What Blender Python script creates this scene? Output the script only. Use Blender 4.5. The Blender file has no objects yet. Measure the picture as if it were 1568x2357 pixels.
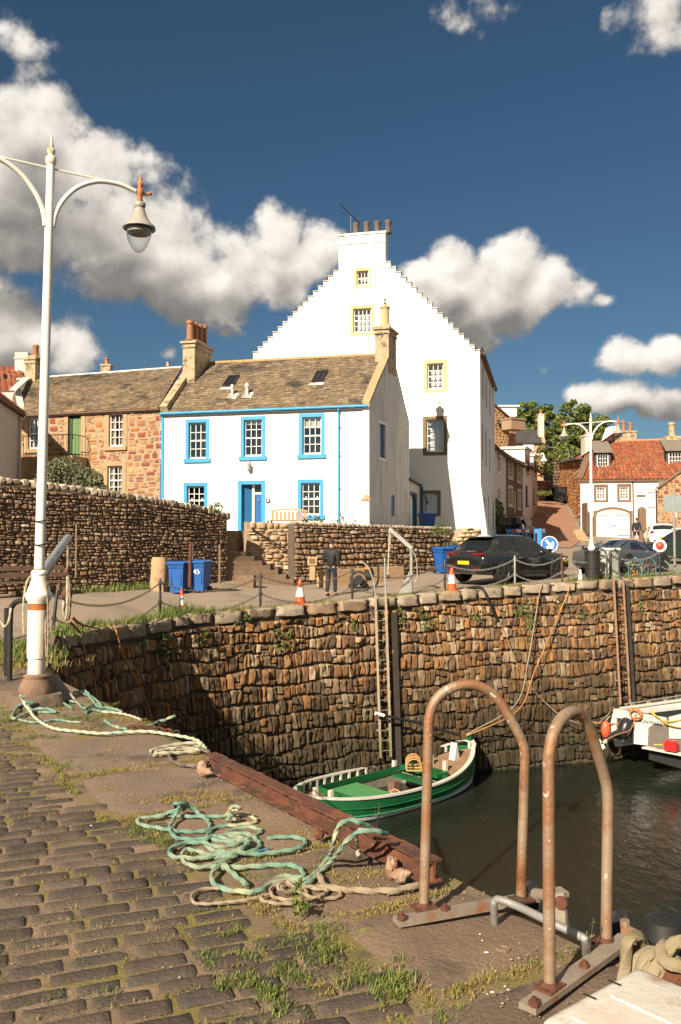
import bpy, math, random
from math import sin, cos, pi, sqrt, radians, atan2, hypot
from mathutils import Vector, Matrix, noise
random.seed(7)
R = random.uniform
C = bpy.context.scene.collection
V = Vector
Z = V((0, 0, 1))
# ------------------------------------------------------------------ camera, sun, sky
sc = bpy.context.scene
F, CX, CY, EYE, PIT = 2000.0, 784.0, 1178.5, 1.65, radians(1.9)
cam = bpy.data.cameras.new('camera'); co = bpy.data.objects.new('camera', cam); C.objects.link(co)
cam.sensor_fit = 'VERTICAL'; cam.sensor_height = 36; cam.lens = F / 2357 * 36
cam.clip_start = .05; cam.clip_end = 3000
co.location = (0, 0, EYE); co.rotation_euler = (pi / 2 + PIT, 0, 0)
sc.camera = co
sc.view_settings.view_transform = 'Standard'; sc.view_settings.look = 'None'
sc.view_settings.gamma = 1; sc.view_settings.exposure = 1.0
SD = V((.50, .865, 0)).normalized(); SEL = radians(32)
sl = bpy.data.lights.new('sun', 'SUN'); so = bpy.data.objects.new('sun', sl); C.objects.link(so)
sl.energy = 4.8; sl.angle = radians(.5); sl.color = (1, .87, .68)
LD = V((SD.x * cos(SEL), SD.y * cos(SEL), -sin(SEL)))
so.rotation_euler = LD.to_track_quat('-Z', 'Y').to_euler(); so.location = (-20, -30, 40)

def ray(px, py):
    u, v = (px - CX) / F, (CY - py) / F
    return V((u, cos(PIT) - v * sin(PIT), sin(PIT) + v * cos(PIT)))
def at(px, py, Y):                      # point seen at a picture position, Y metres ahead
    r = ray(px, py); t = Y / r.y
    return V((r.x * t, Y, EYE + r.z * t))
def on(px, py, z=0.0):                  # point seen at a picture position on height z
    r = ray(px, py); t = (z - EYE) / r.z
    return V((r.x * t, r.y * t, z))

class NT:
    def __init__(s, tree):
        s.t = tree; s.n = tree.nodes; s.l = tree.links
    def N(s, typ, **k):
        n = s.n.new('ShaderNode' + typ)
        for a, b in k.items():
            if a == 'i':
                for key, val in b.items():
                    if hasattr(val, 'is_output'): s.l.new(val, n.inputs[key])
                    else: n.inputs[key].default_value = val
            else: setattr(n, a, b)
        return n
    def math(s, op, a, b=0.0, clamp=False):
        return s.N('Math', operation=op, use_clamp=clamp, i={0: a, 1: b}).outputs[0]
    def vm(s, op, a, b=(0, 0, 0)):
        n = s.N('VectorMath', operation=op, i={0: a, 1: b})
        return n.outputs[1] if op in ('LENGTH', 'DOT_PRODUCT', 'DISTANCE') else n.outputs[0]
    def mix(s, f, a, b, blend='MIX'):
        n = s.N('Mix', data_type='RGBA', blend_type=blend)
        for key, val in ((0, f), (6, a), (7, b)):
            if hasattr(val, 'is_output'): s.l.new(val, n.inputs[key])
            else: n.inputs[key].default_value = val if key == 0 else tuple(val) + (1,) * (4 - len(val))
        return n.outputs[2]
    def ramp(s, f, stops, interp='LINEAR'):
        n = s.N('ValToRGB'); cr = n.color_ramp; cr.interpolation = interp
        while len(cr.elements) < len(stops): cr.elements.new(.5)
        for e, (p, c) in zip(cr.elements, stops):
            e.position = p; e.color = (tuple(c) + (1,)) if hasattr(c, '__len__') else (c, c, c, 1)
        s.l.new(f, n.inputs[0]); return n.outputs[0]
    def step(s, f, a, b):
        n = s.N('MapRange', interpolation_type='SMOOTHSTEP', i={0: f, 1: a, 2: b, 3: 0.0, 4: 1.0})
        return n.outputs[0]
    def noise(s, vec, scale, detail=5, rough=.55, dist=0.0):
        return s.N('TexNoise', i={'Vector': vec, 'Scale': scale, 'Detail': detail, 'Roughness': rough, 'Distortion': dist}).outputs[0]

# sky: Nishita air with cumulus drawn by direction
def build_world():
    w = bpy.data.worlds.new('World'); sc.world = w; w.use_nodes = True
    t = NT(w.node_tree); t.n.clear()
    out = t.N('OutputWorld'); bg = t.N('Background'); t.l.new(bg.outputs[0], out.inputs[0])
    sky = t.N('TexSky', sky_type='NISHITA', sun_disc=False, sun_elevation=SEL, sun_rotation=atan2(-SD.x, -SD.y),
              air_density=1.0, dust_density=.35, ozone_density=3.0)
    d = t.N('TexCoord').outputs['Generated']
    air = t.mix(1.0, sky.outputs[0], (.0196, .0254, .0268), 'MULTIPLY')
    blobs = [(80, 310, 130, 125), (190, 400, 130, 100), (60, 430, 200, 165), (250, 545, 220, 130), (400, 610, 150, 105), (330, 640, 200, 70), (60, 560, 190, 70),
             (480, 660, 190, 95), (560, 600, 100, 90), (640, 550, 66, 85), (615, 640, 110, 90), (735, 570, 60, 62), (690, 610, 80, 60),
             (20, 725, 110, 85), (90, 775, 115, 75), (160, 805, 80, 60), (0, 800, 120, 80),
             (1050, 660, 125, 85), (1040, 610, 70, 62), (1170, 620, 92, 80), (1250, 660, 95, 70), (1130, 720, 130, 90), (970, 630, 60, 40),
             (1450, 822, 80, 42), (1535, 812, 66, 56), (1420, 916, 120, 42), (1530, 935, 90, 38), (1560, 945, 60, 28),
             (300, 390, 120, 70, .62), (1320, 660, 70, 50, .6), (520, 725, 170, 50, .6), (1240, 850, 60, 46, .40),
             (30, 95, 150, 66, .44), (1060, 20, 190, 90, .48), (1545, 25, 150, 105, .60), (540, 765, 110, 44, .36), (1390, 690, 70, 34, .25), (380, 812, 70, 50, .25)]
    def density(vec, nz):
        acc = None
        for bl in blobs:
            x, y, rx, ry = bl[:4]; w_ = bl[4] if len(bl) > 4 else 1.0
            c = ray(x, y).normalized()
            e = t.vm('MULTIPLY', t.vm('SUBTRACT', vec, tuple(c)), (F / rx, F / rx, F / ry))
            f = t.math('SUBTRACT', w_ * 1.03, t.vm('LENGTH', e))
            if w_ < 1: f = t.math('MINIMUM', f, .42 * w_)
            acc = f if acc is None else t.math('MAXIMUM', acc, f)
        # broken cloud added out of view behind the camera, for neutral fill light
        sx_ = t.N('SeparateXYZ', i={0: vec})
        bk = t.math('MULTIPLY', t.step(sx_.outputs[1], .70, .35), t.step(sx_.outputs[2], .02, .25))
        acc = t.math('MAXIMUM', acc, t.math('SUBTRACT', t.math('MULTIPLY', bk, 1.55), 1.0))
        return t.math('ADD', acc, nz)
    def nzf(vec, hi):
        a = t.math('MULTIPLY', t.math('SUBTRACT', t.noise(vec, 8.5, 3, .5), .5), 1.35)
        b = t.math('MULTIPLY', t.math('SUBTRACT', t.noise(vec, 30, hi, .64), .5), 1.05)
        vo = t.N('TexVoronoi', feature='SMOOTH_F1', i={'Vector': t.vm('ADD', vec, t.vm('MULTIPLY', t.N('TexNoise', i={'Vector': vec, 'Scale': 40.0, 'Detail': 2.0}).outputs['Color'], (.02, .02, .02))), 'Scale': 24.0, 'Smoothness': .35}).outputs[0]
        return t.math('ADD', t.math('ADD', a, b), t.math('MULTIPLY', t.math('SUBTRACT', .40, vo), .48))
    d0 = density(d, nzf(d, 8))
    up = t.vm('ADD', d, (-.008, 0, .015))
    ds, d1 = density(d, nzf(d, 3)), density(up, nzf(up, 3))
    up2 = t.vm('ADD', d, (-.004, 0, .060))
    d2 = density(up2, t.math('MULTIPLY', t.math('SUBTRACT', t.noise(up2, 8.5, 3), .5), 1.2))
    alpha = t.step(d0, -.06, .36)
    lit = t.math('ADD', .80, t.math('MULTIPLY', t.math('SUBTRACT', ds, d1), .34))
    lit = t.math('SUBTRACT', lit, t.math('MULTIPLY', t.step(d2, .02, .85), .60))
    lit = t.math('SUBTRACT', lit, t.math('MULTIPLY', t.step(d0, .5, -.1), .22))
    col = t.ramp(lit, [(0, (.105, .098, .089)), (.22, (.13, .121, .111)), (.50, (.23, .213, .194)), (.76, (.375, .350, .320)), (1, (.52, .492, .456))])
    fin = t.mix(alpha, air, col)
    # below the horizon: dull ground so no light comes from under the scene
    zz = t.N('SeparateXYZ', i={0: d}).outputs[2]
    fin = t.mix(t.step(zz, -.02, -.06), fin, (.05, .045, .04))
    t.l.new(fin, bg.inputs[0]); bg.inputs[1].default_value = 1.0
build_world()

# ------------------------------------------------------------------ materials
MATS = {}
def M(name, cols, rough=.8, scale=4, detail=6, bump=0.0, bscale=None, island=None, metal=0.0, spec=.5, spots=None, streak=None, tide=None, coat=0.0, ivar=.35, stops=None):
    """cols: colours mixed by noise; island: per-piece colours; spots: (colour, scale, lo, hi); streak: (colour, amount) runs down; tide: darkening weed below a height"""
    if name in MATS: return MATS[name]
    m = bpy.data.materials.new(name); m.use_nodes = True; MATS[name] = m
    t = NT(m.node_tree); b = t.n['Principled BSDF']
    pos = t.N('TexCoord').outputs['Object']
    n1 = t.noise(pos, scale, detail)
    k = len(cols)
    if k == 1: col = t.N('RGB'); col.outputs[0].default_value = tuple(cols[0]) + (1,); col = col.outputs[0]
    else: col = t.ramp(n1, [(.32 + .36 * i / (k - 1), c) for i, c in enumerate(cols)])
    if island:
        rnd = t.N('NewGeometry').outputs['Random Per Island']
        ic = t.ramp(rnd, [(i / len(island), c) for i, c in enumerate(island)], 'CONSTANT')
        v = t.math('ADD', 1 - ivar, t.math('MULTIPLY', n1, 2 * ivar))
        col = t.mix(1.0, ic, t.N('CombineColor', i={0: v, 1: v, 2: v}).outputs[0], 'MULTIPLY')
    for sp in (spots or []):
        c, s_, lo, hi = sp[:4]
        f = t.step(t.noise(pos, s_, 6, .6), lo, hi)
        col = t.mix(f, col, c)
    if streak:
        c, amt = streak
        sv = t.vm('MULTIPLY', pos, (1, 1, .12))
        f = t.math('MULTIPLY', t.step(t.noise(sv, 3.2, 5, .65), .45, .72), amt)
        col = t.mix(f, col, c)
    if tide:
        z0, z1, c, amt = tide
        zz = t.N('SeparateXYZ', i={0: t.N('NewGeometry').outputs[0]}).outputs[2]
        zz = t.math('ADD', zz, t.math('MULTIPLY', t.math('SUBTRACT', t.noise(pos, 1.3, 5), .5), 1.8))
        f = t.math('MULTIPLY', t.step(zz, z1, z0), amt)
        col = t.mix(f, col, c)
        b.inputs['Roughness'].default_value = rough
    t.l.new(col, b.inputs['Base Color'])
    b.inputs['Roughness'].default_value = rough; b.inputs['Metallic'].default_value = metal
    b.inputs['Specular IOR Level'].default_value = spec; b.inputs['Coat Weight'].default_value = coat
    if bump:
        bn = t.N('Bump', i={'Strength': bump, 'Distance': .02, 'Height': t.noise(pos, bscale or scale * 6, 6, .65)})
        t.l.new(bn.outputs[0], b.inputs['Normal'])
    return m

def P(name, col, rough=.5, **k): return M(name, [col], rough, **k)
RUST = (.17, .06, .025)
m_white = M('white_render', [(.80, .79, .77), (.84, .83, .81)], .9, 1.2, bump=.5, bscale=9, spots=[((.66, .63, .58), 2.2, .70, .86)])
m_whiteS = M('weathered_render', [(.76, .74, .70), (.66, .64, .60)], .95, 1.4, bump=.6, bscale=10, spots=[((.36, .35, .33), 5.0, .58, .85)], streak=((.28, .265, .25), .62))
m_blue = M('blue_paint', [(.02, .24, .50), (.03, .29, .56)], .5, 3, spots=[((.30, .45, .55), 16, .72, .80)])
m_bluedoor = P('door_blue', (.012, .105, .33), .35)
m_deepblue = P('deep_blue_paint', (.01, .10, .24), .5)
m_frame = P('white_sash', (.80, .79, .76), .5)
m_cream = P('cream_frame', (.62, .56, .42), .6)
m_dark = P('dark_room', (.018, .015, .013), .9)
m_curtain = P('curtain', (.62, .58, .52), .9)
m_harl = M('cream_harling', [(.50, .44, .38), (.56, .50, .44)], .95, 2, bump=.4, bscale=20)
m_pink = M('pale_pink_render', [(.62, .54, .50), (.68, .60, .57)], .95, 2, bump=.3)
m_bstone = M('brown_stone', [(.12, .07, .045), (.17, .10, .065), (.10, .06, .04)], .9, 7, bump=.6)
m_mortar = M('lime_mortar', [(.36, .27, .19), (.29, .21, .145)], .95, 5, bump=.6)
m_mortarD = M('dark_joint', [(.07, .05, .035), (.11, .08, .055)], .95, 5, bump=.8, tide=(-5.0, -1.5, (.020, .017, .011), .85))
m_mortarB = M('brown_joint', [(.13, .095, .07), (.085, .062, .045)], .95, 5, bump=.6)
m_harbour = M('harbour_stone', [(0, 0, 0)], .85, 5.5, 8, bump=1.0, bscale=26, ivar=.55, spec=.3,
    island=[(.21, .105, .046), (.27, .15, .07), (.15, .085, .046), (.32, .215, .125), (.23, .115, .055), (.28, .185, .11), (.12, .07, .04), (.25, .135, .055), (.33, .16, .062), (.17, .11, .07), (.38, .28, .185), (.14, .088, .052)],
    spots=[((.10, .08, .06), 2.2, .55, .75), ((.42, .37, .28), 9, .70, .80), ((.10, .11, .035), 1.7, .66, .76)],
    tide=(-5.2, -.8, (.028, .026, .014), .90))
m_cap = M('cap_stone', [(0, 0, 0)], .9, 5, 8, bump=.9, bscale=30, island=[(.30, .235, .17), (.26, .19, .13), (.35, .28, .21), (.28, .19, .12)], ivar=.5,
    spots=[((.13, .11, .085), 6, .55, .72), ((.45, .41, .33), 14, .66, .76)])
m_rubble = M('rubble_stone', [(0, 0, 0)], .92, 8, 8, bump=.9, bscale=38, ivar=.5, spec=.3,
    island=[(.21, .133, .08), (.26, .172, .11), (.155, .102, .067), (.30, .21, .14), (.23, .125, .065), (.18, .127, .092), (.34, .255, .18), (.25, .16, .10)],
    spots=[((.095, .075, .058), 5, .56, .72), ((.44, .40, .32), 13, .68, .76)])
m_cottage = M('cottage_stone', [(0, 0, 0)], .9, 8, 7, bump=.7, bscale=34, ivar=.45, spec=.3,
    island=[(.29, .115, .048), (.38, .19, .075), (.24, .075, .036), (.42, .24, .09), (.28, .155, .08), (.34, .145, .05), (.21, .07, .04), (.43, .27, .125)])
m_dress = M('dressed_sandstone', [(.34, .21, .115), (.42, .28, .16), (.29, .175, .095)], .9, 5, bump=.5, spots=[((.16, .12, .08), 4, .62, .78)])
m_yellow = M('yellow_sandstone', [(.58, .40, .16), (.66, .50, .27), (.48, .30, .12)], .9, 6, bump=.5, spots=[((.70, .62, .48), 8, .60, .70)])
m_brownst = M('brown_dressing', [(.15, .095, .06), (.20, .13, .085)], .9, 6, bump=.4)
m_chim = M('chimney_stone', [(.36, .27, .17), (.44, .34, .22), (.27, .19, .11)], .9, 4, bump=.7, spots=[((.10, .085, .06), 3.2, .52, .66), ((.50, .45, .32), 9, .64, .74)])
m_pot = M('clay_pot', [(.32, .15, .07), (.26, .115, .055)], .8, 5, spots=[((.07, .05, .04), 5, .60, .76)])
m_potD = M('sooty_pot', [(.10, .08, .065), (.16, .11, .08)], .85, 5)
m_slate = M('stone_slate', [(0, 0, 0)], .85, 9, 7, bump=.5, bscale=40, ivar=.5, spec=.4,
    island=[(.18, .13, .082), (.22, .16, .10), (.145, .108, .075), (.255, .19, .125), (.20, .14, .086), (.16, .125, .09)],
    spots=[((.05, .042, .034), 1.1, .50, .70), ((.34, .28, .19), 4.5, .64, .76), ((.25, .175, .055), 2.3, .62, .74)])
m_slateD = M('dark_slate', [(.055, .052, .052), (.08, .075, .072)], .75, 12, bump=.4)
m_pan = M('pantile', [(0, 0, 0)], .75, 8, 6, bump=.3, ivar=.4, island=[(.27, .075, .032), (.22, .06, .028), (.32, .10, .042), (.19, .06, .034), (.27, .115, .055)],
    spots=[((.07, .045, .035), 2.2, .52, .72), ((.26, .18, .11), 6, .64, .76)])
m_lead = P('lead', (.52, .50, .47), .55)
m_asph = M('asphalt', [(.225, .175, .13), (.27, .21, .155), (.19, .15, .112)], .93, .5, 9, bump=.35, bscale=110, spots=[((.34, .27, .20), 1.1, .60, .80), ((.14, .112, .086), .35, .58, .70)])
m_redasph = M('red_asphalt', [(.27, .135, .085), (.32, .165, .105)], .93, .6, 8, bump=.3, bscale=60, spots=[((.2, .105, .07), .5, .58, .72)])
m_earth = M('earth', [(.13, .095, .06), (.19, .14, .09), (.09, .07, .04)], .95, 2.5, 9, bump=.9, bscale=40)
m_joint = M('joint_sand', [(.30, .20, .135), (.22, .15, .10), (.15, .11, .065)], .95, 5, 9, bump=.8, bscale=70, spots=[((.19, .15, .045), 2.6, .46, .60), ((.06, .048, .035), 1.1, .55, .66)])
m_sett = M('sett', [(0, 0, 0)], .8, 6, 8, bump=.8, bscale=48, ivar=.40, spec=.35,
    island=[(.092, .067, .049), (.110, .081, .059), (.079, .060, .046), (.125, .092, .067), (.097, .070, .050), (.086, .068, .054)],
    spots=[((.20, .145, .10), 2.2, .60, .74), ((.30, .25, .19), 60, .68, .74), ((.050, .042, .034), 1.3, .52, .64), ((.15, .14, .05), 5, .64, .74)])
m_flag = M('flagstone', [(.19, .125, .082), (.25, .165, .105), (.145, .098, .066)], .88, 2.6, 9, bump=.8, bscale=40, ivar=.45, island=[(.175, .118, .08), (.21, .14, .092), (.15, .104, .074), (.19, .135, .098), (.225, .152, .10)],
    spots=[((.085, .062, .045), 1.7, .54, .68), ((.20, .175, .055), 4.2, .60, .72), ((.36, .28, .20), 26, .67, .74), ((.05, .04, .03), 60, .66, .72)])
m_rust = M('rusty_steel', [(.15, .05, .025), (.095, .034, .02), (.21, .075, .032)], .85, 6, 8, bump=.9, bscale=30, spots=[((.045, .025, .017), 4, .50, .66), ((.34, .18, .09), 12, .64, .74)])
m_pipe = M('worn_galvanised_pipe', [(.32, .235, .165), (.235, .155, .10)], .5, 5, 8, bump=.3, bscale=60, metal=.25, spots=[((.26, .125, .06), 5.5, .44, .58), ((.17, .06, .025), 4.5, .56, .70), ((.58, .54, .47), 22, .62, .70)])
m_galv = M('galvanised', [(.34, .33, .31), (.26, .255, .245)], .5, 6, metal=.4, bump=.2, spots=[((.25, .11, .05), 5, .66, .74)])
m_lampw = M('lamp_paint', [(.78, .755, .70), (.72, .69, .63)], .4, 3, spots=[((.30, .13, .05), 5, .72, .78), ((.55, .42, .25), 2.6, .66, .80)])
m_lampg = P('lamp_grey', (.33, .30, .26), .35)
m_black = M('black_paint', [(.02, .019, .018), (.032, .03, .028)], .4, 9, spots=[((.26, .22, .17), 14, .72, .77)])
m_chain = M('chain_steel', [(.12, .095, .075), (.22, .18, .14)], .6, 12, metal=.4)
m_ropeT = M('teal_rope', [(.085, .19, .145), (.15, .26, .195), (.27, .295, .20)], .8, 2.2, 5, bump=.4, bscale=200, spots=[((.40, .38, .24), 2.4, .54, .66)])
m_ropeB = M('brown_rope', [(.25, .19, .125), (.33, .26, .18), (.2, .15, .1)], .9, 4, bump=.5, bscale=150)
m_ropeP = M('pale_rope', [(.46, .41, .31), (.38, .36, .24)], .9, 5, bump=.5, bscale=120)
m_ropeO = P('orange_rope', (.42, .17, .055), .8)
m_ropeBl = P('blue_rope', (.07, .23, .36), .8)
m_ropeY = P('yellow_rope', (.60, .36, .05), .7)
m_wood = M('weathered_wood', [(.24, .16, .10), (.16, .105, .065)], .85, 7, bump=.5)
m_grass = M('grass', [(0, 0, 0)], .7, 3, ivar=.25, island=[(.075, .12, .016), (.105, .15, .024), (.06, .095, .014), (.14, .16, .030), (.17, .16, .040), (.09, .13, .020)])
m_moss = M('dry_moss', [(0, 0, 0)], .85, 3, ivar=.25, island=[(.26, .19, .045), (.20, .16, .045), (.32, .24, .07), (.16, .15, .035), (.23, .15, .05)])
m_leaf = M('leaf', [(0, 0, 0)], .6, 2, ivar=.2, island=[(.055, .085, .012), (.085, .12, .018), (.12, .145, .022), (.07, .095, .016), (.14, .145, .028)])
m_shrub = M('grey_green_leaf', [(0, 0, 0)], .7, 2, ivar=.2, island=[(.11, .125, .06), (.155, .16, .09), (.08, .095, .04), (.19, .19, .12), (.14, .14, .055)])
m_ivy = M('ivy_leaf', [(0, 0, 0)], .6, 2, ivar=.2, island=[(.05, .085, .014), (.085, .13, .02), (.14, .18, .03), (.06, .09, .02)])
m_bark = M('bark', [(.07, .05, .035), (.11, .08, .055)], .95, 6, bump=.8)
m_bin = M('blue_plastic', [(.010, .08, .30), (.014, .095, .34)], .45, 3)
m_red = P('red_plastic', (.62, .05, .025), .45)
m_orange = P('cone_orange', (.68, .10, .025), .5)
m_refl = P('cone_white', (.78, .77, .75), .4)
m_tyre = P('tyre', (.022, .021, .02), .85)
m_tail = P('tail_lamp', (.17, .010, .012), .2, spec=.8)
m_plate = P('yellow_plate', (.80, .62, .02), .4)
m_ink = P('black_lettering', (.012, .012, .012), .6)
m_wink = P('white_lettering', (.82, .82, .80), .6)
m_chrome = P('chrome', (.6, .6, .6), .2, metal=1.0)
m_rim = P('grey_wheel_rim', (.09, .085, .08), .35, metal=.7)
m_carglass = P('car_glass', (.014, .016, .018), .06, spec=.8)
m_green = M('boat_green', [(.010, .115, .035), (.008, .08, .027)], .4, 2.5, spots=[((.06, .17, .08), 14, .66, .76), ((.02, .05, .02), 5, .60, .76)])
m_boatw = M('boat_white', [(.50, .47, .42), (.58, .55, .50)], .55, 5, spots=[((.32, .24, .15), 7, .66, .76)])
m_deck = M('deck_wood', [(.22, .13, .075), (.30, .185, .11)], .8, 5, bump=.4)
m_crate = M('white_plastic_lid', [(.50, .46, .41), (.58, .55, .50)], .6, 4, 8, bump=.25, spots=[((.36, .24, .15), 9, .54, .74), ((.52, .40, .29), 3.5, .48, .72), ((.22, .13, .08), 34, .66, .72)])
m_skin = P('skin', (.48, .27, .18), .6)
m_navy = P('navy_cloth', (.018, .02, .034), .9)
m_jacket = P('black_jacket', (.016, .016, .017), .75)
m_hair = P('dark_hair', (.03, .02, .014), .8)
m_water = None

# ------------------------------------------------------------------ mesh helpers
def absloc(o):
    v = V((0, 0, 0))
    while o: v = v + o.location; o = o.parent
    return v
class MB:
    def __init__(s): s.v = []; s.f = []
    def add(s, vs, fs):
        n = len(s.v); s.v += [tuple(v) for v in vs]; s.f += [tuple(i + n for i in f) for f in fs]; return s
    def quad(s, a, b, c, d): return s.add([a, b, c, d], [(0, 1, 2, 3)])
    def box(s, c, sz, A=None, rot=None, taper=1.0):
        c = V(c); x, y, z = sz[0] / 2, sz[1] / 2, sz[2] / 2
        m = Matrix.Identity(3)
        if A is not None:
            a = V(A).normalized(); u = Z if abs(a.z) < .95 else V((0, 1, 0)); b = u.cross(a).normalized(); w = a.cross(b)
            m = Matrix((a, b, w)).transposed()
        if rot is not None: m = Matrix.Rotation(rot, 3, 'Z')
        vs = []
        for dz in (-1, 1):
            k = taper if dz > 0 else 1
            for dx, dy in ((-1, -1), (1, -1), (1, 1), (-1, 1)): vs.append(c + m @ V((dx * x * k, dy * y * k, dz * z)))
        return s.add(vs, [(3, 2, 1, 0), (4, 5, 6, 7), (0, 1, 5, 4), (1, 2, 6, 5), (2, 3, 7, 6), (3, 0, 4, 7)])
    def bar(s, a, b, w, h):
        a, b = V(a), V(b); d = b - a
        return s.box((a + b) / 2, (d.length, w, h), A=d)
    def tube(s, pts, r, n=8, closed=False, twist=None, cap=True):
        pts = [V(p) for p in pts]; k = len(pts); vs = []; up = None; L = 0.0
        for i in range(k):
            if closed: d = pts[(i + 1) % k] - pts[i - 1]
            else: d = pts[min(i + 1, k - 1)] - pts[max(i - 1, 0)]
            if d.length < 1e-9: d = V((0, 0, 1))
            d.normalize()
            if up is None: up = d.orthogonal().normalized()
            up = (up - d * up.dot(d))
            if up.length < 1e-6: up = d.orthogonal()
            up.normalize(); b = d.cross(up)
            if i: L += (pts[i] - pts[i - 1]).length
            ri = r[i] if isinstance(r, (list, tuple)) else r
            for j in range(n):
                a = 2 * pi * j / n
                q = ri
                if twist: q = ri * (1 + twist[1] * cos(twist[2] * a - L * twist[0]))
                vs.append(pts[i] + up * (cos(a) * q) + b * (sin(a) * q))
        fs = []
        for i in range(k if closed else k - 1):
            i2 = (i + 1) % k
            for j in range(n): fs.append((i * n + j, i * n + (j + 1) % n, i2 * n + (j + 1) % n, i2 * n + j))
        if cap and not closed: fs += [tuple(range(n))[::-1], tuple((k - 1) * n + j for j in range(n))]
        return s.add(vs, fs)
    def lathe(s, prof, o=(0, 0, 0), n=16, axis=None, cap=True):
        o = V(o); ax = V(axis).normalized() if axis is not None else Z
        a = ax.orthogonal().normalized(); b = ax.cross(a); vs = []
        for r, z in prof:
            for j in range(n): t = 2 * pi * j / n; vs.append(o + ax * z + a * (cos(t) * r) + b * (sin(t) * r))
        k = len(prof); fs = [(i * n + j, i * n + (j + 1) % n, (i + 1) * n + (j + 1) % n, (i + 1) * n + j) for i in range(k - 1) for j in range(n)]
        if cap: fs += [tuple(range(n))[::-1], tuple((k - 1) * n + j for j in range(n))]
        return s.add(vs, fs)
    def prism(s, poly, ext):
        n = len(poly); poly = [V(p) for p in poly]; e = V(ext)
        return s.add(poly + [p + e for p in poly], [tuple(range(n))[::-1], tuple(range(n, 2 * n))] + [(i, (i + 1) % n, n + (i + 1) % n, n + i) for i in range(n)])
    def ball(s, c, r, n=8, m=6):
        c = V(c); rr = r if hasattr(r, '__len__') else (r, r, r); vs = []; fs = []
        for i in range(m + 1):
            p = pi * i / m
            for j in range(n): q = 2 * pi * j / n; vs.append(c + V((sin(p) * cos(q) * rr[0], sin(p) * sin(q) * rr[1], cos(p) * rr[2])))
        for i in range(m):
            for j in range(n): fs.append((i * n + j, (i + 1) * n + j, (i + 1) * n + (j + 1) % n, i * n + (j + 1) % n))
        return s.add(vs, fs)
    def grid(s, rows):
        n = len(rows[0]); vs = [p for r in rows for p in r]
        return s.add(vs, [(i * n + j, i * n + j + 1, (i + 1) * n + j + 1, (i + 1) * n + j) for i in range(len(rows) - 1) for j in range(n - 1)])
    def build(s, name, mat, parent=None, smooth=None, local=False):
        off = V((0, 0, 0)) if (local or parent is None) else absloc(parent)
        me = bpy.data.meshes.new(name)
        me.from_pydata([tuple(V(v) - off) for v in s.v] if off.length else s.v, [], s.f)
        for m in (mat if isinstance(mat, list) else [mat]): me.materials.append(m)
        o = bpy.data.objects.new(name, me); C.objects.link(o)
        if parent: o.parent = parent
        if smooth is not None:
            me.polygons.foreach_set('use_smooth', [True] * len(me.polygons))
            if smooth < 180: me.set_sharp_from_angle(angle=radians(smooth))
        me.update()
        return o
def thing(name, label, cat, loc=(0, 0, 0), group=None, rz=0):
    o = bpy.data.objects.new(name, None); o.empty_display_size = .2; C.objects.link(o)
    o.location = loc; o.rotation_euler = (0, 0, rz); return tag(o, label, cat, group)
def tag(o, label, cat, group=None, kind=None):
    o['label'] = label; o['category'] = cat
    if group: o['group'] = group
    if kind: o['kind'] = kind
    return o
def struct(o, label=None):
    o['kind'] = 'structure'
    if label: o['label'] = label
    return o
def copy_tree(o, parent=None):
    c = o.copy(); C.objects.link(c); c.parent = parent
    for ch in list(o.children): copy_tree(ch, c)
    return c
def spline(pts, step=None, per=8, closed=False):
    pts = [V(p) for p in pts]; out = []; n = len(pts)
    for i in range(n if closed else n - 1):
        p1, p2 = pts[i], pts[(i + 1) % n]
        p0 = pts[i - 1] if (closed or i > 0) else p1 * 2 - p2
        p3 = pts[(i + 2) % n] if (closed or i + 2 < n) else p2 * 2 - p1
        k = per if step is None else max(2, int((p2 - p1).length / step))
        for j in range(k):
            t = j / k; out.append(.5 * ((2 * p1) + (p2 - p0) * t + (2 * p0 - 5 * p1 + 4 * p2 - p3) * t * t + (3 * p1 - p0 - 3 * p2 + p3) * t ** 3))
    if not closed: out.append(pts[-1])
    return out
def rope(mb, pts, r=.014, step=None):
    p = spline(pts, step or r * .9)
    mb.tube(p, r, 12, twist=(2 * pi / (r * 9), .24, 3)); return mb
def text_mesh(name, s, mat, size, O, A, N, parent=None, up=Z, align='CENTER', thick=.002):
    cu = bpy.data.curves.new(name, 'FONT'); cu.body = s; cu.size = size; cu.align_x = align; cu.align_y = 'CENTER'; cu.extrude = thick
    ob = bpy.data.objects.new(name, cu); C.objects.link(ob)
    dg = bpy.context.evaluated_depsgraph_get(); me = bpy.data.meshes.new_from_object(ob.evaluated_get(dg))
    bpy.data.objects.remove(ob); me.materials.clear(); me.materials.append(mat)
    A = V(A).normalized(); N = V(N).normalized(); U = N.cross(A)
    off = absloc(parent) if parent else V((0, 0, 0))
    me.transform(Matrix(((A.x, U.x, N.x, O[0] - off.x), (A.y, U.y, N.y, O[1] - off.y), (A.z, U.z, N.z, O[2] - off.z), (0, 0, 0, 1))))
    o = bpy.data.objects.new(name, me); C.objects.link(o)
    if parent: o.parent = parent
    return o

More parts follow.
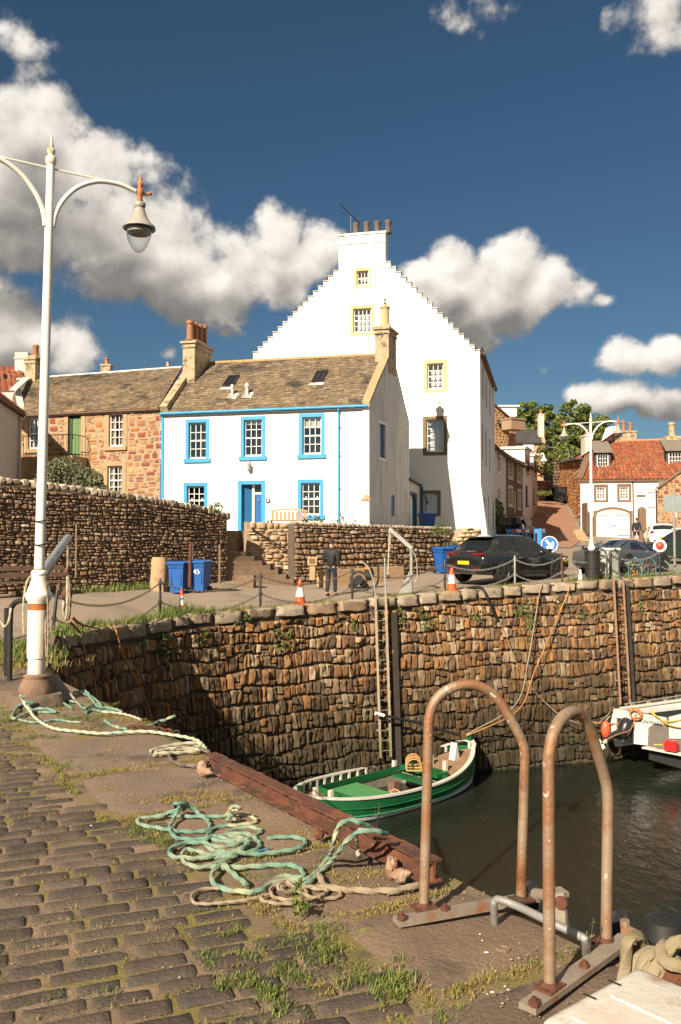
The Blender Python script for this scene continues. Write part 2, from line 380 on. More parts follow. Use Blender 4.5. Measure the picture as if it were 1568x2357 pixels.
class Wall:                              # a vertical wall plane: A runs to the right as seen from outside
    def __init__(s, p0, p1):
        s.O = V((p0[0], p0[1], 0)); d = V((p1[0] - p0[0], p1[1] - p0[1], 0)); s.L = d.length; s.A = d.normalized(); s.N = s.A.cross(Z)
    def p(s, a, z, out=0.0): return s.O + s.A * a + Z * z + s.N * out
    def px(s, x, y):
        r = ray(x, y); c = V((0, 0, EYE)); t = (s.O - c).dot(s.N) / r.dot(s.N); q = c + r * t
        return (q - s.O).dot(s.A), q.z
    def rect(s, x0, y0, x1, y1):
        ym, xm = (y0 + y1) / 2, (x0 + x1) / 2
        return (s.px(x0, ym)[0], s.px(xm, y1)[1], s.px(x1, ym)[0], s.px(xm, y0)[1])
def panel(mb, w, segs, zb, holes=(), reveal=.15, th=0.0, out=0.0):
    """segs: [(sa, za, sb, zb)] top line pieces; holes: (s0, z0, s1, z1)"""
    xs = sorted(set([round(q, 4) for g in segs for q in (g[0], g[2])] + [round(q, 4) for h in holes for q in (h[0], h[2])]))
    for a, b in zip(xs, xs[1:]):
        if b - a < 1e-4: continue
        m = (a + b) / 2
        g = next((g for g in segs if g[0] - 1e-4 <= m <= g[2] + 1e-4), None)
        if not g: continue
        tz = lambda q: g[1] + (g[3] - g[1]) * (q - g[0]) / (g[2] - g[0])
        z = zb
        for h in sorted([h for h in holes if h[0] < m < h[2]], key=lambda h: h[1]):
            if h[1] > z: mb.quad(w.p(a, z, out), w.p(b, z, out), w.p(b, h[1], out), w.p(a, h[1], out))
            z = h[3]
        mb.quad(w.p(a, z, out), w.p(b, z, out), w.p(b, tz(b), out), w.p(a, tz(a), out))
    for (a, z0, b, z1) in holes:
        o2 = out - reveal
        mb.quad(w.p(a, z0, out), w.p(a, z0, o2), w.p(a, z1, o2), w.p(a, z1, out)); mb.quad(w.p(b, z0, o2), w.p(b, z0, out), w.p(b, z1, out), w.p(b, z1, o2))
        mb.quad(w.p(a, z1, out), w.p(a, z1, o2), w.p(b, z1, o2), w.p(b, z1, out)); mb.quad(w.p(a, z0, o2), w.p(a, z0, out), w.p(b, z0, out), w.p(b, z0, o2))
    if th:
        prev = None
        for (a, za, b, z2) in segs:
            mb.quad(w.p(a, za, out), w.p(b, z2, out), w.p(b, z2, out - th), w.p(a, za, out - th))
            mb.quad(w.p(b, zb, out - th), w.p(a, zb, out - th), w.p(a, za, out - th), w.p(b, z2, out - th))
            pz = zb if prev is None else prev
            lo, hi = min(pz, za), max(pz, za)
            if hi - lo > 1e-3: mb.quad(w.p(a, lo, out), w.p(a, hi, out), w.p(a, hi, out - th), w.p(a, lo, out - th))
            prev = z2
        a, z2 = segs[-1][2], segs[-1][3]
        mb.quad(w.p(a, zb, out), w.p(a, zb, out - th), w.p(a, z2, out - th), w.p(a, z2, out))
    return mb
def glass_mat():
    m = bpy.data.materials.new('window_glass'); m.use_nodes = True; t = NT(m.node_tree); t.n.clear()
    o = t.N('OutputMaterial'); mx = t.N('MixShader'); a = t.N('BsdfTransparent'); a.inputs[0].default_value = (.75, .76, .76, 1)
    g = t.N('BsdfGlossy'); g.inputs['Roughness'].default_value = .02; g.inputs['Color'].default_value = (.9, .9, .9, 1)
    fr = t.N('LayerWeight'); fr.inputs[0].default_value = .5
    nz = t.N('Bump', i={'Strength': .08, 'Distance': .05, 'Height': t.noise(t.N('TexCoord').outputs['Object'], 2.2, 2)})
    t.l.new(nz.outputs[0], g.inputs['Normal'])
    t.l.new(t.math('ADD', t.math('POWER', fr.outputs['Facing'], 3.0), .14, True), mx.inputs[0])
    t.l.new(a.outputs[0], mx.inputs[1]); t.l.new(g.outputs[0], mx.inputs[2]); t.l.new(mx.outputs[0], o.inputs[0]); return m
m_glass = glass_mat()
def window(parent, w, hole, cols, rows, reveal=.15, surround=0.0, smat=None, fmat=None, sill=None, curtain=0, meet=True, out=0.0, fw=.055, sill_over=.06, surr_out=.03, name='window', surr_bottom=False, blind=0):
    """a sash window in a hole of a wall: frame part > pane, surround, sill, curtain"""
    a, z0, b, z1 = hole; fmat = fmat or m_frame
    f = MB(); d0, d1 = out - reveal, out - reveal + .06
    def rb(x0, y0, x1, y1, o0, o1):
        f.add([w.p(x0, y0, o1), w.p(x1, y0, o1), w.p(x1, y1, o1), w.p(x0, y1, o1), w.p(x0, y0, o0), w.p(x1, y0, o0), w.p(x1, y1, o0), w.p(x0, y1, o0)],
              [(0, 1, 2, 3), (4, 7, 6, 5), (0, 4, 5, 1), (1, 5, 6, 2), (2, 6, 7, 3), (3, 7, 4, 0)])
    rb(a, z0, a + fw, z1, d0, d1); rb(b - fw, z0, b, z1, d0, d1)
    rb(a + fw, z0, b - fw, z0 + fw * 1.5, d0, d1); rb(a + fw, z1 - fw, b - fw, z1, d0, d1)
    iw, ih = b - a - 2 * fw, z1 - z0 - 2.5 * fw; gb = max(.022, min(.034, iw * .034))
    for i in range(1, cols):
        x = a + fw + iw * i / cols; rb(x - gb / 2, z0 + fw * 1.5, x + gb / 2, z1 - fw, d0 + .012, d1 - .012)
    for j in range(1, rows):
        y = z0 + fw * 1.5 + ih * j / rows; g2 = gb / 2 if not (meet and j * 2 == rows) else .028
        rb(a + fw, y - g2, b - fw, y + g2, d0 + .008, d1 - .008)
    fo = f.build(name, fmat, parent)
    MB().quad(w.p(a + .01, z0 + .01, d0 + .02), w.p(b - .01, z0 + .01, d0 + .02), w.p(b - .01, z1 - .01, d0 + .02), w.p(a + .01, z1 - .01, d0 + .02)).build('pane', m_glass, fo)
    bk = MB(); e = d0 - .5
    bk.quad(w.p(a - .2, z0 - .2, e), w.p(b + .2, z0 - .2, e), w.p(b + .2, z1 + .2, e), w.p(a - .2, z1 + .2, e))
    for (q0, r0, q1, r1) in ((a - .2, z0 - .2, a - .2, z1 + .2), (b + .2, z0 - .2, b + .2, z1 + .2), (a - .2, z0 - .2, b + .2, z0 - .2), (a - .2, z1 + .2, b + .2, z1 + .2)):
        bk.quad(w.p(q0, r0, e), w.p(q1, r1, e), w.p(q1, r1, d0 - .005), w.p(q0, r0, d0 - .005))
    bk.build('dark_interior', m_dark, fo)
    if curtain:
        cb = MB(); cw = (b - a) * curtain
        for (x0, x1) in ((a, a + cw), (b - cw, b)):
            n = 14; rw = []
            for zz in (z0, z1): rw.append([w.p(x0 + (x1 - x0) * i / n, zz, d0 - .06 + .02 * sin(i * 2.1)) for i in range(n + 1)])
            cb.grid(rw)
        cb.build('curtain', m_curtain, fo)
    if blind:
        MB().quad(w.p(a, z1 - (z1 - z0) * blind, d0 - .04), w.p(b, z1 - (z1 - z0) * blind, d0 - .04), w.p(b, z1, d0 - .04), w.p(a, z1, d0 - .04)).build('blind', m_curtain, fo)
    if surround:
        s_ = MB(); u = surround; so_ = out + surr_out
        def sb(x0, y0, x1, y1):
            s_.add([w.p(x0, y0, so_), w.p(x1, y0, so_), w.p(x1, y1, so_), w.p(x0, y1, so_), w.p(x0, y0, out - .02), w.p(x1, y0, out - .02), w.p(x1, y1, out - .02), w.p(x0, y1, out - .02)],
                   [(0, 1, 2, 3), (0, 4, 5, 1), (1, 5, 6, 2), (2, 6, 7, 3), (3, 7, 4, 0)])
        zb = z0 - (u if surr_bottom else 0)
        sb(a - u, zb, a, z1 + u); sb(b, zb, b + u, z1 + u); sb(a, z1, b, z1 + u)
        if surr_bottom: sb(a, zb, b, z0)
        # painted ingoes
        for (x, sg) in ((a, 1), (b, -1)): s_.quad(w.p(x + sg * .004, z0, out), w.p(x + sg * .004, z0, out - reveal), w.p(x + sg * .004, z1, out - reveal), w.p(x + sg * .004, z1, out))
        s_.quad(w.p(a, z1 - .004, out), w.p(b, z1 - .004, out), w.p(b, z1 - .004, out - reveal), w.p(a, z1 - .004, out - reveal))
        s_.build('surround', smat, fo)
    if sill is not None:
        u = surround + sill_over; so_ = out + surr_out + .06; sh = sill if sill else .16
        s_ = MB(); s_.add([w.p(a - u, z0 - sh, so_), w.p(b + u, z0 - sh, so_), w.p(b + u, z0, so_), w.p(a - u, z0, so_), w.p(a - u, z0 - sh, out - .05), w.p(b + u, z0 - sh, out - .05), w.p(b + u, z0 + .01, out - .05), w.p(a - u, z0 + .01, out - .05)],
                           [(0, 1, 2, 3), (0, 4, 5, 1), (1, 5, 6, 2), (2, 6, 7, 3), (3, 7, 4, 0)])
        s_.build('sill', smat or fmat, fo)
    return fo

def stone(mb, fn, s0, s1, h0, h1, dep, rough=.02, n=5, m=5, sh=7.0, lean=0.0):
    """one rounded stone on a wall surface fn(s, h, out)"""
    cs, ch = (s0 + s1) / 2, (h0 + h1) / 2; a, b = (s1 - s0) / 2, (h1 - h0) / 2
    sd = R(0, 900); tl = R(-.35, .35); tv = R(-.3, .3); rows = []
    k = min(a, b) * .42
    for j in range(m + 1):
        v = -1 + 2 * j / m; row = []
        for i in range(n + 1):
            u = -1 + 2 * i / n
            uu = math.copysign(abs(u) ** .75, u); vv = math.copysign(abs(v) ** .75, v)
            x, y = uu * a, vv * b
            # round the corners
            ex, ey = max(0, abs(x) - (a - k)), max(0, abs(y) - (b - k)); e = hypot(ex, ey)
            if e > k and e > 0:
                x = math.copysign((a - k) + ex * k / e, x); y = math.copysign((b - k) + ey * k / e, y)
            edge = max(abs(u), abs(v))
            o = dep * max(0, 1 - abs(u) ** sh) ** .5 * max(0, 1 - abs(v) ** sh) ** .5 * (1 + tl * u + tv * v) - (.06 if edge > .999 else 0)
            q = noise.noise((x * 9 + sd, y * 9, sd)) * rough
            x += noise.noise((x * 5 + sd, y * 5 + 7, 3)) * min(a, b) * .22; y += noise.noise((x * 5 + 3, y * 5 + sd, 9)) * min(a, b) * .22
            o += noise.noise((x * 4 + sd, y * 4, 2)) * dep * .35 if edge < .999 else 0
            row.append(fn(cs + x + lean * y, ch + y, o + (q if edge < .999 else 0)))
        rows.append(row)
    mb.grid(rows)
def stone_field(mb, fn, S, lo, hi, hh, ww, dep, gap=.012, holes=(), wav=.05, n=5, m=5, rough=.02, split=.2, s_start=0.0, lean=.06):
    """courses of stones; lo(s), hi(s) bound the wall"""
    hmax = max(hi(S * i / 20) for i in range(21)); z = min(lo(S * i / 20) for i in range(21)); sd = R(0, 99)
    k = 0
    while z < hmax:
        ch = R(*hh); s = s_start - R(0, ww[1])
        while s < S:
            cw = R(*ww); cm = s + cw / 2
            if 0 <= cm - s_start and cm <= S:
                wv = lambda kk: wav * noise.noise((cm * .9 + kk * 17.3 + sd, kk * 3.1, 0)) * 2
                b0, b1 = z + wv(k) + R(-1, 1) * wav * .3, z + ch + wv(k + 1) + R(-1, 1) * wav * .3
                parts = [(b0, b1)]
                if R(0, 1) < split:
                    q = b0 + (b1 - b0) * R(.35, .65); parts = [(b0, q), (q, b1)]
                for (p0, p1) in parts:
                    p1 = min(p1, hi(cm)); p0 = max(p0, lo(cm))
                    if p1 - p0 < hh[0] * .3: continue
                    x0, x1 = max(s, s_start) + gap, min(s + cw, S) - gap
                    if x1 - x0 < .03: continue
                    if any(x1 > h[0] and x0 < h[2] and p1 > h[1] and p0 < h[3] for h in holes):
                        # trim against holes sideways when possible
                        ok = True
                        for h in holes:
                            if x1 > h[0] and x0 < h[2] and p1 > h[1] and p0 < h[3]:
                                if x0 < h[0] - .05: x1 = h[0] - .004
                                elif x1 > h[2] + .05: x0 = h[2] + .004
                                elif p0 < h[1] - .04: p1 = h[1] - .004
                                elif p1 > h[3] + .04: p0 = h[3] + .004
                                else: ok = False
                        if not ok: continue
                    stone(mb, fn, x0, x1, p0 + gap, p1 - gap, R(*dep), rough, n, m, lean=R(-lean, lean))
            s += cw
        z += ch; k += 1
    return mb
def tiles(mb, a, b, c, d, row=.22, wid=(.2, .34), th=.018, skip=None):
    """slates on a roof quad: a-b eave, d-c ridge"""
    a, b, c, d = V(a), V(b), V(c), V(d); up = ((d - a) + (c - b)) / 2; nr = max(2, int(up.length / row))
    nrm = (b - a).cross(d - a).normalized(); L = (b - a).length
    for j in range(nr):
        t0, t1 = j / nr, min(1.0, (j + 1.25) / nr); x = -R(0, wid[1])
        while x < L:
            w = R(*wid); u0, u1 = max(0, x + .006) / L, min(L, x + w - .004) / L; x += w
            if u1 - u0 < .01 / L: continue
            if skip and skip((u0 + u1) / 2, (t0 + t1) / 2): continue
            f = lambda u, t, h: a.lerp(b, u).lerp(d.lerp(c, u), t) + nrm * h
            tb = t0 + R(-.10, .10) / nr; h0, h1 = th * R(1.3, 2.3), th * .4
            sk = R(-.3, .3) * th
            mb.add([f(u0, tb, h0), f(u1, tb, h0 + sk), f(u1, t1, h1), f(u0, t1, h1), f(u0, tb, h0 - th * 1.2), f(u1, tb, h0 + sk - th * 1.2)],
                   [(0, 1, 2, 3), (4, 5, 1, 0), (4, 0, 3), (5, 2, 1)])
    return mb
def pantiles(mb, a, b, c, d, row=.32, wid=.26, skip=None):
    a, b, c, d = V(a), V(b), V(c), V(d); up = ((d - a) + (c - b)) / 2; nr = max(2, int(up.length / row))
    nrm = (b - a).cross(d - a).normalized(); L = (b - a).length; nc = max(1, int(L / wid)); K = 6
    for j in range(nr):
        for i in range(nc):
            if skip and skip((i + .5) / nc, (j + .5) / nr): continue
            rows = []; jit = R(-.006, .006)
            for t, h in (((j - .02) / nr, .0), (j / nr, .045), ((j + 1.12) / nr, .012)):
                r_ = []
                for k in range(K + 1):
                    u = (i + k / K * 1.04) / nc; q = .055 * (sin(2 * pi * k / K - .6) * .7 + .3 * sin(4 * pi * k / K))
                    r_.append(a.lerp(b, min(u, 1)).lerp(d.lerp(c, min(u, 1)), max(0, min(t, 1))) + nrm * (h + q + .06 + jit - (.04 if h == 0 else 0)))
                rows.append(r_)
            mb.grid(rows)
    return mb
def blades(mb, pts, n, hgt, w, spread, bend=.5, flat=0.0):
    for p in pts:
        for _ in range(n):
            o = V(p) + V((random.gauss(0, spread), random.gauss(0, spread), 0)); a = R(0, 2 * pi); h = hgt * R(.4, 1.2)
            dr = V((cos(a), sin(a), 0)); sd = V((-sin(a), cos(a), 0)) * w * R(.6, 1.3); k = bend * R(.3, 1.4)
            m_ = o + dr * (h * k * .4) + Z * h * .6; t = o + dr * (h * k) + Z * h * (1 - flat)
            mb.add([o - sd, o + sd, m_ + sd * .7, t, m_ - sd * .7], [(0, 1, 2, 4), (4, 2, 3)])
    return mb
def leaves(mb, c, rad, n, size, shell=.45, flat=1.0):
    """leaf-sized quads through an ellipsoid's volume with clumps"""
    c = V(c); rad = V(rad)
    for _ in range(n):
        while True:
            p = V((R(-1, 1), R(-1, 1), R(-1, 1)))
            if p.length <= 1: break
        l = p.length
        if l > 1e-4: p = p / l * (shell + (1 - shell) * l) if R(0, 1) < .8 else p
        q = c + V((p.x * rad.x, p.y * rad.y, p.z * rad.z))
        nn = V((R(-1, 1), R(-1, 1), R(-.3, 1))).normalized() + p * .6; nn.normalize()
        u = nn.orthogonal().normalized(); u = Matrix.Rotation(R(0, 6.28), 3, nn) @ u; v = nn.cross(u); s_ = size * R(.5, 1.3)
        mb.add([q - u * s_, q + v * s_ * .45 + nn * s_ * .12, q + u * s_, q - v * s_ * .45 + nn * s_ * .12], [(0, 1, 2, 3)])
    return mb
# ------------------------------------------------------------------ ground, harbour walls, water
WZ = -5.75
def lerpt(tab, x):
    if x <= tab[0][0]: return tab[0][1]
    for (a, b), (c, d) in zip(tab, tab[1:]):
        if x <= c: return b + (d - b) * (x - a) / (c - a)
    return tab[-1][1]
EDGE = [(-3.73, 11.0, 0.0), (-5.95, 18.3, -.27), (-5.08, 21.9, -.45), (-4.12, 23.4, -.34), (-1.01, 25.7, -.25), (1.02, 26.9, -.15), (3.54, 28.2, 0), (5.98, 29.1, .12), (8.6, 29.9, .25), (12.6, 32.1, .35), (22, 37.5, .4)]
YT = [(-30, 17.5), (-5.95, 18.3)] + [(p[0], p[1]) for p in EDGE[2:]] + [(60, 60)]
ZT = [(-30, -.25)] + [(p[0], p[2]) for p in EDGE[2:]] + [(60, .6)]
RISE = [(0, 0), (10, .3), (17, .75), (22, 1.1), (30, 1.75), (36, 3.2), (41, 4.1), (53, 5.9), (70, 8.9), (120, 14), (400, 20)]
def zroad(x, y):
    d = max(0, y - lerpt(YT, x))
    z = lerpt(ZT, x) + lerpt(RISE, d)
    if x < -2: z += .26 * min(1, (-2 - x) / 2) * min(1, d / 4)
    return z
# far road, one sheet reaching the horizon
rows = []
xs = [-60, -40, -25, -16, -12, -10, -8, -7, -5.95, -5.08, -4.5, -4.12, -3, -2, -1.01, 0, 1.02, 2, 3.54, 4.7, 5.98, 7, 8.6, 10.5, 12.6, 15, 18, 22, 27, 33, 42, 60]
ds = [0, 1, 2, 3, 4, 5, 6, 8, 10, 12, 14, 17, 20, 22, 24, 26, 28, 30, 32, 34, 36, 38, 41, 45, 49, 53, 60, 70, 90, 120, 200, 400]
for d in ds:
    rows.append([V((x, lerpt(YT, x) + d, zroad(x, lerpt(YT, x) + d + (1e-4)))) for x in xs])
mb = MB().grid(rows)
road = struct(mb.build('road', m_asph, smooth=180))
# strip joining the near quay to the far road, left of the harbour
mb = MB(); rows = []
for y in (7, 9, 11, 12.5, 14, 15.5, 17, 18.32):
    x1 = -3.73 - (y - 11) / 7.3 * 2.22 if y > 11 else -3.73 + (11 - y) * .644
    z = -.012 if y <= 11 else -.012 - .25 * (y - 11) / 7.3
    rows.append([V((x, y + (0 if x > -7 else (18.12 - 17.5) * -0.0), z)) for x in (-60, -30, -16, -10, min(-7, x1 - .5), x1 - .25, x1)])
struct(mb.grid(rows).build('ground', m_earth, smooth=180))
mb = MB(); rows = []
for y in (13.2, 14, 15.5, 17, 18.5):
    z = -.25 * (y - 11) / 7.3 + .004
    rows.append([V((x, y - (.5 if x < -20 else 0) + (.35 * noise.noise((x * .7, 2, 1)) if y < 13.5 else 0), z)) for x in (-60, -30, -20, -14, -10, -8.5, -7.4, -6.2 - (y - 13) * .1 + .4)])
struct(mb.grid(rows).build('road_end', m_asph, smooth=180))

# harbour wall with individual upright stones
BAT = .06
def path_fn(poly, ztop_off=0.0, batter=BAT):
    segs = []; L = 0
    for a, b in zip(poly, poly[1:]):
        d = V((b[0] - a[0], b[1] - a[1], 0)); segs.append((L, d.length, V(a), V(b), d.normalized().cross(Z))); L += d.length
    def nrm(s):
        tot = V((0, 0, 0))
        for (l0, ln, a, b, n) in segs:
            c = l0 + ln / 2; w = max(0, 1 - abs(s - c) / (ln / 2 + .7)); tot += n * w
        return tot.normalized() if tot.length > 1e-6 else (segs[0][4] if s < 0 else segs[-1][4])
    def top(s):
        for (l0, ln, a, b, n) in segs:
            if s <= l0 + ln or l0 == segs[-1][0]:
                return a.lerp(b, max(-.2, (s - l0) / ln))
    def fn(s, h, out):
        t = top(s); n = nrm(s); return V((t.x, t.y, 0)) + n * (out + (t.z - h) * batter) + Z * h
    return fn, L, lambda s: top(s).z, nrm
fn, L, tz, nrm = path_fn(EDGE[1:10])
hw = thing('harbour_wall', 'tall harbour wall of upright brown stones carrying the far quay', 'wall', (1, 25, WZ))
mb = MB(); rows = []
for i in range(141):
    s = L * i / 140; rows.append([fn(s, z, -.012) for z in (WZ - .8, -4, -2, tz(s) - .02)])
mb.grid(rows); mb.build('wall_core', m_mortarD, hw)
mb = MB()
stone_field(mb, fn, L, lambda s: WZ - .3, lambda s: tz(s) - .36, (.32, .64), (.10, .27), (.045, .11), gap=.007, wav=.09, n=6, m=7, rough=.055, split=.13, lean=.13)
mb.build('stonework', m_harbour, hw, smooth=60)
mb = MB(); s = 0
def cap_fn(s, h, out):      # cap blocks: front, rounded top
    return fn(s, h, out)
while s < L:
    w = R(.55, 1.15); e = min(s + w, L) - .02; zt = tz((s + e) / 2); hh = R(.28, .36)
    stone(mb, fn, s + .015, e, zt - hh, zt + .03, R(.08, .16), .025, 7, 5, 5)
    # top face of the block, reaching back on to the quay
    rr = []
    for k in range(6):
        o = .05 - .42 * k / 5; rr.append([fn(s + .02 + (e - s - .03) * q / 5, 0, 0) for q in range(6)])
    rr = [[(lambda b, n_: V((b.x, b.y, tz(s) + (tz(e) - tz(s)) * q / 5)) + n_ * (.07 - .48 * k / 5) + Z * (.028 - (.05 if k in (0, 5) or q in (0, 5) else 0) + .02 * noise.noise((s + q, k, 5))))
           (fn(s + .02 + (e - s - .03) * q / 5, tz(s), 0), nrm(s)) for q in range(6)] for k in range(6)]
    mb.grid(rr); s += w
mb.build('capping', m_cap, hw, smooth=60)
# return wall beside the near quay (edge-on, in shade) and the near quay's own face
NQ = [(4.6, -1.95, 0), (-3.73, 11.0, 0)]
sw = thing('side_wall', 'short shaded harbour wall behind the lamp post, joining both quays', 'wall', (-4.8, 14.5, WZ))
f2, L2, tz2, n2 = path_fn([(-3.73, 11.0, 0.0), (-5.95, 18.3, -.27)], batter=0)
MB().grid([[f2(L2 * i / 20, z, -.05) for z in (WZ - .8, -3, tz2(L2 * i / 20))] for i in range(21)]).build('wall_core', m_mortarD, sw)
mb = MB(); stone_field(mb, f2, L2, lambda s: WZ, lambda s: tz2(s) - .03, (.3, .6), (.2, .5), (.03, .08), wav=.05); mb.build('stonework', m_harbour, sw, smooth=60)

# near quay: base sheet, flagstones along the edge, setts
ed = (V((-3.73, 11, 0)) - V((4.6, -1.95, 0))).normalized()        # along the edge, away from the camera
inn = V((-ed.y, ed.x, 0)); E0 = V((4.6, -1.95, 0))                # inn points from the edge on to the quay
if inn.x > 0: inn = -inn
LQ = (V((-3.73, 11, 0)) - E0).length
def Q(t, o, z=0.0): return E0 + ed * t + inn * o + Z * z          # t along the edge, o inland
mb = MB(); mb.quad(Q(0, 0, -.009), Q(LQ, 0, -.009), V((-40, 11.05, -.009)), V((-40, -6, -.009)))
mb.v[0] = tuple(Q(0, 0, -.009)); mb.add([Q(0, 0, -.009), V((-40, -6, -.009)), V((4.6, -6, -.009))], [(0, 1, 2)])
struct(mb.build('quay_bed', m_joint))
nf = lambda s, h, out: E0 + ed * (LQ - s) - inn * out + Z * h
nq = thing('quay_wall', 'near quay wall dropping to the water under the rusty girder', 'wall', (0, 5, WZ))
mb = MB(); mb.quad(nf(0, WZ - .8, -.03), nf(LQ, WZ - .8, -.03), nf(LQ, -.03, -.03), nf(0, -.03, -.03)); mb.build('wall_core', m_mortarD, nq)
mb = MB(); stone_field(mb, nf, LQ, lambda s: WZ, lambda s: -.25, (.4, .7), (.3, .6), (.02, .06), wav=.05); mb.build('stonework', m_harbour, nq, smooth=60)
# flagstones: irregular slabs 0.75-1.2 m deep along the edge
def slab(mb, poly, z, n=9, th=.06):
    a, b, c, d = [V(p) for p in poly]; sd = R(0, 99); rows = []
    for j in range(n + 1):
        r_ = []
        for i in range(n + 1):
            u, v = i / n, j / n; p = a.lerp(b, u).lerp(d.lerp(c, u), v)
            e = min(u, 1 - u, v, 1 - v); dz = -.030 if e < 1e-6 else 0
            p = p + V((noise.noise((p.x * 3, p.y * 3, sd)), noise.noise((p.x * 3, p.y * 3, sd + 5)), 0)) * .045
            r_.append(V((p.x, p.y, z + dz + .016 * noise.noise((p.x * 2.2, p.y * 2.2, sd)) + .007 * noise.noise((p.x * 9, p.y * 9, sd)))))
        rows.append(r_)
    mb.grid(rows)
    ring = rows[0] + [r_[-1] for r_ in rows[1:]] + rows[-1][::-1][1:] + [r_[0] for r_ in rows[::-1][1:-1]]
    k = len(ring); mb.add(ring + [p - Z * th for p in ring], [(i, (i + 1) % k, k + (i + 1) % k, k + i) for i in range(k)])
FL = MB(); t = 3.3; wd = 1.0; SL = []
cuts = [3.3, 4.6, 5.75, 6.62, 7.35, 8.2, 9.2, 10.3, 11.5, 13.0, 14.2, LQ]
deps = [1.05, .92, 1.0, .80, .95, 1.0, 1.15, 1.1, 1.0, 1.3, 1.2]
for i, (a, b) in enumerate(zip(cuts, cuts[1:])):
    w0 = deps[i]; g = .014
    slab(FL, [Q(a + g, .0), Q(b - g, .0), Q(b - g, w0 * R(.93, 1.05)), Q(a + g, w0)], R(-.004, .016))
    SL.append((a, b, w0))
fo = struct(FL.build('flagstones', m_flag, smooth=50))
# setts: rows running across the picture, slightly up to the right
sd_ = V((.93, .367, 0)).normalized(); sn_ = V((-sd_.y, sd_.x, 0))
def dep_at(t):
    for a, b, w in SL:
        if a <= t <= b: return w
    return 1.0
ST = MB(); JP = []
v = -2.6; k = 0
while v < 13:
    rw = .113 * R(.9, 1.1); u = -9 + R(0, .3)
    umax = 4.5
    while u < umax:
        w = R(.18, .33); cu, cv = u + w / 2, v + rw / 2
        wob = .035 * noise.noise((cu * .5, v * .8, 3)) + .015 * noise.noise((cu * 2, v * 2, 8))
        p = sd_ * cu + sn_ * (cv + wob); u += w
        rel = p - E0; tt, oo = rel.dot(ed), rel.dot(inn)
        if oo < dep_at(tt) + .05 or p.y < 1.4 or p.y > 9.3 or abs(p.x) > p.y * .47 + .6: continue
        if p.y > 8.3 and oo < 1.5: continue
        dirt = noise.noise((p.x * .9 + 4, p.y * .9, 11))
        z = .000 + .008 * noise.noise((p.x * 1.4, p.y * 1.4, 2)) + R(-.004, .004)
        gx, gy = .007 + R(0, .009), .006 + R(0, .006)
        a_, b_ = w / 2 - gx, rw / 2 - gy; rt = R(-.03, .03); sdn = R(0, 99)
        XS, YS = (-1, -.93, -.6, 0, .6, .93, 1), (-1, -.84, -.3, .3, .84, 1); rows = []
        for y in YS:
            r_ = []
            for x in XS:
                e = max(abs(x), abs(y))
                xx, yy = x * a_, y * b_
                if abs(x) > .99 and abs(y) > .99: xx *= .95; yy *= .86
                q = sd_ * (xx + rt * yy) + sn_ * (yy - rt * xx) + p
                q += V((noise.noise((xx * 8 + sdn, yy * 8, 1)), noise.noise((xx * 8 + sdn, yy * 8, 5)), 0)) * .010
                r_.append(V((q.x, q.y, z + (.0 if e < .99 else -.009) + .003 * noise.noise((xx * 14 + sdn, yy * 14, 0)) - .002 * (x * x + y * y))))
            rows.append(r_)
        ST.grid(rows); JP.append(p + sn_ * rw / 2)
    v += rw + .004; k += 1
struct(ST.build('cobbles', m_sett, smooth=70))

# water: one rippled sheet
def water_mat():
    m = bpy.data.materials.new('harbour_water'); m.use_nodes = True; t = NT(m.node_tree); b = t.n['Principled BSDF']
    pos = t.N('TexCoord').outputs['Object']
    b.inputs['Base Color'].default_value = (.013, .016, .011, 1); b.inputs['Roughness'].default_value = .05; b.inputs['IOR'].default_value = 1.33
    p2 = t.vm('MULTIPLY', pos, (1, .55, 1)); p2 = t.N('VectorRotate', rotation_type='Z_AXIS', i={0: p2, 'Angle': .25}).outputs[0]
    h = t.math('ADD', t.noise(p2, 4.2, 5, .58, .4), t.math('MULTIPLY', t.noise(p2, 1.1, 3), 1.3))
    bn = t.N('Bump', i={'Strength': .34, 'Distance': .10, 'Height': h}); t.l.new(bn.outputs[0], b.inputs['Normal']); return m
struct(MB().quad((-8, -8, WZ), (60, -8, WZ), (60, 45, WZ), (-8, 45, WZ)).build('water', water_mat()))
# ------------------------------------------------------------------ buildings
TZ = 2.05
# raised garden behind the walls
mb = MB(); mb.prism([(-40, 33, TZ - .01), (-10.2, 26.0, TZ), (-4.6, 33.0, TZ), (-3.9, 34.4, TZ), (-1.7, 35.1, TZ), (4.9, 39.3, TZ), (7.0, 44, TZ), (9.6, 55, TZ), (-40, 60, TZ)], (0, 0, -3))
struct(mb.build('garden_ground', m_earth))

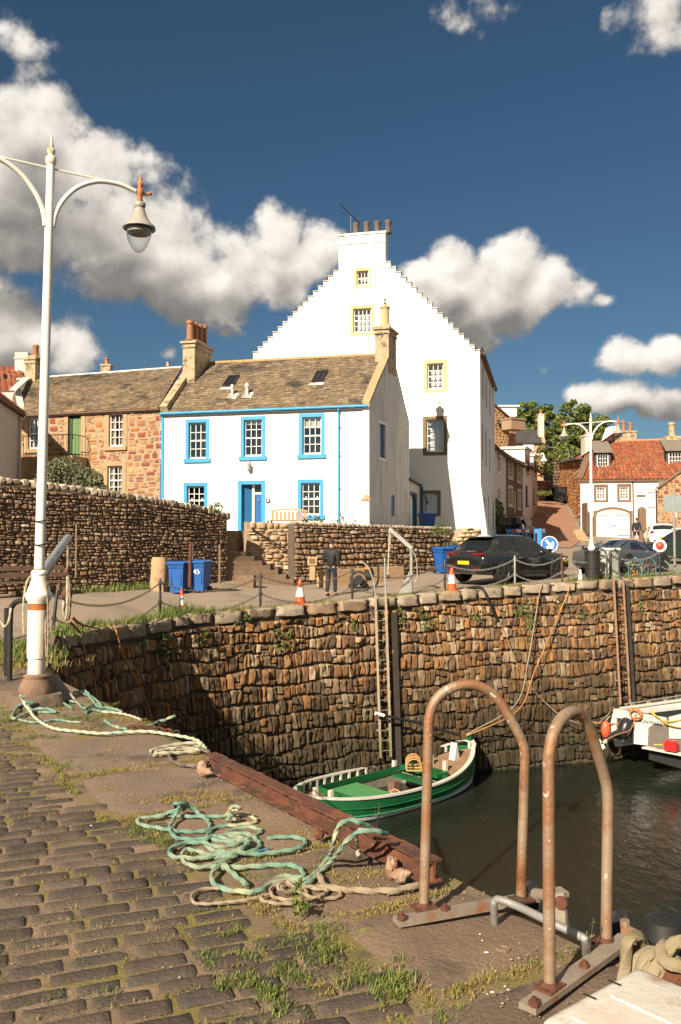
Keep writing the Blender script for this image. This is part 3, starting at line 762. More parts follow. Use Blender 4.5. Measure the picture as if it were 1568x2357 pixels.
def pots(parent, O, dirv, n, gap, h, r, mat=None):
    for i in range(n):
        p = V(O) + V(dirv) * gap * i; k = R(.92, 1.08)
        MB().lathe([(r * 1.2, 0), (r * 1.2, .05), (r, .08), (r * .88, h * k * .8), (r * 1.12, h * k * .82), (r * 1.12, h * k * .93), (r * .95, h * k), (r * .7, h * k), (r * .7, h * k - .1)], p, 12).build('chimney_pot', mat or m_pot, parent, smooth=40)
def stack(name, parent, A0, e1, e2, w, l, z0, z1, mat=None, cap=.10):
    """chimney stack from a corner: e1 across, e2 back"""
    mat = mat or m_chim; A0 = V((A0[0], A0[1], 0)); e1 = V((e1[0], e1[1], 0)).normalized(); e2 = V((e2[0], e2[1], 0)).normalized(); mb = MB()
    def blk(o, za, zb):
        q = [A0 - e1 * o - e2 * o, A0 + e1 * (w + o) - e2 * o, A0 + e1 * (w + o) + e2 * (l + o), A0 - e1 * o + e2 * (l + o)]
        mb.prism([p + Z * za for p in q], (0, 0, zb - za))
    blk(0, z0, z1 - .30); blk(.05, z1 - .30, z1 - .22); blk(.02, z1 - .22, z1 - .10)
    blk(cap, z1 - .10, z1); 
    q = [A0 - e1 * cap * .6 - e2 * cap * .6, A0 + e1 * (w + cap * .6) - e2 * cap * .6, A0 + e1 * (w + cap * .6) + e2 * (l + cap * .6), A0 - e1 * cap * .6 + e2 * (l + cap * .6)]
    c = (q[0] + q[2]) / 2; n = len(mb.v)
    mb.add([p + Z * z1 for p in q] + [c + (p - c) * .55 + Z * (z1 + .16) for p in q], [(0, 1, 5, 4), (1, 2, 6, 5), (2, 3, 7, 6), (3, 0, 4, 7), (4, 5, 6, 7)])
    return mb.build(name, mat, parent)

# ---- white house with blue trim
bh = thing('blue_trim_house', 'white two-storey house with bright blue window frames, blue door and stone-slate roof', 'house', (-3.3, 37, TZ))
FLp, FRp, GB = V((-7.85, 38.1, 0)), V((1.19, 36, 0)), V((.34, .94, 0))
wf = Wall(FLp, FRp); EZ = 7.22
U1 = wf.rect(434.4, 972.6, 474.4, 1056); U2 = wf.rect(561.6, 966, 603.1, 1050.5); U3 = wf.rect(696.3, 959.7, 739.7, 1046)
L1 = wf.rect(430.5, 1118.6, 470.4, 1199); L3 = wf.rect(693.5, 1111.5, 737, 1195); DR = wf.rect(556, 1114.7, 602, 1203)
L1 = (L1[0], 2.75, L1[2], L1[3]); L3 = (L3[0], 2.72, L3[2], L3[3]); DR = (DR[0], TZ, DR[2], DR[3])
mb = MB(); panel(mb, wf, [(0, EZ, wf.L, EZ)], TZ - .2, [U1, U2, U3, L1, L3, DR], .17)
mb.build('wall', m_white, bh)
for h, b in ((U1, 0), (U2, .12), (U3, .30)): window(bh, wf, h, 3, 4, .17, .15, m_blue, sill=.17, blind=b, surr_out=.025)
for h in (L1, L3):
    wo = window(bh, wf, h, 3, 4, .17, .15, m_blue, sill=.17, surr_out=.025)
    mb = MB()
    for k in (.2, .8): mb.ball(wf.p(h[0] + (h[2] - h[0]) * k, (h[1] + h[3]) / 2 + .08, -.2), .055)
    mb.build('ornament', m_frame, wo)
# front door: recessed, blue, with fanlight
a, z0, b, z1 = DR; zt = z1 - .42
mb = MB(); mb.quad(wf.p(a, z0, -.169), wf.p(a + .38, z0, -.32), wf.p(a + .38, z1, -.32), wf.p(a, z1, -.169)); mb.build('door_ingo', m_deepblue, bh)
dr = MB(); dr.box(wf.p((a + .52 + b) / 2, (z0 + zt) / 2, -.30), (b - a - .55, .05, zt - z0), A=wf.A)
for (q0, q1) in ((.08, .45), (.5, .92)):
    for (r0, r1) in ((.06, .40), (.46, .9)):
        wd = b - a - .55; dr.box(wf.p(a + .53 + wd * (q0 + q1) / 2, z0 + (zt - z0) * (r0 + r1) / 2, -.272), (wd * (q1 - q0) * .8, .012, (zt - z0) * (r1 - r0) * .85), A=wf.A)
d = dr.build('door', m_bluedoor, bh)
MB().ball(wf.p(a + .53 + (b - a - .55) * .5, z0 + 1.35, -.255), .05).build('knocker', m_galv, d)
MB().box(wf.p(a + .45, (z0 + z1) / 2, -.29), (.10, .10, z1 - z0), A=wf.A).box(wf.p((a + .5 + b) / 2, zt + .04, -.285), (b - a - .5, .08, .08), A=wf.A).build('door_frame', m_frame, bh)
MB().box(wf.p((a + .5 + b) / 2, (zt + z1) / 2 + .04, -.31), (b - a - .5, .02, z1 - zt - .08), A=wf.A).build('fanlight', m_carglass, bh)
mb = MB()
for (x0, y0, x1, y1) in ((a - .16, z0, a, z1 + .16), (b, z0, b + .16, z1 + .16), (a, z1, b, z1 + .16)): mb.box(wf.p((x0 + x1) / 2, (y0 + y1) / 2, .0), (x1 - x0, .05, y1 - y0), A=wf.A)
mb.quad(wf.p(a + .003, z0, 0), wf.p(a + .003, z0, -.169), wf.p(a + .003, z1, -.169), wf.p(a + .003, z1, 0)); mb.build('door_surround', m_blue, bh)
# gutters, pipes
mb = MB(); mb.tube([wf.p(-.05, EZ + .0, .13), wf.p(wf.L - .02, EZ + .03, .13)], .065, 8)
for s_ in (1, 3, 5, 7, 8.6): mb.box(wf.p(s_, EZ + .01, .08), (.03, .2, .09), A=wf.A)
g = mb.build('gutter', m_blue, bh, smooth=50)
sdp = wf.px(781, 1000)[0]
mb = MB(); mb.tube(spline([wf.p(sdp, EZ, .13), wf.p(sdp, EZ - .2, .10), wf.p(sdp, EZ - .3, .06), wf.p(sdp, TZ, .06)], per=3), .042, 8)
for zz in (6.4, 5.2, 3.8, 2.8): mb.lathe([(.058, 0), (.058, .05)], wf.p(sdp, zz, .06), 8)
mb.build('downpipe', m_blue, bh, smooth=50)
MB().box(wf.p(.03, (EZ + TZ) / 2, .02), (.11, .08, EZ - TZ), A=wf.A).build('corner_strip', m_blue, bh)
# wall lantern, plaque
s_, z_ = wf.px(576, 1078); ln = MB(); ln.lathe([(.02, .22), (.10, .14), (.095, .12), (.08, -.08), (.05, -.12), (.02, -.14)], wf.p(s_, z_, .16), 6); ln.tube(spline([wf.p(s_, z_ - .1, .02), wf.p(s_, z_ - .2, .1), wf.p(s_, z_ - .12, .16)]), .012, 6)
ln.tube(spline([wf.p(s_ + .0, z_ + .1, .01), wf.p(s_, z_ + .33, .1), wf.p(s_, z_ + .22, .16)]), .012, 6); ln.build('wall_lantern', m_galv, bh)
s_, z_ = wf.px(617.6, 1152.6); q = MB().lathe([(.11, 0), (.11, .03), (.08, .035)], wf.p(s_, z_, 0), 14, axis=wf.N).build('plaque', m_black, bh, smooth=30)
MB().lathe([(.055, .036), (.05, .042)], wf.p(s_, z_, 0), 10, axis=wf.N).build('crest', m_frame, q)
# roof
AL, AR = FLp + V((.30, .954, 0)) * 3.35 + Z * 10.1, FRp + GB * 3.35 + Z * 10.1
e0, e1 = wf.p(.0, EZ + .02, .12), wf.p(wf.L - .3, EZ + .02, .12); c_ = AR - wf.A * .3
rf = MB(); rf.prism([e0, e1, c_, AL], (0, 0, -.12)); rf.build('roof_deck', m_slateD, bh)
BL, BR = FLp + V((.30, .954, 0)) * 6.3 + Z * 7.3, FRp + GB * 6.2 + Z * 7.3
MB().quad(BR, BL, AL, AR - wf.A * .3).build('rear_roof', m_slateD, bh)
mb = MB(); tiles(mb, e0 + Z * .02, e1 + Z * .02, c_ + Z * .02, AL + Z * .02, .15, (.18, .34), .022)
roof = mb.build('roof', m_slate, bh)
mb = MB()
for i in range(16):
    p, q = AL.lerp(AR, i / 16), AL.lerp(AR, (i + .97) / 16); mb.tube([p + Z * R(-.01, .01), q], .10, 8)
mb.build('ridge', M('ridge_tile', [(.46, .26, .09), (.38, .22, .10)], .8, 5, spots=[((.2, .15, .1), 4, .6, .7)]), roof, smooth=60)
rn = (e1 - e0).cross(AL - e0).normalized()
def on_roof(x, y, pl0=None, n=None):
    pl0 = pl0 or e0; n = n or rn; r = ray(x, y); c = V((0, 0, EYE)); return c + r * ((pl0 - c).dot(n) / r.dot(n))
ru = (AL - e0).normalized()
for (x0, y0, x1, y1) in ((520, 869, 546, 891), (724, 858, 750, 881)):
    p = on_roof((x0 + x1) / 2, (y0 + y1) / 2); w_, h_ = .52, .95
    rl = MB()
    def q4(u, v, o): return p + wf.A * u + ru * v + rn * o
    for (ua, va, ub, vb) in ((-w_ / 2, -h_ / 2, -w_ / 2 + .06, h_ / 2), (w_ / 2 - .06, -h_ / 2, w_ / 2, h_ / 2), (-w_ / 2, -h_ / 2, w_ / 2, -h_ / 2 + .07), (-w_ / 2, h_ / 2 - .07, w_ / 2, h_ / 2), (-.02, -h_ / 2, .02, h_ / 2)):
        rl.prism([q4(ua, va, .03), q4(ub, va, .03), q4(ub, vb, .03), q4(ua, vb, .03)], rn * .09)
    ro = rl.build('rooflight', m_black, roof); MB().quad(q4(-w_ / 2, -h_ / 2, .09), q4(w_ / 2, -h_ / 2, .09), q4(w_ / 2, h_ / 2, .09), q4(-w_ / 2, h_ / 2, .09)).build('pane', m_carglass, ro)
    MB().prism([q4(-.34, -.72, .035), q4(.34, -.72, .035), q4(.30, -.5, .035), q4(-.30, -.5, .035)], rn * .02).build('flashing', m_lead, ro)
for (x, y, r_) in ((535, 905, .055), (569, 903, .075)):
    p = on_roof(x, y + 8); MB().lathe([(r_ + .06, 0), (r_, .05), (r_, .42), (r_ * 1.5, .44), (r_ * 1.5, .52), (r_, .58)], p - Z * .04, 10).box(p + V((0, -.06, .0)), (.5, .5, .02), A=ru).build('roof_vent', m_lead, roof, smooth=40)
# gable
wg = Wall(FRp, FRp + GB * 6.3); GW = wg.rect(872, 976, 886.5, 1054); GS = wg.rect(900.5, 1140, 908.5, 1189)
segs = [(0, 7.25, 3.05, 9.95), (3.05, 10.1, 3.75, 10.1)]; n = 15
for i in range(n):
    a = 3.75 + (6.28 - 3.75) * i / n; b = 3.75 + (6.28 - 3.75) * (i + 1) / n; zz = 10.0 - (10.0 - 7.45) * (i + .55) / n; segs.append((a, zz, b, zz - .04))
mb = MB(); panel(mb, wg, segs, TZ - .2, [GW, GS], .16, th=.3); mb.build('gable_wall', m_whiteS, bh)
mb = MB(); mb.box(wg.p((GW[0] + GW[2]) / 2, (GW[1] + GW[3]) / 2, -.1), (GW[2] - GW[0], .06, GW[3] - GW[1]), A=wg.A); gw = mb.build('gable_window', m_deepblue, bh)
mb = MB(); a, z0, b, z1 = GW
for (x0, y0, x1, y1) in ((a - .12, z0 - .12, a, z1 + .12), (b, z0 - .12, b + .12, z1 + .12), (a, z1, b, z1 + .12), (a, z0 - .12, b, z0)): mb.box(wg.p((x0 + x1) / 2, (y0 + y1) / 2, .01), (x1 - x0, .05, y1 - y0), A=wg.A)
mb.build('frame', m_frame, gw)
MB().box(wg.p((GS[0] + GS[2]) / 2, (GS[1] + GS[3]) / 2, -.08), (GS[2] - GS[0], .06, GS[3] - GS[1]), A=wg.A).build('slit_window', m_deepblue, bh)
# stone skew up the front slope
mb = MB(); 
for i in range(9):
    p, q = V((0, 7.3, 0)).lerp(V((3.05, 10.0, 0)), i / 9), V((0, 7.3, 0)).lerp(V((3.05, 10.0, 0)), (i + .96) / 9)
    a_, b_ = wg.p(p.x, p.y, .02), wg.p(q.x, q.y, .02); o = -wg.N * .36
    mb.prism([a_, b_, b_ + o, a_ + o], (0, 0, R(.12, .17)))
mb.build('skew', m_dress, bh)
mb = MB(); d0 = V((-7.75, 37.95, 7.42)); d1 = AL + V((-.1, -.1, .05))
for i in range(9): mb.bar(d0.lerp(d1, i / 9), d0.lerp(d1, (i + .97) / 9), .36, .30 + R(-.02, .02))
mb.build('party_skew', m_chim, bh)
c1 = stack('chimney', bh, (-7.28, 39.85), wf.A, (.31, .95), .58, 1.75, 8.3, 10.85)
pots(c1, V((-6.98, 40.05, 10.95)), (.31, .95, 0), 4, .46, 1.0, .17)
c2 = stack('chimney', bh, (1.55, 38.72), wf.A, GB, .62, 1.2, 9.2, 11.22)
mb = MB().lathe([(.30, 0), (.24, .12), (.20, .2), (.19, .85), (.23, .88), (.23, .95), (.12, .98), (.12, 1.05)], V((2.02, 39.1, 11.3)), 12); mb.build('chimney_pot', M('buff_pot', [(.50, .38, .20), (.42, .30, .15)], .8, 4), c2, smooth=40)
MB().lathe([(.03, 0), (.06, .1), (.02, .2), (.05, .28), (.015, .36), (.01, .6)], V((2.02, 39.1, 12.3)), 8).build('finial', m_black, c2)
# corbelled corner stone
s_, z_ = wf.px(838, 1147); mb = MB(); mb.add([wf.p(wf.L - .38, z_ - .1, .03), wf.p(wf.L + .05, z_ - .1, .03), wf.p(wf.L + .05, z_, .06), wf.p(wf.L - .1, z_ + .22, .01), wf.p(wf.L - .38, z_ - .1, -.1), wf.p(wf.L + .05, z_ - .1, -.1)], [(0, 1, 2, 3), (0, 4, 5, 1)])
mb.build('corner_stone', m_dress, bh)
# lean-to porch behind the gable
wp = Wall(FRp + GB * 6.3, (4.12, 44.7)); PD = wp.rect(944.5, 1138, 957.5, 1216); PD = (PD[0], TZ, PD[2], PD[3]); zt = 4.55
mb = MB(); panel(mb, wp, [(0, zt, wp.L, zt - .1)], TZ - .1, [PD], .2); po = mb.build('porch', m_harl, bh)
mb = MB(); mb.prism([wp.p(-.1, zt + .02, .1), wp.p(wp.L + .1, zt - .1, .1), wp.p(wp.L, zt + .3, -1.6), wp.p(-.1, zt + .4, -1.6)], (0, 0, .09)); mb.build('porch_roof', m_slateD, po)
MB().box(wp.p((PD[0] + PD[2]) / 2 - .05, (PD[1] + PD[3]) / 2, -.17), (PD[2] - PD[0] - .1, .05, PD[3] - PD[1]), A=wp.A).build('porch_door', m_frame, po)
mb = MB(); a, z0, b, z1 = PD; mb.box(wp.p(b + .05, (z0 + z1) / 2, .0), (.14, .08, z1 - z0 + .1), A=wp.A).box(wp.p((a + b) / 2, z1 + .05, 0), (b - a, .08, .12), A=wp.A).box(wp.p(b - .06, (z0 + z1) / 2, -.1), (.16, .1, z1 - z0), A=wp.A); mb.build('porch_door_frame', m_deepblue, po)
MB().box(wp.p(wp.L - .08, (TZ + zt) / 2 - .1, .05), (.16, .12, zt - TZ - .2), A=wp.A).box(wp.p(wp.L - .05, zt - .2, .07), (.24, .16, .12), A=wp.A).build('porch_pipe', m_deepblue, po)
lp = wp.p(PD[0] + .15, 3.75, .16); MB().lathe([(.02, .2), (.13, .12), (.12, .1), (.08, -.1), (.03, -.13)], lp, 6).bar(lp + Z * .14, lp + Z * .14 - wp.N * .16, .03, .03).build('porch_lantern', m_black, po)

# ---- tall white crow-stepped house
th = thing('crowstep_house', 'tall white house with crow-stepped gable and chimney, largest building in view', 'house', (2, 46, TZ))
ww = Wall((-5.6, 46.92), (7.1, 44)); sR = ww.L; zE = ww.px(1107, 812)[1]
sl_, zl_ = ww.px(780, 619); sr_, zr_ = ww.px(887, 597); zT = ww.px(835, 540)[1]
s0_, z0_ = ww.px(583, 818); n = 17; segs = [(0, z0_ - .4, s0_, z0_ - .4)]
for i in range(n): a = s0_ + (sl_ - s0_) * i / n; b = s0_ + (sl_ - s0_) * (i + 1) / n; zz = z0_ + (zl_ - z0_) * (i + .6) / n; segs.append((a, zz, b, zz))
segs.append((sl_, zT, sr_, zT)); n = 18
for i in range(n): a = sr_ + (sR - sr_) * i / n; b = sr_ + (sR - sr_) * (i + 1) / n; zz = zr_ + (zE - zr_) * (i + .55) / n; segs.append((a, zz, b, zz))
WH = [ww.rect(*q) for q in ((821, 623, 848.5, 657), (813.3, 709.7, 855, 765.4), (983.6, 836, 1021.4, 896), (981.6, 966, 1021.5, 1040.3), (974, 1136, 1007.4, 1181))]
mb = MB(); panel(mb, ww, segs, TZ - .5, WH, .18, th=.42); mb.build('wall', m_white, th)
for h, cr, sm, su in zip(WH, ((3, 2), (4, 4), (3, 4), (3, 4), (3, 3)), (m_yellow, m_yellow, m_yellow, m_brownst, m_brownst), (.15, .16, .17, .18, .16)):
    window(th, ww, h, cr[0], cr[1], .18, su, sm, surr_bottom=True, blind=.16 if sm is m_brownst else 0, curtain=.0, surr_out=.012, fw=.06)
mb = MB()
for i, g in enumerate(segs):
    if g[2] <= sl_ + .01 and i or g[0] >= sr_ - .01: mb.box(ww.p((g[0] + g[2]) / 2, g[1] + .025, -.2), (g[2] - g[0] + .05, .5, .05), A=ww.A)
mb.build('step_coping', M('step_coping', [(.55, .53, .49), (.30, .28, .25)], .9, 4), th)
# chimney head and pots
cm = (sl_ + sr_) / 2; mb = MB(); mb.box(ww.p(cm, zT - .42, -.38), (sr_ - sl_ + .06, .86, .10), A=ww.A).box(ww.p(cm, zT + .05, -.36), (sr_ - sl_ + .10, .84, .10), A=ww.A).box(ww.p(cm, (zT + zl_) / 2 - .6, -.56), (sr_ - sl_ - .01, .36, zT - zl_ + 1.0), A=ww.A)
ch = mb.build('chimney', m_white, th)
for k in range(4):
    MB().lathe([(.20, 0), (.17, .1), (.15, .5), (.19, .56), (.19, .66), (.13, .7)], ww.p(sl_ + .85 + k * .58, zT + .1, -.4), 12).build('chimney_pot', m_potD, ch, smooth=40)
mb = MB(); ap = ww.p(sl_ + .55, zT + .1, -.5); mb.tube([ap, ap + Z * 1.25], .025, 6); b_ = ap + Z * 1.2; dv = V((.55, .3, -.42)); mb.tube([b_ - dv * 1.1, b_ + dv * .9], .02, 5)
for k in range(7): q = b_ - dv * 1.0 + dv * .28 * k; mb.tube([q - V((-.15, .26, .05)), q + V((-.15, .26, .05))], .012, 4)
mb.tube([b_ + dv * .6 - Z * .3, b_ + dv * .6 + Z * .3], .015, 4); mb.tube([b_ + dv * .7 - Z * .3 + V((.1, 0, 0)), b_ + dv * .7 + Z * .3 + V((.1, 0, 0))], .015, 4)
mb.build('aerial', m_black, ch)
leaves(MB(), ww.p(sl_ + .2, zT - .02, -.05), (.28, .2, .22), 70, .06).build('moss', m_moss, ch)
# side wall, roofs
ws = Wall((7.1, 44), (9.72, 54.9)); SH = []
for q in ((1110.2, 841.7, 1113.6, 918), (1109, 973.8, 1112.6, 1060), (1118, 870, 1121.6, 940.5), (1117.3, 989.5, 1121, 1074.6), (1126.6, 891.6, 1129.6, 957), (1126, 1009, 1129, 1087)): SH.append(ws.rect(*q))
D1, D2 = ws.rect(1111, 1145, 1118.5, 1236), ws.rect(1123.5, 1141, 1126.5, 1232); D1 = (D1[0], TZ - .2, D1[2], D1[3]); D2 = (D2[0], TZ - .2, D2[2], D2[3])
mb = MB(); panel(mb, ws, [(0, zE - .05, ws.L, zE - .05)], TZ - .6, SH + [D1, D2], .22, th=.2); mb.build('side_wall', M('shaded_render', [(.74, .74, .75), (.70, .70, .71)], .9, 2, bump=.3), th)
for h in SH: window(th, ws, h, 2, 4, .2, 0, fmat=m_bstone)
for h in (D1, D2): MB().box(ws.p((h[0] + h[2]) / 2, (h[1] + h[3]) / 2, -.15), (h[2] - h[0], .06, h[3] - h[1]), A=ws.A).build('side_door', m_wood, th)
mb = MB(); mb.box(ws.p(ws.L / 2, zE - .02, .10), (ws.L, .28, .14), A=ws.A); mb.build('eave', m_bstone, th)
MB().tube(spline([ws.p(.05, zE + .05, .2), ws.p(.0, zE + .25, .1), ws.p(-.1, zE - .1, .1)]), .035, 6).build('gutter_end', m_black, th)
MB().tube([ws.p(ws.L - 1.6, zE, .1), ws.p(ws.L - 1.6, TZ, .1)], .05, 6).build('downpipe', m_frame, th)
rz = ww.px(835, 600)[1]; ap = ww.p(cm, rz - .35, -.42); bk = ws.A * ws.L
mb = MB(); eR = ws.p(0, zE - .0, .15); eL = ww.p(s0_ - .6, z0_ - .9, -.42); mb.quad(eR, eR + bk, ap + bk, ap); mb.quad(ap, ap + bk, eL + bk, eL); mb.build('roof', m_slateD, th)
q = bk; wb = Wall((9.72, 54.9), (-3, 57.8)); mb = MB(); panel(mb, wb, [(0, zE, wb.L / 2, rz - .4), (wb.L / 2, rz - .4, wb.L, zE)], TZ, [], 0); mb.build('rear_wall', m_white, th)
MB().tube([ww.p(ww.px(995, 930)[0], ww.px(995, 898)[1], .02), ww.p(ww.px(994, 930)[0], ww.px(994, 963)[1], .02)], .012, 5).build('cable', m_galv, th)
# battered foot of the corner
mb = MB(); mb.add([ww.p(sR - 1.3, TZ - .5, .35), ws.p(.9, TZ - .5, .45), ws.p(.4, 4.6, .004), ww.p(sR - .4, 4.6, .004), ww.p(sR + .40, TZ - .5, .5), ww.p(sR, 4.6, .004)], [(0, 4, 5, 3), (4, 1, 2, 5)]); mb.build('battered_foot', m_white, th)

# ---- stone cottage
sc_ = thing('stone_cottage', 'orange sandstone rubble cottage with green door beside the blue-trimmed house', 'cottage', (-11, 39.4, TZ))
wc = Wall((-15.3, 40.33), (-7.93, 38.12)); CZ = 7.45
CW = [wc.rect(251, 950.7, 283.6, 1027.8), wc.rect(247.5, 1072.3, 281.5, 1140), wc.rect(65, 962.7, 94, 1033.6)]; CD = wc.rect(157, 954, 187, 1055)
mb = MB(); panel(mb, wc, [(0, CZ, wc.L, CZ)], TZ, CW + [CD], .2); mb.build('wall', m_mortar, sc_)
dh = [(h[0] - .24, h[1] - .2, h[2] + .24, h[3] + .22) for h in CW] + [(CD[0] - .24, CD[1] - .1, CD[2] + .24, CD[3] + .24)]
mb = MB(); stone_field(mb, lambda s, h, o: wc.p(s, h, o), wc.L, lambda s: TZ, lambda s: CZ, (.11, .32), (.18, .62), (.010, .035), gap=.003, holes=dh, wav=.09, n=4, m=4, rough=.012, split=.3)
mb.build('stonework', m_cottage, sc_, smooth=50)
for i, h in enumerate(CW): window(sc_, wc, h, 3, 4, .15, .20, m_dress, sill=.17, sill_over=0, surr_out=.028, curtain=.36)
mb = MB(); a, z0, b, z1 = CD
for (x0, y0, x1, y1) in ((a - .22, z0, a, z1), (b, z0, b + .22, z1), (a - .22, z1, b + .22, z1 + .2)): mb.box(wc.p((x0 + x1) / 2, (y0 + y1) / 2, .0), (x1 - x0, .06, y1 - y0), A=wc.A)
mb.build('door_surround', m_dress, sc_)
m_gd = P('sage_green', (.115, .19, .075), .5); m_gd2 = P('dark_green_frame', (.02, .045, .02), .5)
mb = MB(); wd = b - a; mb.box(wc.p(a + wd * .60, (z0 + z1) / 2 - .1, -.14), (wd * .78, .05, z1 - z0 - .2), A=wc.A)
for (u0, u1) in ((.27, .57), (.63, .93)):
    for (v0, v1) in ((.08, .36), (.42, .74), (.80, .9)): mb.box(wc.p(a + wd * (u0 + u1) / 2, z0 + (z1 - z0) * (v0 + v1) / 2, -.112), (wd * (u1 - u0), .012, (z1 - z0) * (v1 - v0)), A=wc.A)
d = mb.build('door', m_gd, sc_)
MB().box(wc.p(a + wd * .26, z0 + 1.0, -.09), (.03, .06, .14), A=wc.A).build('handle', m_black, d)
MB().box(wc.p(a + wd * .11, (z0 + z1) / 2, -.12), (wd * .22, .1, z1 - z0), A=wc.A).box(wc.p((a + b) / 2, z1 - .09, -.12), (wd, .1, .16), A=wc.A).build('door_frame', m_gd2, sc_)
# forestair platform with railing
mb = MB(); mb.prism([wc.p(a - 1.6, TZ, .05), wc.p(b + .35, TZ, .05), wc.p(b + .35, TZ, 1.2), wc.p(a - 1.6, TZ, 1.2)][::-1], (0, 0, CD[1] - TZ)); mb.build('forestair', m_dress, sc_)
mb = MB(); zr = CD[1]; path = [wc.p(a - 1.6, zr, 1.1), wc.p(b + .1, zr, 1.1), wc.p(b + .3, zr, .9), wc.p(b + .32, zr, .1)]
mb.tube([p + Z * .95 for p in path], .022, 6); mb.tube([p + Z * .1 for p in path], .015, 6)
for i in range(17): p = wc.p(a - 1.55 + (b - a + 1.7) * i / 16, zr, 1.1); mb.tube([p, p + Z * .95], .011, 5)
for i in range(4): p = path[2].lerp(path[3], i / 3.2); mb.tube([p, p + Z * .95], .011, 5)
mb.build('railing', m_black, sc_)
e0c, e1c = wc.p(-.1, CZ, .12), wc.p(wc.L - .05, CZ, .12); rc, rd = at(420, 846, 41.4), at(40, 874, 44.2)
MB().prism([e0c, e1c, rc, rd], (0, 0, -.1)).build('roof_deck', m_slateD, sc_)
mb = MB(); tiles(mb, e0c + Z * .02, e1c + Z * .02, rc + Z * .02, rd + Z * .02, .14, (.17, .34), .024); cr = mb.build('roof', m_slate, sc_)
mb = MB()
for i in range(8): mb.tube([rd.lerp(rc, i / 8), rd.lerp(rc, (i + .985) / 8)], .085, 8)
mb.build('ridge', m_lead, cr, smooth=60)
MB().tube([wc.p(-.1, CZ - .02, .14), wc.p(wc.L, CZ - .02, .14)], .05, 8).build('gutter', m_bstone, sc_, smooth=50)
mb = MB(); mb.bar(at(52, 957, 40.2) + Z * .05, at(40, 898, 42.2) + Z * .1, .3, .06).bar(at(30, 903, 41.2) + Z * .1, at(62, 874, 43.4) + Z * .1, .35, .06); mb.build('valley_lead', m_lead, cr)
q = at(56.5, 870, 43.6); c3 = stack('chimney', sc_, (q.x, q.y), wc.A, (.3, .95), .62, .9, 8.9, at(60, 824, 43.6).z, cap=.08)
MB().lathe([(.17, 0), (.15, .1), (.14, .45), (.17, .5), (.15, .62)], V((q.x + .45, q.y + .3, at(60, 824, 43.6).z + .1)), 12).build('chimney_pot', m_pot, c3, smooth=40)

# ---- cream harled house, left edge
lh = thing('harled_house', 'cream harled house with pantiled roof at the left edge', 'house', (-16, 36, TZ))
P0, P1 = at(-60, 940, 30.5), at(50, 955, 38.5); wl = Wall(P0, P1); lz = P1.z
mb = MB(); panel(mb, wl, [(0, lz, wl.L, lz)], TZ - .3, [], 0, th=.3); mb.build('wall', M('grey_cream_harling', [(.56, .50, .45), (.50, .45, .40)], .95, 3, bump=.4), lh)
up = V((-4.0, -.4, 3.2)); a_, b_ = wl.p(0, lz, .15), wl.p(wl.L - .4, lz, .15)
MB().prism([a_, wl.p(wl.L, lz, .15), wl.p(wl.L, lz, .15) + up, a_ + up], (0, 0, -.12)).build('roof_deck', m_bstone, lh)
mb = MB(); pantiles(mb, a_, b_, b_ + up, a_ + up, .34, .27); mb.build('roof', m_pan, lh, smooth=60)
mb = MB(); p = wl.p(wl.L - .2, lz + .05, .12)
for i in range(8): mb.bar(p + up * i / 8, p + up * (i + .97) / 8, .42, .2)
mb.build('skew', m_dress, lh)
MB().box(wl.p(wl.L / 2, lz - .05, .1), (wl.L, .25, .12), A=wl.A).build('eave', m_bstone, lh)
sd2 = wl.px(42, 1000)[0]; MB().tube(spline([wl.p(wl.L - .2, lz - .05, .2), wl.p(sd2 + .1, lz - .3, .15), wl.p(sd2, lz - .6, .08), wl.p(sd2, TZ, .08)], per=3), .05, 8).build('downpipe', m_lead, lh, smooth=50)
# ---- orange-roofed house behind it
oh = thing('orange_roof_house', 'distant house with bright orange pantile roof behind the left chimney', 'house', (-20, 53, TZ))
q = [at(-60, 905, 50), at(62, 902, 50), at(50, 846, 54), at(-60, 845, 54)]
mb = MB(); pantiles(mb, *q, .4, .32); oro = mb.build('roof', m_pan, oh, smooth=60)
mb = MB(); mb.prism([q[0], q[1], V((q[1].x, 50, TZ)), V((q[0].x, 50, TZ))], (0, 7, 0)); mb.build('wall', m_harl, oh)
p = on_roof(22, 868, q[0], (q[1] - q[0]).cross(q[3] - q[0]).normalized()); MB().box(p, (.7, .7, .1), A=(q[3] - q[0])).build('rooflight', m_carglass, oro)
MB().box(at(53, 850, 53.5), (.8, .6, 2.0)).box(at(53, 830, 53.5) + Z * .1, (.9, .7, .1)).build('chimney', m_harl, oh)
# small chimneys seen above the cottage ridge belong to a house behind
rh = thing('rear_house', 'house hidden behind the cottage, only its small chimney stacks showing above the ridge', 'house', (-15, 52, TZ))
MB().prism([(-19, 50, TZ), (-10, 49, TZ), (-9, 54, TZ), (-19, 55, TZ)], (0, 0, 6.5)).build('wall', m_harl, rh)
q = at(246, 850, 51.5); cq = MB().box(V((q.x, q.y, q.z - .8)), (.55, .6, 2.0)).box(V((q.x, q.y, q.z + .2)), (.65, .7, .1)).build('chimney', m_chim, rh); pots(cq, V((q.x, q.y, q.z + .24)), (1, 0, 0), 1, .2, .42, .13)
q = at(387, 845, 50); MB().lathe([(.1, -2), (.1, .25), (.13, .3)], q, 8).build('flue', m_chim, rh)
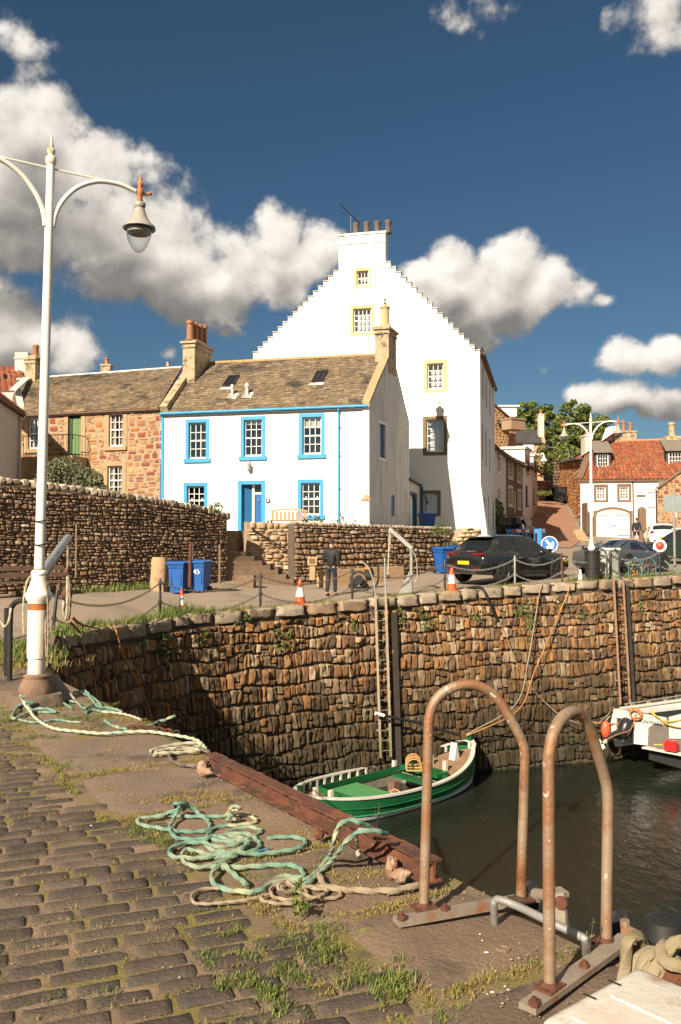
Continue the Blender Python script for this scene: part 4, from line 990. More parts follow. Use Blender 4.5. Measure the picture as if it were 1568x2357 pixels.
# ------------------------------------------------------------------ the lane and the right-hand houses
# red lane surface
def lane_sheet(left, right, name, mat, n=30, m=8, up=.04):
    rows = []
    for j in range(n + 1):
        t = j / n * (len(left) - 1); i = min(int(t), len(left) - 2); f = t - i
        a = V((*left[i], 0)).lerp(V((*left[i + 1], 0)), f); b = V((*right[i], 0)).lerp(V((*right[i + 1], 0)), f)
        rows.append([V((p.x, p.y, zroad(p.x, p.y) + up)) for p in (a.lerp(b, k / m) for k in range(m + 1))])
    return struct(MB().grid(rows).build(name, mat, smooth=180))
lane_sheet([(9.4, 51), (12.2, 60), (15.3, 69), (18.0, 80), (22.0, 95), (25, 106)], [(13.5, 51.0), (16.2, 58.5), (18.1, 66), (20.6, 80), (23.3, 93), (27, 106)], 'lane', m_redasph)
def gut(p, q, name, mat, w=.3, up=.05):
    rows = []
    for i in range(15):
        c = V((*p, 0)).lerp(V((*q, 0)), i / 14); rows.append([V((c.x + d, c.y, zroad(c.x, c.y) + up)) for d in (0, w)])
    return struct(MB().grid(rows).build(name, mat))

wr = Wall((9.9, 56), (16.35, 72.2))
def sx(x): return wr.px(x, 1100)[0]
def row_house(nm, label, x0, x1, yt0, yt1, mat, wins, wfmat, smat, roof=None, door=None, stonew=False, eave_off=0):
    h = thing(nm, label, 'house', (12.5, 63, 2)); a, b = sx(x0), sx(x1); za, zb = wr.px(x0, yt0)[1], wr.px(x1, yt1)[1]
    hs = [wr.rect(*w_) for w_ in wins]
    mb = MB(); panel(mb, wr, [(a, za, b, zb)], 1.0, hs + ([wr.rect(*door)] if door else []), .14, th=3.0); mb.build('wall', mat, h)
    for w_ in hs: window(h, wr, w_, 2, 4, .12, .16 if smat else 0, smat, fmat=wfmat, sill=.12 if smat is None else None, surr_bottom=bool(smat), surr_out=.02)
    if door: d = wr.rect(*door); MB().box(wr.p((d[0] + d[2]) / 2, (d[1] + d[3]) / 2, -.1), (d[2] - d[0], .05, d[3] - d[1]), A=wr.A).build('door', m_cream, h)
    if roof:
        e0, e1 = wr.p(a, za, .25), wr.p(b, zb, .25); r0, r1 = e0 - wr.N * 3.2 + Z * roof[0], e1 - wr.N * 3.2 + Z * roof[1]
        mb = MB(); tiles(mb, e0, e1, r1, r0, .3, (.3, .5), .04); mb.quad(e0 - Z * .02, e1 - Z * .02, r1 - Z * .02, r0 - Z * .02); mb.build('roof', roof[2], h)
        MB().bar(e0 - Z * .05, e1 - Z * .05, .22, .12).build('eave', m_bstone, h)
    return h
m_tanroof = M('tan_stone_roof', [(0, 0, 0)], .9, 4, bump=.5, ivar=.5, island=[(.30, .175, .105), (.25, .145, .09), (.34, .215, .13), (.21, .13, .085)], spots=[((.14, .11, .05), 2.4, .60, .74)])
row_house('pink_house', 'pale pink-white rendered house first in the lane beside the tall white house', 1136, 1164.6, 1031, 1053, m_pink, [(1145.5, 1040, 1152.5, 1086), (1145.5, 1124, 1152.5, 1178)], m_frame, None, (3.0, 2.6, m_tanroof))
row_house('brown_house', 'dark brown stone house with cream window frames in the lane', 1164.8, 1203, 1053.5, 1074, m_bstone,
    [(1171.5, 1058, 1180.5, 1098.5), (1191.5, 1070, 1199, 1108), (1171.5, 1123, 1180.5, 1162), (1192.5, 1131, 1199, 1170)], m_cream, m_cream, (2.6, 2.2, m_tanroof), (1185, 1130, 1190, 1182))
w3 = row_house('white_row_house', 'white rendered row house with dormer above its narrow windows in the lane', 1203.2, 1225, 1068, 1081, m_white, [(1210, 1118, 1215.5, 1163)], m_black, None, (1.6, 1.3, m_slateD))
w4 = row_house('grey_row_house', 'pale end house of the lane row with dark door, furthest up the hill', 1225.2, 1237, 1078, 1086, m_harl, [(1227.5, 1126, 1230, 1160)], m_black, None, (1.6, 1.3, m_slateD), (1232, 1136, 1235.5, 1190))
for (o, x0, x1, yt, yb) in ((w3, 1206, 1219, 1036, 1098), (w4, 1226.5, 1234, 1052, 1104)):
    d = wr.rect(x0, yt, x1, yb); mb = MB(); mb.box(wr.p((d[0] + d[2]) / 2, (d[1] + d[3]) / 2, -.9), (d[2] - d[0], 1.9, d[3] - d[1]), A=wr.A); dm = mb.build('dormer', m_white, o)
    MB().box(wr.p((d[0] + d[2]) / 2, d[3] + .08, -.8), (d[2] - d[0] + .3, 2.0, .2), A=wr.A).build('dormer_roof', m_lead, dm)
    MB().box(wr.p((d[0] + d[2]) / 2 + .1, (d[1] + d[3]) / 2 - .1, .06), ((d[2] - d[0]) * .5, .03, (d[3] - d[1]) * .75), A=wr.A).build('dormer_window', m_carglass, dm)
# gable house above the row
gh = thing('stone_gable_house', 'tan stone house with sloping gable rising above the lane roofs', 'house', (14, 79, 5))
def pxpoly(pts, Y): return [at(x, y, Y) for x, y in pts]
gp = Wall(at(1120, 1000, 76), at(1188, 1000, 78)); 
a0 = gp.px(1118, 925)[0]; s1, z1 = gp.px(1136, 933); s2, z2 = gp.px(1187, 978)
mb = MB(); panel(mb, gp, [(s1 - 1.0, z1 + .6, s2, z2)], 3, [], 0, th=.5); mb.build('wall', m_dress, gh)
mb = MB(); stone_field(mb, lambda s, h, o: gp.p(s, h, o), s2, lambda s: 7, lambda s: z1 + .6 + (z2 - z1 - .6) * (s - s1 + 1) / (s2 - s1 + 1) - .05, (.2, .35), (.3, .6), (.02, .05), s_start=s1 - .9, n=3, m=3); mb.build('stonework', m_cottage, gh, smooth=50)
mb = MB(); mb.bar(gp.p(s1 - 1, z1 + .65, -.1), gp.p(s2 + .1, z2 + .05, -.1), .6, .14); mb.build('skew', m_bstone, gh)
q = gp.rect(1140, 972, 1172, 994); MB().box(gp.p((q[0] + q[2]) / 2, (q[1] + q[3]) / 2, 1.4), (q[2] - q[0], 1.2, q[3] - q[1]), A=gp.A).box(gp.p((q[0] + q[2]) / 2, q[3] + .06, 1.4), (q[2] - q[0] + .15, 1.35, .12), A=gp.A).build('lean_to', M('tan_render', [(.32, .22, .14), (.28, .19, .12)], .9, 2), gh)
mb = MB(); q = at(1158, 944, 80); mb.box(q + V((0.4, 0, -.2)), (1.5, 1.0, .9)).box(q + V((.4, 0, .3)), (2.0, 1.4, .12)); mb.build('roof_lantern', m_frame, gh)
MB().lathe([(.12, -.2), (.28, 0), (.28, .35), (.1, .45)], gp.p(gp.px(1147, 975)[0], gp.px(1147, 977)[1], .35), 8).build('flood_lamp', m_black, gh)
# slate-roofed house up the hill
sh = thing('slate_roof_house', 'small house with dark slate roof and white chimney below the trees', 'house', (20.5, 93, 8))
q = pxpoly([(1184, 1020), (1252, 1020)], 91) + pxpoly([(1247, 989), (1184, 988)], 95)
mb = MB(); tiles(mb, *q, .3, (.3, .5), .03); mb.quad(*[p - Z * .02 for p in q]); mb.build('roof', m_slateD, sh)
hw_ = Wall(q[0], q[1]); mb = MB(); panel(mb, hw_, [(0, q[0].z, hw_.L, q[0].z)], 5, [], 0, out=-.3, th=.4); mb.build('wall', m_dress, sh)
c = at(1245, 990, 93); ck = MB().box(c + Z * .3, (.55, .7, 2.6)).box(c + Z * 1.65, (.65, .8, .12)).build('chimney', m_harl, sh); pots(ck, c + Z * 1.7, (1, 0, 0), 1, .3, .55, .14)
MB().bar(q[1], q[2], .35, .15).build('skew', m_dress, sh)
MB().box(hw_.p(hw_.px(1218, 1028)[0], hw_.px(1218, 1028)[1], -.25), (1.1, .1, .9), A=hw_.A).build('window', m_frame, sh)
# walls, shed up the lane
def rubble_wall(nm, label, poly, ztop, zb, th=.45, mat=None, hh=(.14, .28), ww_=(.2, .5), top=True, core=None, dep=(.02, .06), n=4, cat='wall', batter=0.0, gap=.012, cope=None, lean=.1):
    """free-standing or retaining rubble wall along poly [(x, y, ztop)]"""
    o = thing(nm, label, cat, (poly[0][0], poly[0][1], zb)); f, L, tz, nn = path_fn(poly, batter=batter); k = max(8, int(L))
    mb = MB(); mb.grid([[f(L * i / k, zb - .3, -.03), f(L * i / k, tz(L * i / k) - .03, -.03), f(L * i / k, tz(L * i / k) - .03, -th), f(L * i / k, zb - .3, -th)] for i in range(k + 1)])
    for s in (0, L): mb.quad(f(s, zb - .3, -.03), f(s, tz(s) - .03, -.03), f(s, tz(s) - .03, -th), f(s, zb - .3, -th))
    mb.build('wall_core', core or m_mortarB, o)
    mb = MB(); stone_field(mb, f, L, lambda s: zb - .2, lambda s: tz(s) - (.0 if not cope else cope * .5), hh, ww_, dep, n=n, m=n, split=.15, gap=gap, lean=lean); mb.build('stonework', mat or m_rubble, o, smooth=55)
    if cope:
        mb = MB(); s = 0
        while s < L:
            w = R(.12, .30); hcp = cope * R(.7, 1.15); c = f(s + w / 2, tz(s), -th / 2); n_ = nn(s + w / 2); a_ = V((-n_.y, n_.x, 0))
            rr = []; sd = R(0, 99)
            for j in range(7):
                r_ = []
                for i in range(7):
                    p_, q_ = pi * j / 6, 2 * pi * i / 6
                    sg = lambda x: math.copysign(abs(x) ** .55, x)
                    d = a_ * (sg(sin(p_)) * sg(cos(q_)) * w * .5) + n_ * (sg(sin(p_)) * sg(sin(q_)) * th * .56) + Z * (sg(cos(p_)) * hcp * .5)
                    r_.append(c + d * (1 + .18 * noise.noise(d * 5 + V((sd, 0, 0)))))
                rr.append(r_)
            mb.grid(rr); s += w + .005
        mb.build('coping', M('cope_stone', [(0, 0, 0)], .92, 7, 7, bump=.8, bscale=34, ivar=.5, island=[(.36, .28, .20), (.44, .36, .27), (.30, .23, .17), (.40, .33, .25)], spots=[((.12, .10, .08), 5, .56, .70)]), o, smooth=60)
    return o
g = thing('dark_shed', 'tall dark teal boarded shed at the top of the lane', 'shed', (24, 98, 8))
q = Wall(at(1254, 1100, 97), at(1273, 1100, 98)); zt = q.px(1262, 1034)[1]; mb = MB(); panel(mb, q, [(0, zt, q.L, zt - .1)], 6, [], 0, th=2); mb.build('wall', M('teal_boards', [(.06, .075, .075), (.085, .10, .10)], .8, 3), g)
mb = MB()
for k in range(5): mb.box(q.p(q.L * (k + .5) / 5, (zt + 7) / 2, .02), (.06, .05, zt - 7), A=q.A)
mb.box(q.p(q.L / 2, zt + .06, -.8), (q.L + .3, 2.4, .14), A=q.A); mb.build('batten', m_slateD, g)
pw = [at(1250, 1022, 104), at(1292, 1040, 106), at(1330, 1058, 103)]
rubble_wall('hill_wall', 'high pinkish stone wall under the trees behind the shed', [(p.x, p.y, p.z) for p in pw], 0, 7, mat=m_rubble, hh=(.3, .6), ww_=(.4, .9), n=3)
a, b = at(1237, 1106, 82), at(1268, 1106, 86)
rubble_wall('lane_wall', 'low stone retaining wall at the bend of the lane with grass on it', [(a.x, a.y, a.z), (b.x, b.y, b.z)], 0, 4.5, hh=(.2, .4), ww_=(.3, .6), n=3)
mb = MB(); blades(mb, [at(1240 + R(0, 22), 1142 - R(0, 5), 80) for _ in range(60)], 5, .4, .03, .25); tag(mb.build('grass_verge', m_grass), 'green verge grass below the lane retaining wall', 'grass', kind='stuff')
# curved stone store with red roof
cs = thing('curved_store', 'curved orange rubble building with red roof bordering the lane', 'building', (20, 80, 5))
pts = [at(1287, 1068, 96), at(1295, 1066, 90), at(1310, 1063, 80), at(1338, 1058, 66)]; poly = [(p.x, p.y, p.z) for p in pts]
f, L, tz, nn = path_fn(poly, batter=0); mb = MB(); mb.grid([[f(L * i / 12, 3, -.03), f(L * i / 12, tz(L * i / 12), -.03), f(L * i / 12, tz(L * i / 12), -1)] for i in range(13)]); mb.build('wall', m_mortar, cs)
mb = MB(); stone_field(mb, f, L, lambda s: 3.5, lambda s: tz(s), (.2, .4), (.3, .7), (.02, .06), n=4, m=4); mb.build('stonework', m_cottage, cs, smooth=55)
mb = MB()
for i in range(12): mb.bar(f(L * i / 12, tz(L * i / 12) + .1, .12), f(L * (i + 1) / 12, tz(L * (i + 1) / 12) + .1, .12), .5, .16)
mb.build('eave', m_slateD, cs)
mb = MB(); ee = [f(L * (.3 + .7 * i / 8), tz(L * (.3 + .7 * i / 8)) + .15, .15) for i in range(9)]; rr = [p + V((3.2, .4, 1.9 * i / 8 + .4)) for i, p in enumerate(ee)]
for i in range(8): pantiles(mb, ee[i + 1], ee[i], rr[i], rr[i + 1], .4, .34)
mb.grid([[p - Z * .03 for p in ee], [p - Z * .03 for p in rr]]); mb.build('roof', M('red_tiles', [(0, 0, 0)], .75, 4, ivar=.3, island=[(.42, .09, .035), (.48, .12, .05), (.38, .085, .04)]), cs, smooth=60)
# ---- white garage cottage with orange pantiles
gc = thing('garage_cottage', 'white cottage with orange pantile roof, two dormers and arched white garage door', 'cottage', (22, 65, 1.8))
wo = Wall((17.72, 64), (29.5, 62.2)); ez = wo.px(1400, 1105)[1]; sE = wo.px(1516, 1110)[0]
G1, G2 = wo.rect(1372.5, 1120, 1394.5, 1151), wo.rect(1426, 1119, 1448, 1150.5)
a, z0, b, z1 = wo.rect(1372.5, 1173, 1449, 1238); GD = (a, z0 - 1, b, z1 - .28)
UD = wo.rect(1490, 1126, 1512, 1174)
mb = MB(); panel(mb, wo, [(0, ez, sE, ez)], .8, [G1, G2, GD, UD], .16, th=.3); mb.build('wall', m_white, gc)
for h in (G1, G2): window(gc, wo, h, 3, 4, .12, .17, m_brownst, surr_bottom=True, curtain=.25, surr_out=.02, fw=.07)
# garage door and its arch
mb = MB(); a, z0, b, z1 = GD; mb.box(wo.p((a + b) / 2, (z0 + z1) / 2, -.1), (b - a, .05, z1 - z0), A=wo.A)
n = 16; ar = [(a + (b - a) * i / n, z1 + .28 * (1 - (2 * i / n - 1) ** 2)) for i in range(n + 1)]
gd = mb.build('garage_door', m_frame, gc)
mb = MB(); mb.add([wo.p(x, z, .006) for x, z in ar], [tuple(range(n + 1))]); mb.build('door_head', m_frame, gd)
mb = MB()
for (x, z), (x2, z2) in zip(ar, ar[1:]): mb.quad(wo.p(x, z, .02), wo.p(x2, z2, .02), wo.p(x2, z2 + .2, .02), wo.p(x, z + .2, .02)); mb.quad(wo.p(x, z, .02), wo.p(x2, z2, .02), wo.p(x2, z2, -.1), wo.p(x, z, -.1))
for x in (a - .1, b + .1): mb.box(wo.p(x, (z0 + z1 + .2) / 2, .0), (.2, .05, z1 + .2 - z0), A=wo.A)
mb.build('door_arch', m_brownst, gc)
mb = MB(); zz = wo.px(1400, 1187)[1]
for (x, d) in ((a + .02, 1), (b - .02, -1)): mb.box(wo.p(x + d * .42, zz, -.065), (.85, .02, .05), A=wo.A)
mb.box(wo.p(b - .44, zz - 1.45, -.065), (.85, .02, .05), A=wo.A)
for d in (-.11, .11): mb.box(wo.p((a + b) / 2 + d, zz - .75, -.06), (.07, .04, .16), A=wo.A)
mb.box(wo.p((a + b) / 2, (z0 + z1) / 2, -.072), (.015, .01, z1 - z0), A=wo.A); mb.build('hinge', m_black, gd)
dd = MB().box(wo.p((UD[0] + UD[2]) / 2, (UD[1] + UD[3]) / 2, -.1), (UD[2] - UD[0], .05, UD[3] - UD[1]), A=wo.A).build('door', m_frame, gc)
mb = MB()
for k in (.12, .86): mb.box(wo.p(UD[0] + .3, UD[1] + (UD[3] - UD[1]) * k, -.06), (.5, .02, .05), A=wo.A)
mb.build('hinge', m_black, dd)
s_, z_ = wo.px(1475, 1141); MB().box(wo.p(s_, z_, .03), (.62, .04, .17), A=wo.A).build('name_sign', m_brownst, gc)
sp = wo.px(1457, 1150)[0]; MB().tube([wo.p(sp, ez, .06), wo.p(sp, 1.5, .06)], .045, 6).build('downpipe', m_black, gc)
r0, r1 = at(1366, 1019, 67.5), at(1580, 1011, 66); e0, e1 = wo.p(-.1, ez, .2), wo.p(wo.L, ez, .2)
MB().prism([e0, e1, r1, r0], (0, 0, -.12)).build('roof_deck', m_bstone, gc)
mb = MB(); pantiles(mb, e0, e1, r1, r0, .36, .30); ro = mb.build('roof', m_pan, gc, smooth=60)
mb = MB()
for i in range(22): mb.tube([r0.lerp(r1, i / 22), r0.lerp(r1, (i + .97) / 22)], .13, 8)
mb.build('ridge', M('ridge_orange', [(.44, .17, .07), (.5, .24, .12)], .8, 4), ro, smooth=60)
mb = MB()
for i in range(9): mb.bar((e0 + Z * .1).lerp(r0, i / 9), (e0 + Z * .1).lerp(r0, (i + .97) / 9), .5, .2)
mb.build('skew', m_bstone, gc)
pn = (e1 - e0).cross(r0 - e0).normalized()
for (x0, x1, yt, yb) in ((1373, 1402, 1044, 1077), (1538, 1571, 1040, 1073)):
    p = on_roof((x0 + x1) / 2, yb, e0, pn); w_ = (x1 - x0) / F * p.y; h_ = (yb - yt) / F * p.y; wdm = Wall(p - wo.A * w_ / 2, p + wo.A * w_ / 2)
    mb = MB(); panel(mb, wdm, [(-.1, p.z + h_ + .05, wdm.L + .1, p.z + h_ + .05)], p.z - .1, [(.06, p.z + .06, wdm.L - .06, p.z + h_ - .04)], .06, th=2.2); d = mb.build('dormer', m_slateD, gc)
    window(d, wdm, (.06, p.z + .06, wdm.L - .06, p.z + h_ - .04), 4, 3, .06, meet=False)
    MB().prism([wdm.p(-.2, p.z + h_ + .05, .25), wdm.p(wdm.L + .2, p.z + h_ + .05, .25), wdm.p(wdm.L + .2, p.z + h_ + 1.0, -1.8), wdm.p(-.2, p.z + h_ + 1.0, -1.8)], (0, 0, .14)).build('dormer_roof', M('dormer_slate', [(.15, .13, .11), (.2, .17, .14)], .85, 5), d)
mb = MB(); c = at(1349, 1036, 66.5); mb.box(c + V((.1, .3, -.2)), (.5, 1.1, 2.6)).box(c + V((.1, .3, 1.1)), (.6, 1.2, .14)); ck = mb.build('chimney', m_harl, gc); pots(ck, c + V((.1, .1, 1.15)), (0, 1, 0), 1, .3, .4, .13)
c = at(1438, 1014, 67.2); mb = MB().box(c + V((0, .2, .1)), (1.7, .8, 1.1)).box(c + V((0, .2, .68)), (1.85, .9, .12)); ck = mb.build('chimney', m_chim, gc)
pots(ck, c + V((-.55, .1, .74)), (1, 0, 0), 3, .52, .7, .15)
c = at(1408, 1012, 67.2); mb = MB(); mb.add([c + V((-.75, 0, -.6)), c + V((.65, 0, -.6)), c + V((.65, 0, 1.1)), c + V((-.2, 0, 1.0)), c + V((-.75, .8, -.6)), c + V((.65, .8, -.6)), c + V((.65, .8, 1.1)), c + V((-.2, .8, 1.0))], [(0, 1, 2, 3), (1, 5, 6, 2), (3, 2, 6, 7), (0, 3, 7, 4)]); mb.build('gable_head', m_white, gc)
c = at(1433, 975, 68); mb = MB(); mb.tube([c - Z * .8, c + Z * .4], .03, 5)
for k in range(6): mb.tube([c + V((-.5 + k * .2, -.2, .3 - k * .04)), c + V((-.5 + k * .2, .2, .3 - k * .04))], .015, 4)
mb.tube([c + V((-.6, 0, .32)), c + V((.6, 0, .08))], .02, 4); mb.build('aerial', m_galv, ck)
c = at(1547, 1010, 65.8); MB().box(c, (1.1, .8, .35)).lathe([(.3, .17), (.25, .3), (.22, 1.0), (.28, 1.05), (.28, 1.2), (.2, 1.25)], c, 12).build('chimney', m_chim, gc)
# stone outshot on the right
so_ = thing('stone_outshot', 'rubble sandstone outbuilding with sloping top at the right edge', 'building', (27, 60, 1.6))
wx = Wall(at(1512, 1200, 61.5), at(1600, 1200, 59.5)); s0, z0 = wx.px(1513, 1127); s1, z1 = wx.px(1575, 1078)
segs = [(0, z0 - .05, s0 + .1, z0), (s0 + .1, z0, s1, z1)]
mb = MB(); panel(mb, wx, segs, .6, [], 0, th=.6); mb.build('wall', m_mortar, so_)
mb = MB(); stone_field(mb, lambda s, h, o: wx.p(s, h, o), s1, lambda s: .8, lambda s: z0 + max(0, (s - s0)) / (s1 - s0) * (z1 - z0) - .05, (.16, .34), (.2, .6), (.015, .05), wav=.08, n=4, m=4); mb.build('stonework', m_cottage, so_, smooth=50)
mb = MB(); mb.bar(wx.p(s0, z0 + .08, -.2), wx.p(s1 + .3, z1 + .12, -.2), .7, .16); mb.build('skew', m_brownst, so_)
MB().tube([wx.p(.02, z0, .1), wx.p(.02, 1.5, .1)], .05, 6).build('downpipe', m_black, so_)
q = wx.rect(1553, 1160, 1558, 1178); MB().box(wx.p((q[0] + q[2]) / 2, (q[1] + q[3]) / 2, .06), (.25, .08, 1.4), A=wx.A).build('vent_panel', m_cream, so_)
# stair and gatepost by the garage cottage
gp_ = thing('gatepost', 'tall brown stone gatepost right of the white garage door', 'gatepost', at(1478, 1232, 60)); c = at(1478, 1205, 60)
mb = MB(); mb.box(V((c.x, c.y, c.z - .3)), (.52, .5, 2.6), taper=.9); mb.ball(V((c.x, c.y, c.z + 1.0)), (.25, .25, .16)); mb.build('post', m_brownst, gp_)
st = thing('side_steps', 'short stone steps with white kerb and dark gate left of the garage cottage', 'steps', at(1345, 1225, 59))
mb = MB()
for k in range(5): mb.box(V((16.3 + .12 * k, 58.6 + k * .8, 1.62 + k * .17)), (.7, .9, .28))
mb.build('tread', m_dress, st)
gut((16.3, 57.5), (16.75, 63), 'kerb', m_frame, .10, .08)
MB().box((17.75, 63.1, 3.3), (.08, 1.3, 2.2)).build('gate', m_bstone, st)
# ------------------------------------------------------------------ garden walls, steps, terrace edge
def edge_at(px, inset=0.0):
    """point of the far quay edge under picture column px"""
    k = (px - CX) / F * 1.0
    for a, b in zip(EDGE[1:], EDGE[2:]):
        den = (b[0] - a[0]) - k * (b[1] - a[1])
        t = (k * a[1] - a[0]) / den if abs(den) > 1e-9 else -1
        if -1e-6 <= t <= 1.0001:
            p = V(a).lerp(V(b), t); n = V((b[0] - a[0], b[1] - a[1], 0)).normalized(); n = V((-n.y, n.x, 0))
            q = p + n * inset; return V((q.x, q.y, zroad(q.x, q.y) if inset > 0 else p.z))
    p = V(EDGE[1]); return p
HF, HL, HTZ, HN = path_fn(EDGE[1:10])
def wall_s(px, y):
    """s, h on the harbour wall face for a picture position"""
    best = None
    for i in range(801):
        s = HL * i / 800; p = HF(s, -2.0, .1); x = CX + F * p.x / p.y
        if best is None or abs(x - px) < best[0]: best = (abs(x - px), s)
    s = best[1]; p = HF(s, 0, .1); r = ray(px, y); return s, EYE + r.z / r.y * p.y

GL = [(-10.3, 25.4, 3.46), (-8.6, 27.0, 3.30), (-7.05, 28.4, 3.12), (-5.3, 30.4, 2.86), (-4.15, 31.9, 2.55)]
rubble_wall('garden_wall', 'tall rubble garden wall with upright coping stones at the left', GL, 0, -.3, th=.5, hh=(.055, .125), ww_=(.10, .30), dep=(.02, .07), cope=.26, n=4, gap=.008)
rubble_wall('stair_wall', 'light sandstone rubble wall behind the stone steps', [(-3.6, 33.6, 2.42), (-1.75, 34.4, 2.36)], 0, -.3, hh=(.12, .26), ww_=(.2, .5), n=4, mat=M('light_rubble', [(0, 0, 0)], .92, 7, 7, bump=.8, ivar=.4, island=[(.46, .31, .18), (.52, .38, .25), (.38, .24, .14), (.48, .36, .26)]), core=m_mortar)
rubble_wall('terrace_wall', 'rubble retaining wall under the white house terrace right of the steps', [(-1.75, 33.0, 2.32), (-.2, 34.0, 2.27), (2.2, 36.0, 2.22), (4.95, 38.9, 2.2)], 0, -.2, th=.5, hh=(.10, .24), ww_=(.14, .42), dep=(.03, .09), n=4, cope=.16, gap=.009)
rubble_wall('corner_rubble', 'broken pale yellow stone wall stub at the foot of the tall white house', [(5.1, 38.6, 1.75), (5.7, 38.9, 2.25), (6.4, 39.3, 2.2)], 0, 0, th=.8, hh=(.16, .3), ww_=(.2, .5), dep=(.05, .12), n=4, mat=M('pale_yellow_rubble', [(0, 0, 0)], .92, 6, 7, bump=.8, ivar=.3, island=[(.58, .44, .24), (.64, .52, .33), (.5, .38, .22)]), core=m_mortar)
st = thing('stone_steps', 'worn stone steps climbing left between the garden wall and the light stair wall', 'steps', (-3.0, 32.6, .1))
mb = MB()
for k in range(7):
    x1 = -1.75 - .30 * k; zz = zroad(-2.5, 32) + .05 + .17 * (k + 1)
    mb.prism([V((-4.2, 32.05, zz - .5)), V((x1, 32.75 + .0, zz - .5)), V((x1 - .05, 34.2, zz - .5)), V((-4.2, 33.3, zz - .5))], (0, 0, .5))
mb.build('tread', m_brownst, st)
a, b = at(580, 1217, 33.6), at(663, 1268, 33.9)
MB().tube([a, b], .03, 6).tube([a, a + V((0, .25, 0))], .02, 5).tube([b, b + V((0, .25, 0))], .02, 5).build('handrail', m_black, st)
tp = thing('planter_trough', 'long low concrete trough at the foot of the terrace wall behind the walking man', 'planter', (.5, 32.4, .1))
a, b = V((-.75, 32.0, 0)), V((2.3, 34.4, 0)); d = (b - a).normalized(); n_ = V((d.y, -d.x, 0)); zz = zroad(0, 33)
mb = MB(); mb.prism([a + n_ * .3 + Z * (zz - .2), b + n_ * .3 + Z * (zz - .1), b - n_ * .2 + Z * (zz - .1), a - n_ * .2 + Z * (zz - .2)], (0, 0, .75)); mb.build('trough', m_dress, tp)
pp = thing('stone_pedestal', 'small pale stone post with square head beside the steps', 'post', at(719, 1335, 31.4))
c = at(719, 1335, 31.4); mb = MB(); mb.box(c + Z * .3, (.2, .2, .6)); mb.box(c + Z * .68, (.34, .3, .3)); mb.build('post', m_dress, pp); MB().box(c + V((0, -.151, .68)), (.2, .01, .18)).build('panel', m_bstone, pp)
# stone pillar, timber posts against the wall
pl = thing('stone_pillar', 'squat rough stone pillar left of the two blue bins', 'pillar', at(367, 1361, 27.6)); c = at(367, 1361, 27.6)
mb = MB(); rows = []
for j in range(9):
    z = -.1 + 1.18 * j / 8; r_ = []
    for i in range(12):
        a_ = 2 * pi * i / 12; k = .27 * (1 + .12 * noise.noise((cos(a_) * 1.5, sin(a_) * 1.5, z * 2))) * (1 if j < 8 else .8); q = .75
        r_.append(c + V((math.copysign(abs(cos(a_)) ** q, cos(a_)) * k, math.copysign(abs(sin(a_)) ** q, sin(a_)) * k, z)))
    rows.append(r_ + [r_[0]])
mb.grid(rows); mb.add(rows[-1][:-1], [tuple(range(12))]); mb.build('pillar', m_dress, pl, smooth=50)
def pole(nm, label, cat, p0, p1, r, mat):
    o = tag(MB().tube([V(p0) - V(p0), V(p1) - V(p0)], r, 7).build(nm, mat, smooth=50), label, cat); o.location = p0; return o
c = at(437, 1352, 27.2); pole('rusty_post', 'rusty steel post standing between the two left blue bins', 'post', c, c + Z * 1.35 + V((.02, 0, 0)), .055, m_rust)
c = at(442, 1345, 28.8); pole('pale_stake', 'thin pale stake against the garden wall behind bin 45', 'stake', c, c + Z * 1.35, .028, m_galv)
c = at(506, 1345, 29.6); pole('brown_stake', 'slim wooden stake leaning on the garden wall right of bin 45', 'stake', c, c + Z * 1.35 + V((-.02, .1, 0)), .04, m_wood)
c = at(175, 1330, 26.6); pole('tall_stake', 'tall thin grey stake against the garden wall right of the white lamp post', 'stake', c, c + Z * 1.65, .03, m_wood)
b_ = thing('boulder', 'flat brown stone block at the end of the garden wall beside the steps', 'stone', at(565, 1347, 30.5)); c = at(565, 1347, 30.5)
mb = MB(); mb.prism([c + V((-.3, -.2, -.1)), c + V((.3, -.25, -.1)), c + V((.34, .3, -.1)), c + V((-.32, .3, -.1))], (0.02, 0, .45)); mb.build('block', m_brownst, b_)
# garden bench seen over the terrace wall, plants
be = thing('garden_bench', 'orange wooden bench below the ground floor window of the blue-trimmed house', 'bench', wf.p(6.0, TZ, 1.5)); s0, s1 = wf.px(644, 1195)[0], wf.px(726, 1195)[0]
mb = MB(); zb = TZ
for k in range(9): mb.box(wf.p(s0 + (s1 - s0) * (k + .5) / 9, zb + .62, 1.25), (.10, .02, .34), A=wf.A)
mb.box(wf.p((s0 + s1) / 2, zb + .44, 1.25), (s1 - s0, .04, .06), A=wf.A)
for k in range(8):
    x0, x1 = s0 + (s1 - s0) * k / 8, s0 + (s1 - s0) * (k + 1) / 8; h = lambda x: zb + .80 + .10 * sin(pi * (x - s0) / (s1 - s0))
    mb.bar(wf.p(x0, h(x0), 1.25), wf.p(x1, h(x1), 1.25), .05, .07)
mb.build('backrest', M('teak', [(.42, .19, .07), (.5, .25, .1)], .6, 6), be)
mb = MB()
for k in range(4): mb.box(wf.p((s0 + s1) / 2, zb + .42, 1.35 + k * .12), (s1 - s0, .09, .03), A=wf.A)
mb.build('seat', m_wood, be)
for x in (s0 + .05, s1 - .05):
    for o in (1.28, 1.75): MB().box(wf.p(x, zb + .21, o), (.07, .07, .42), A=wf.A).build('leg', m_wood, be)
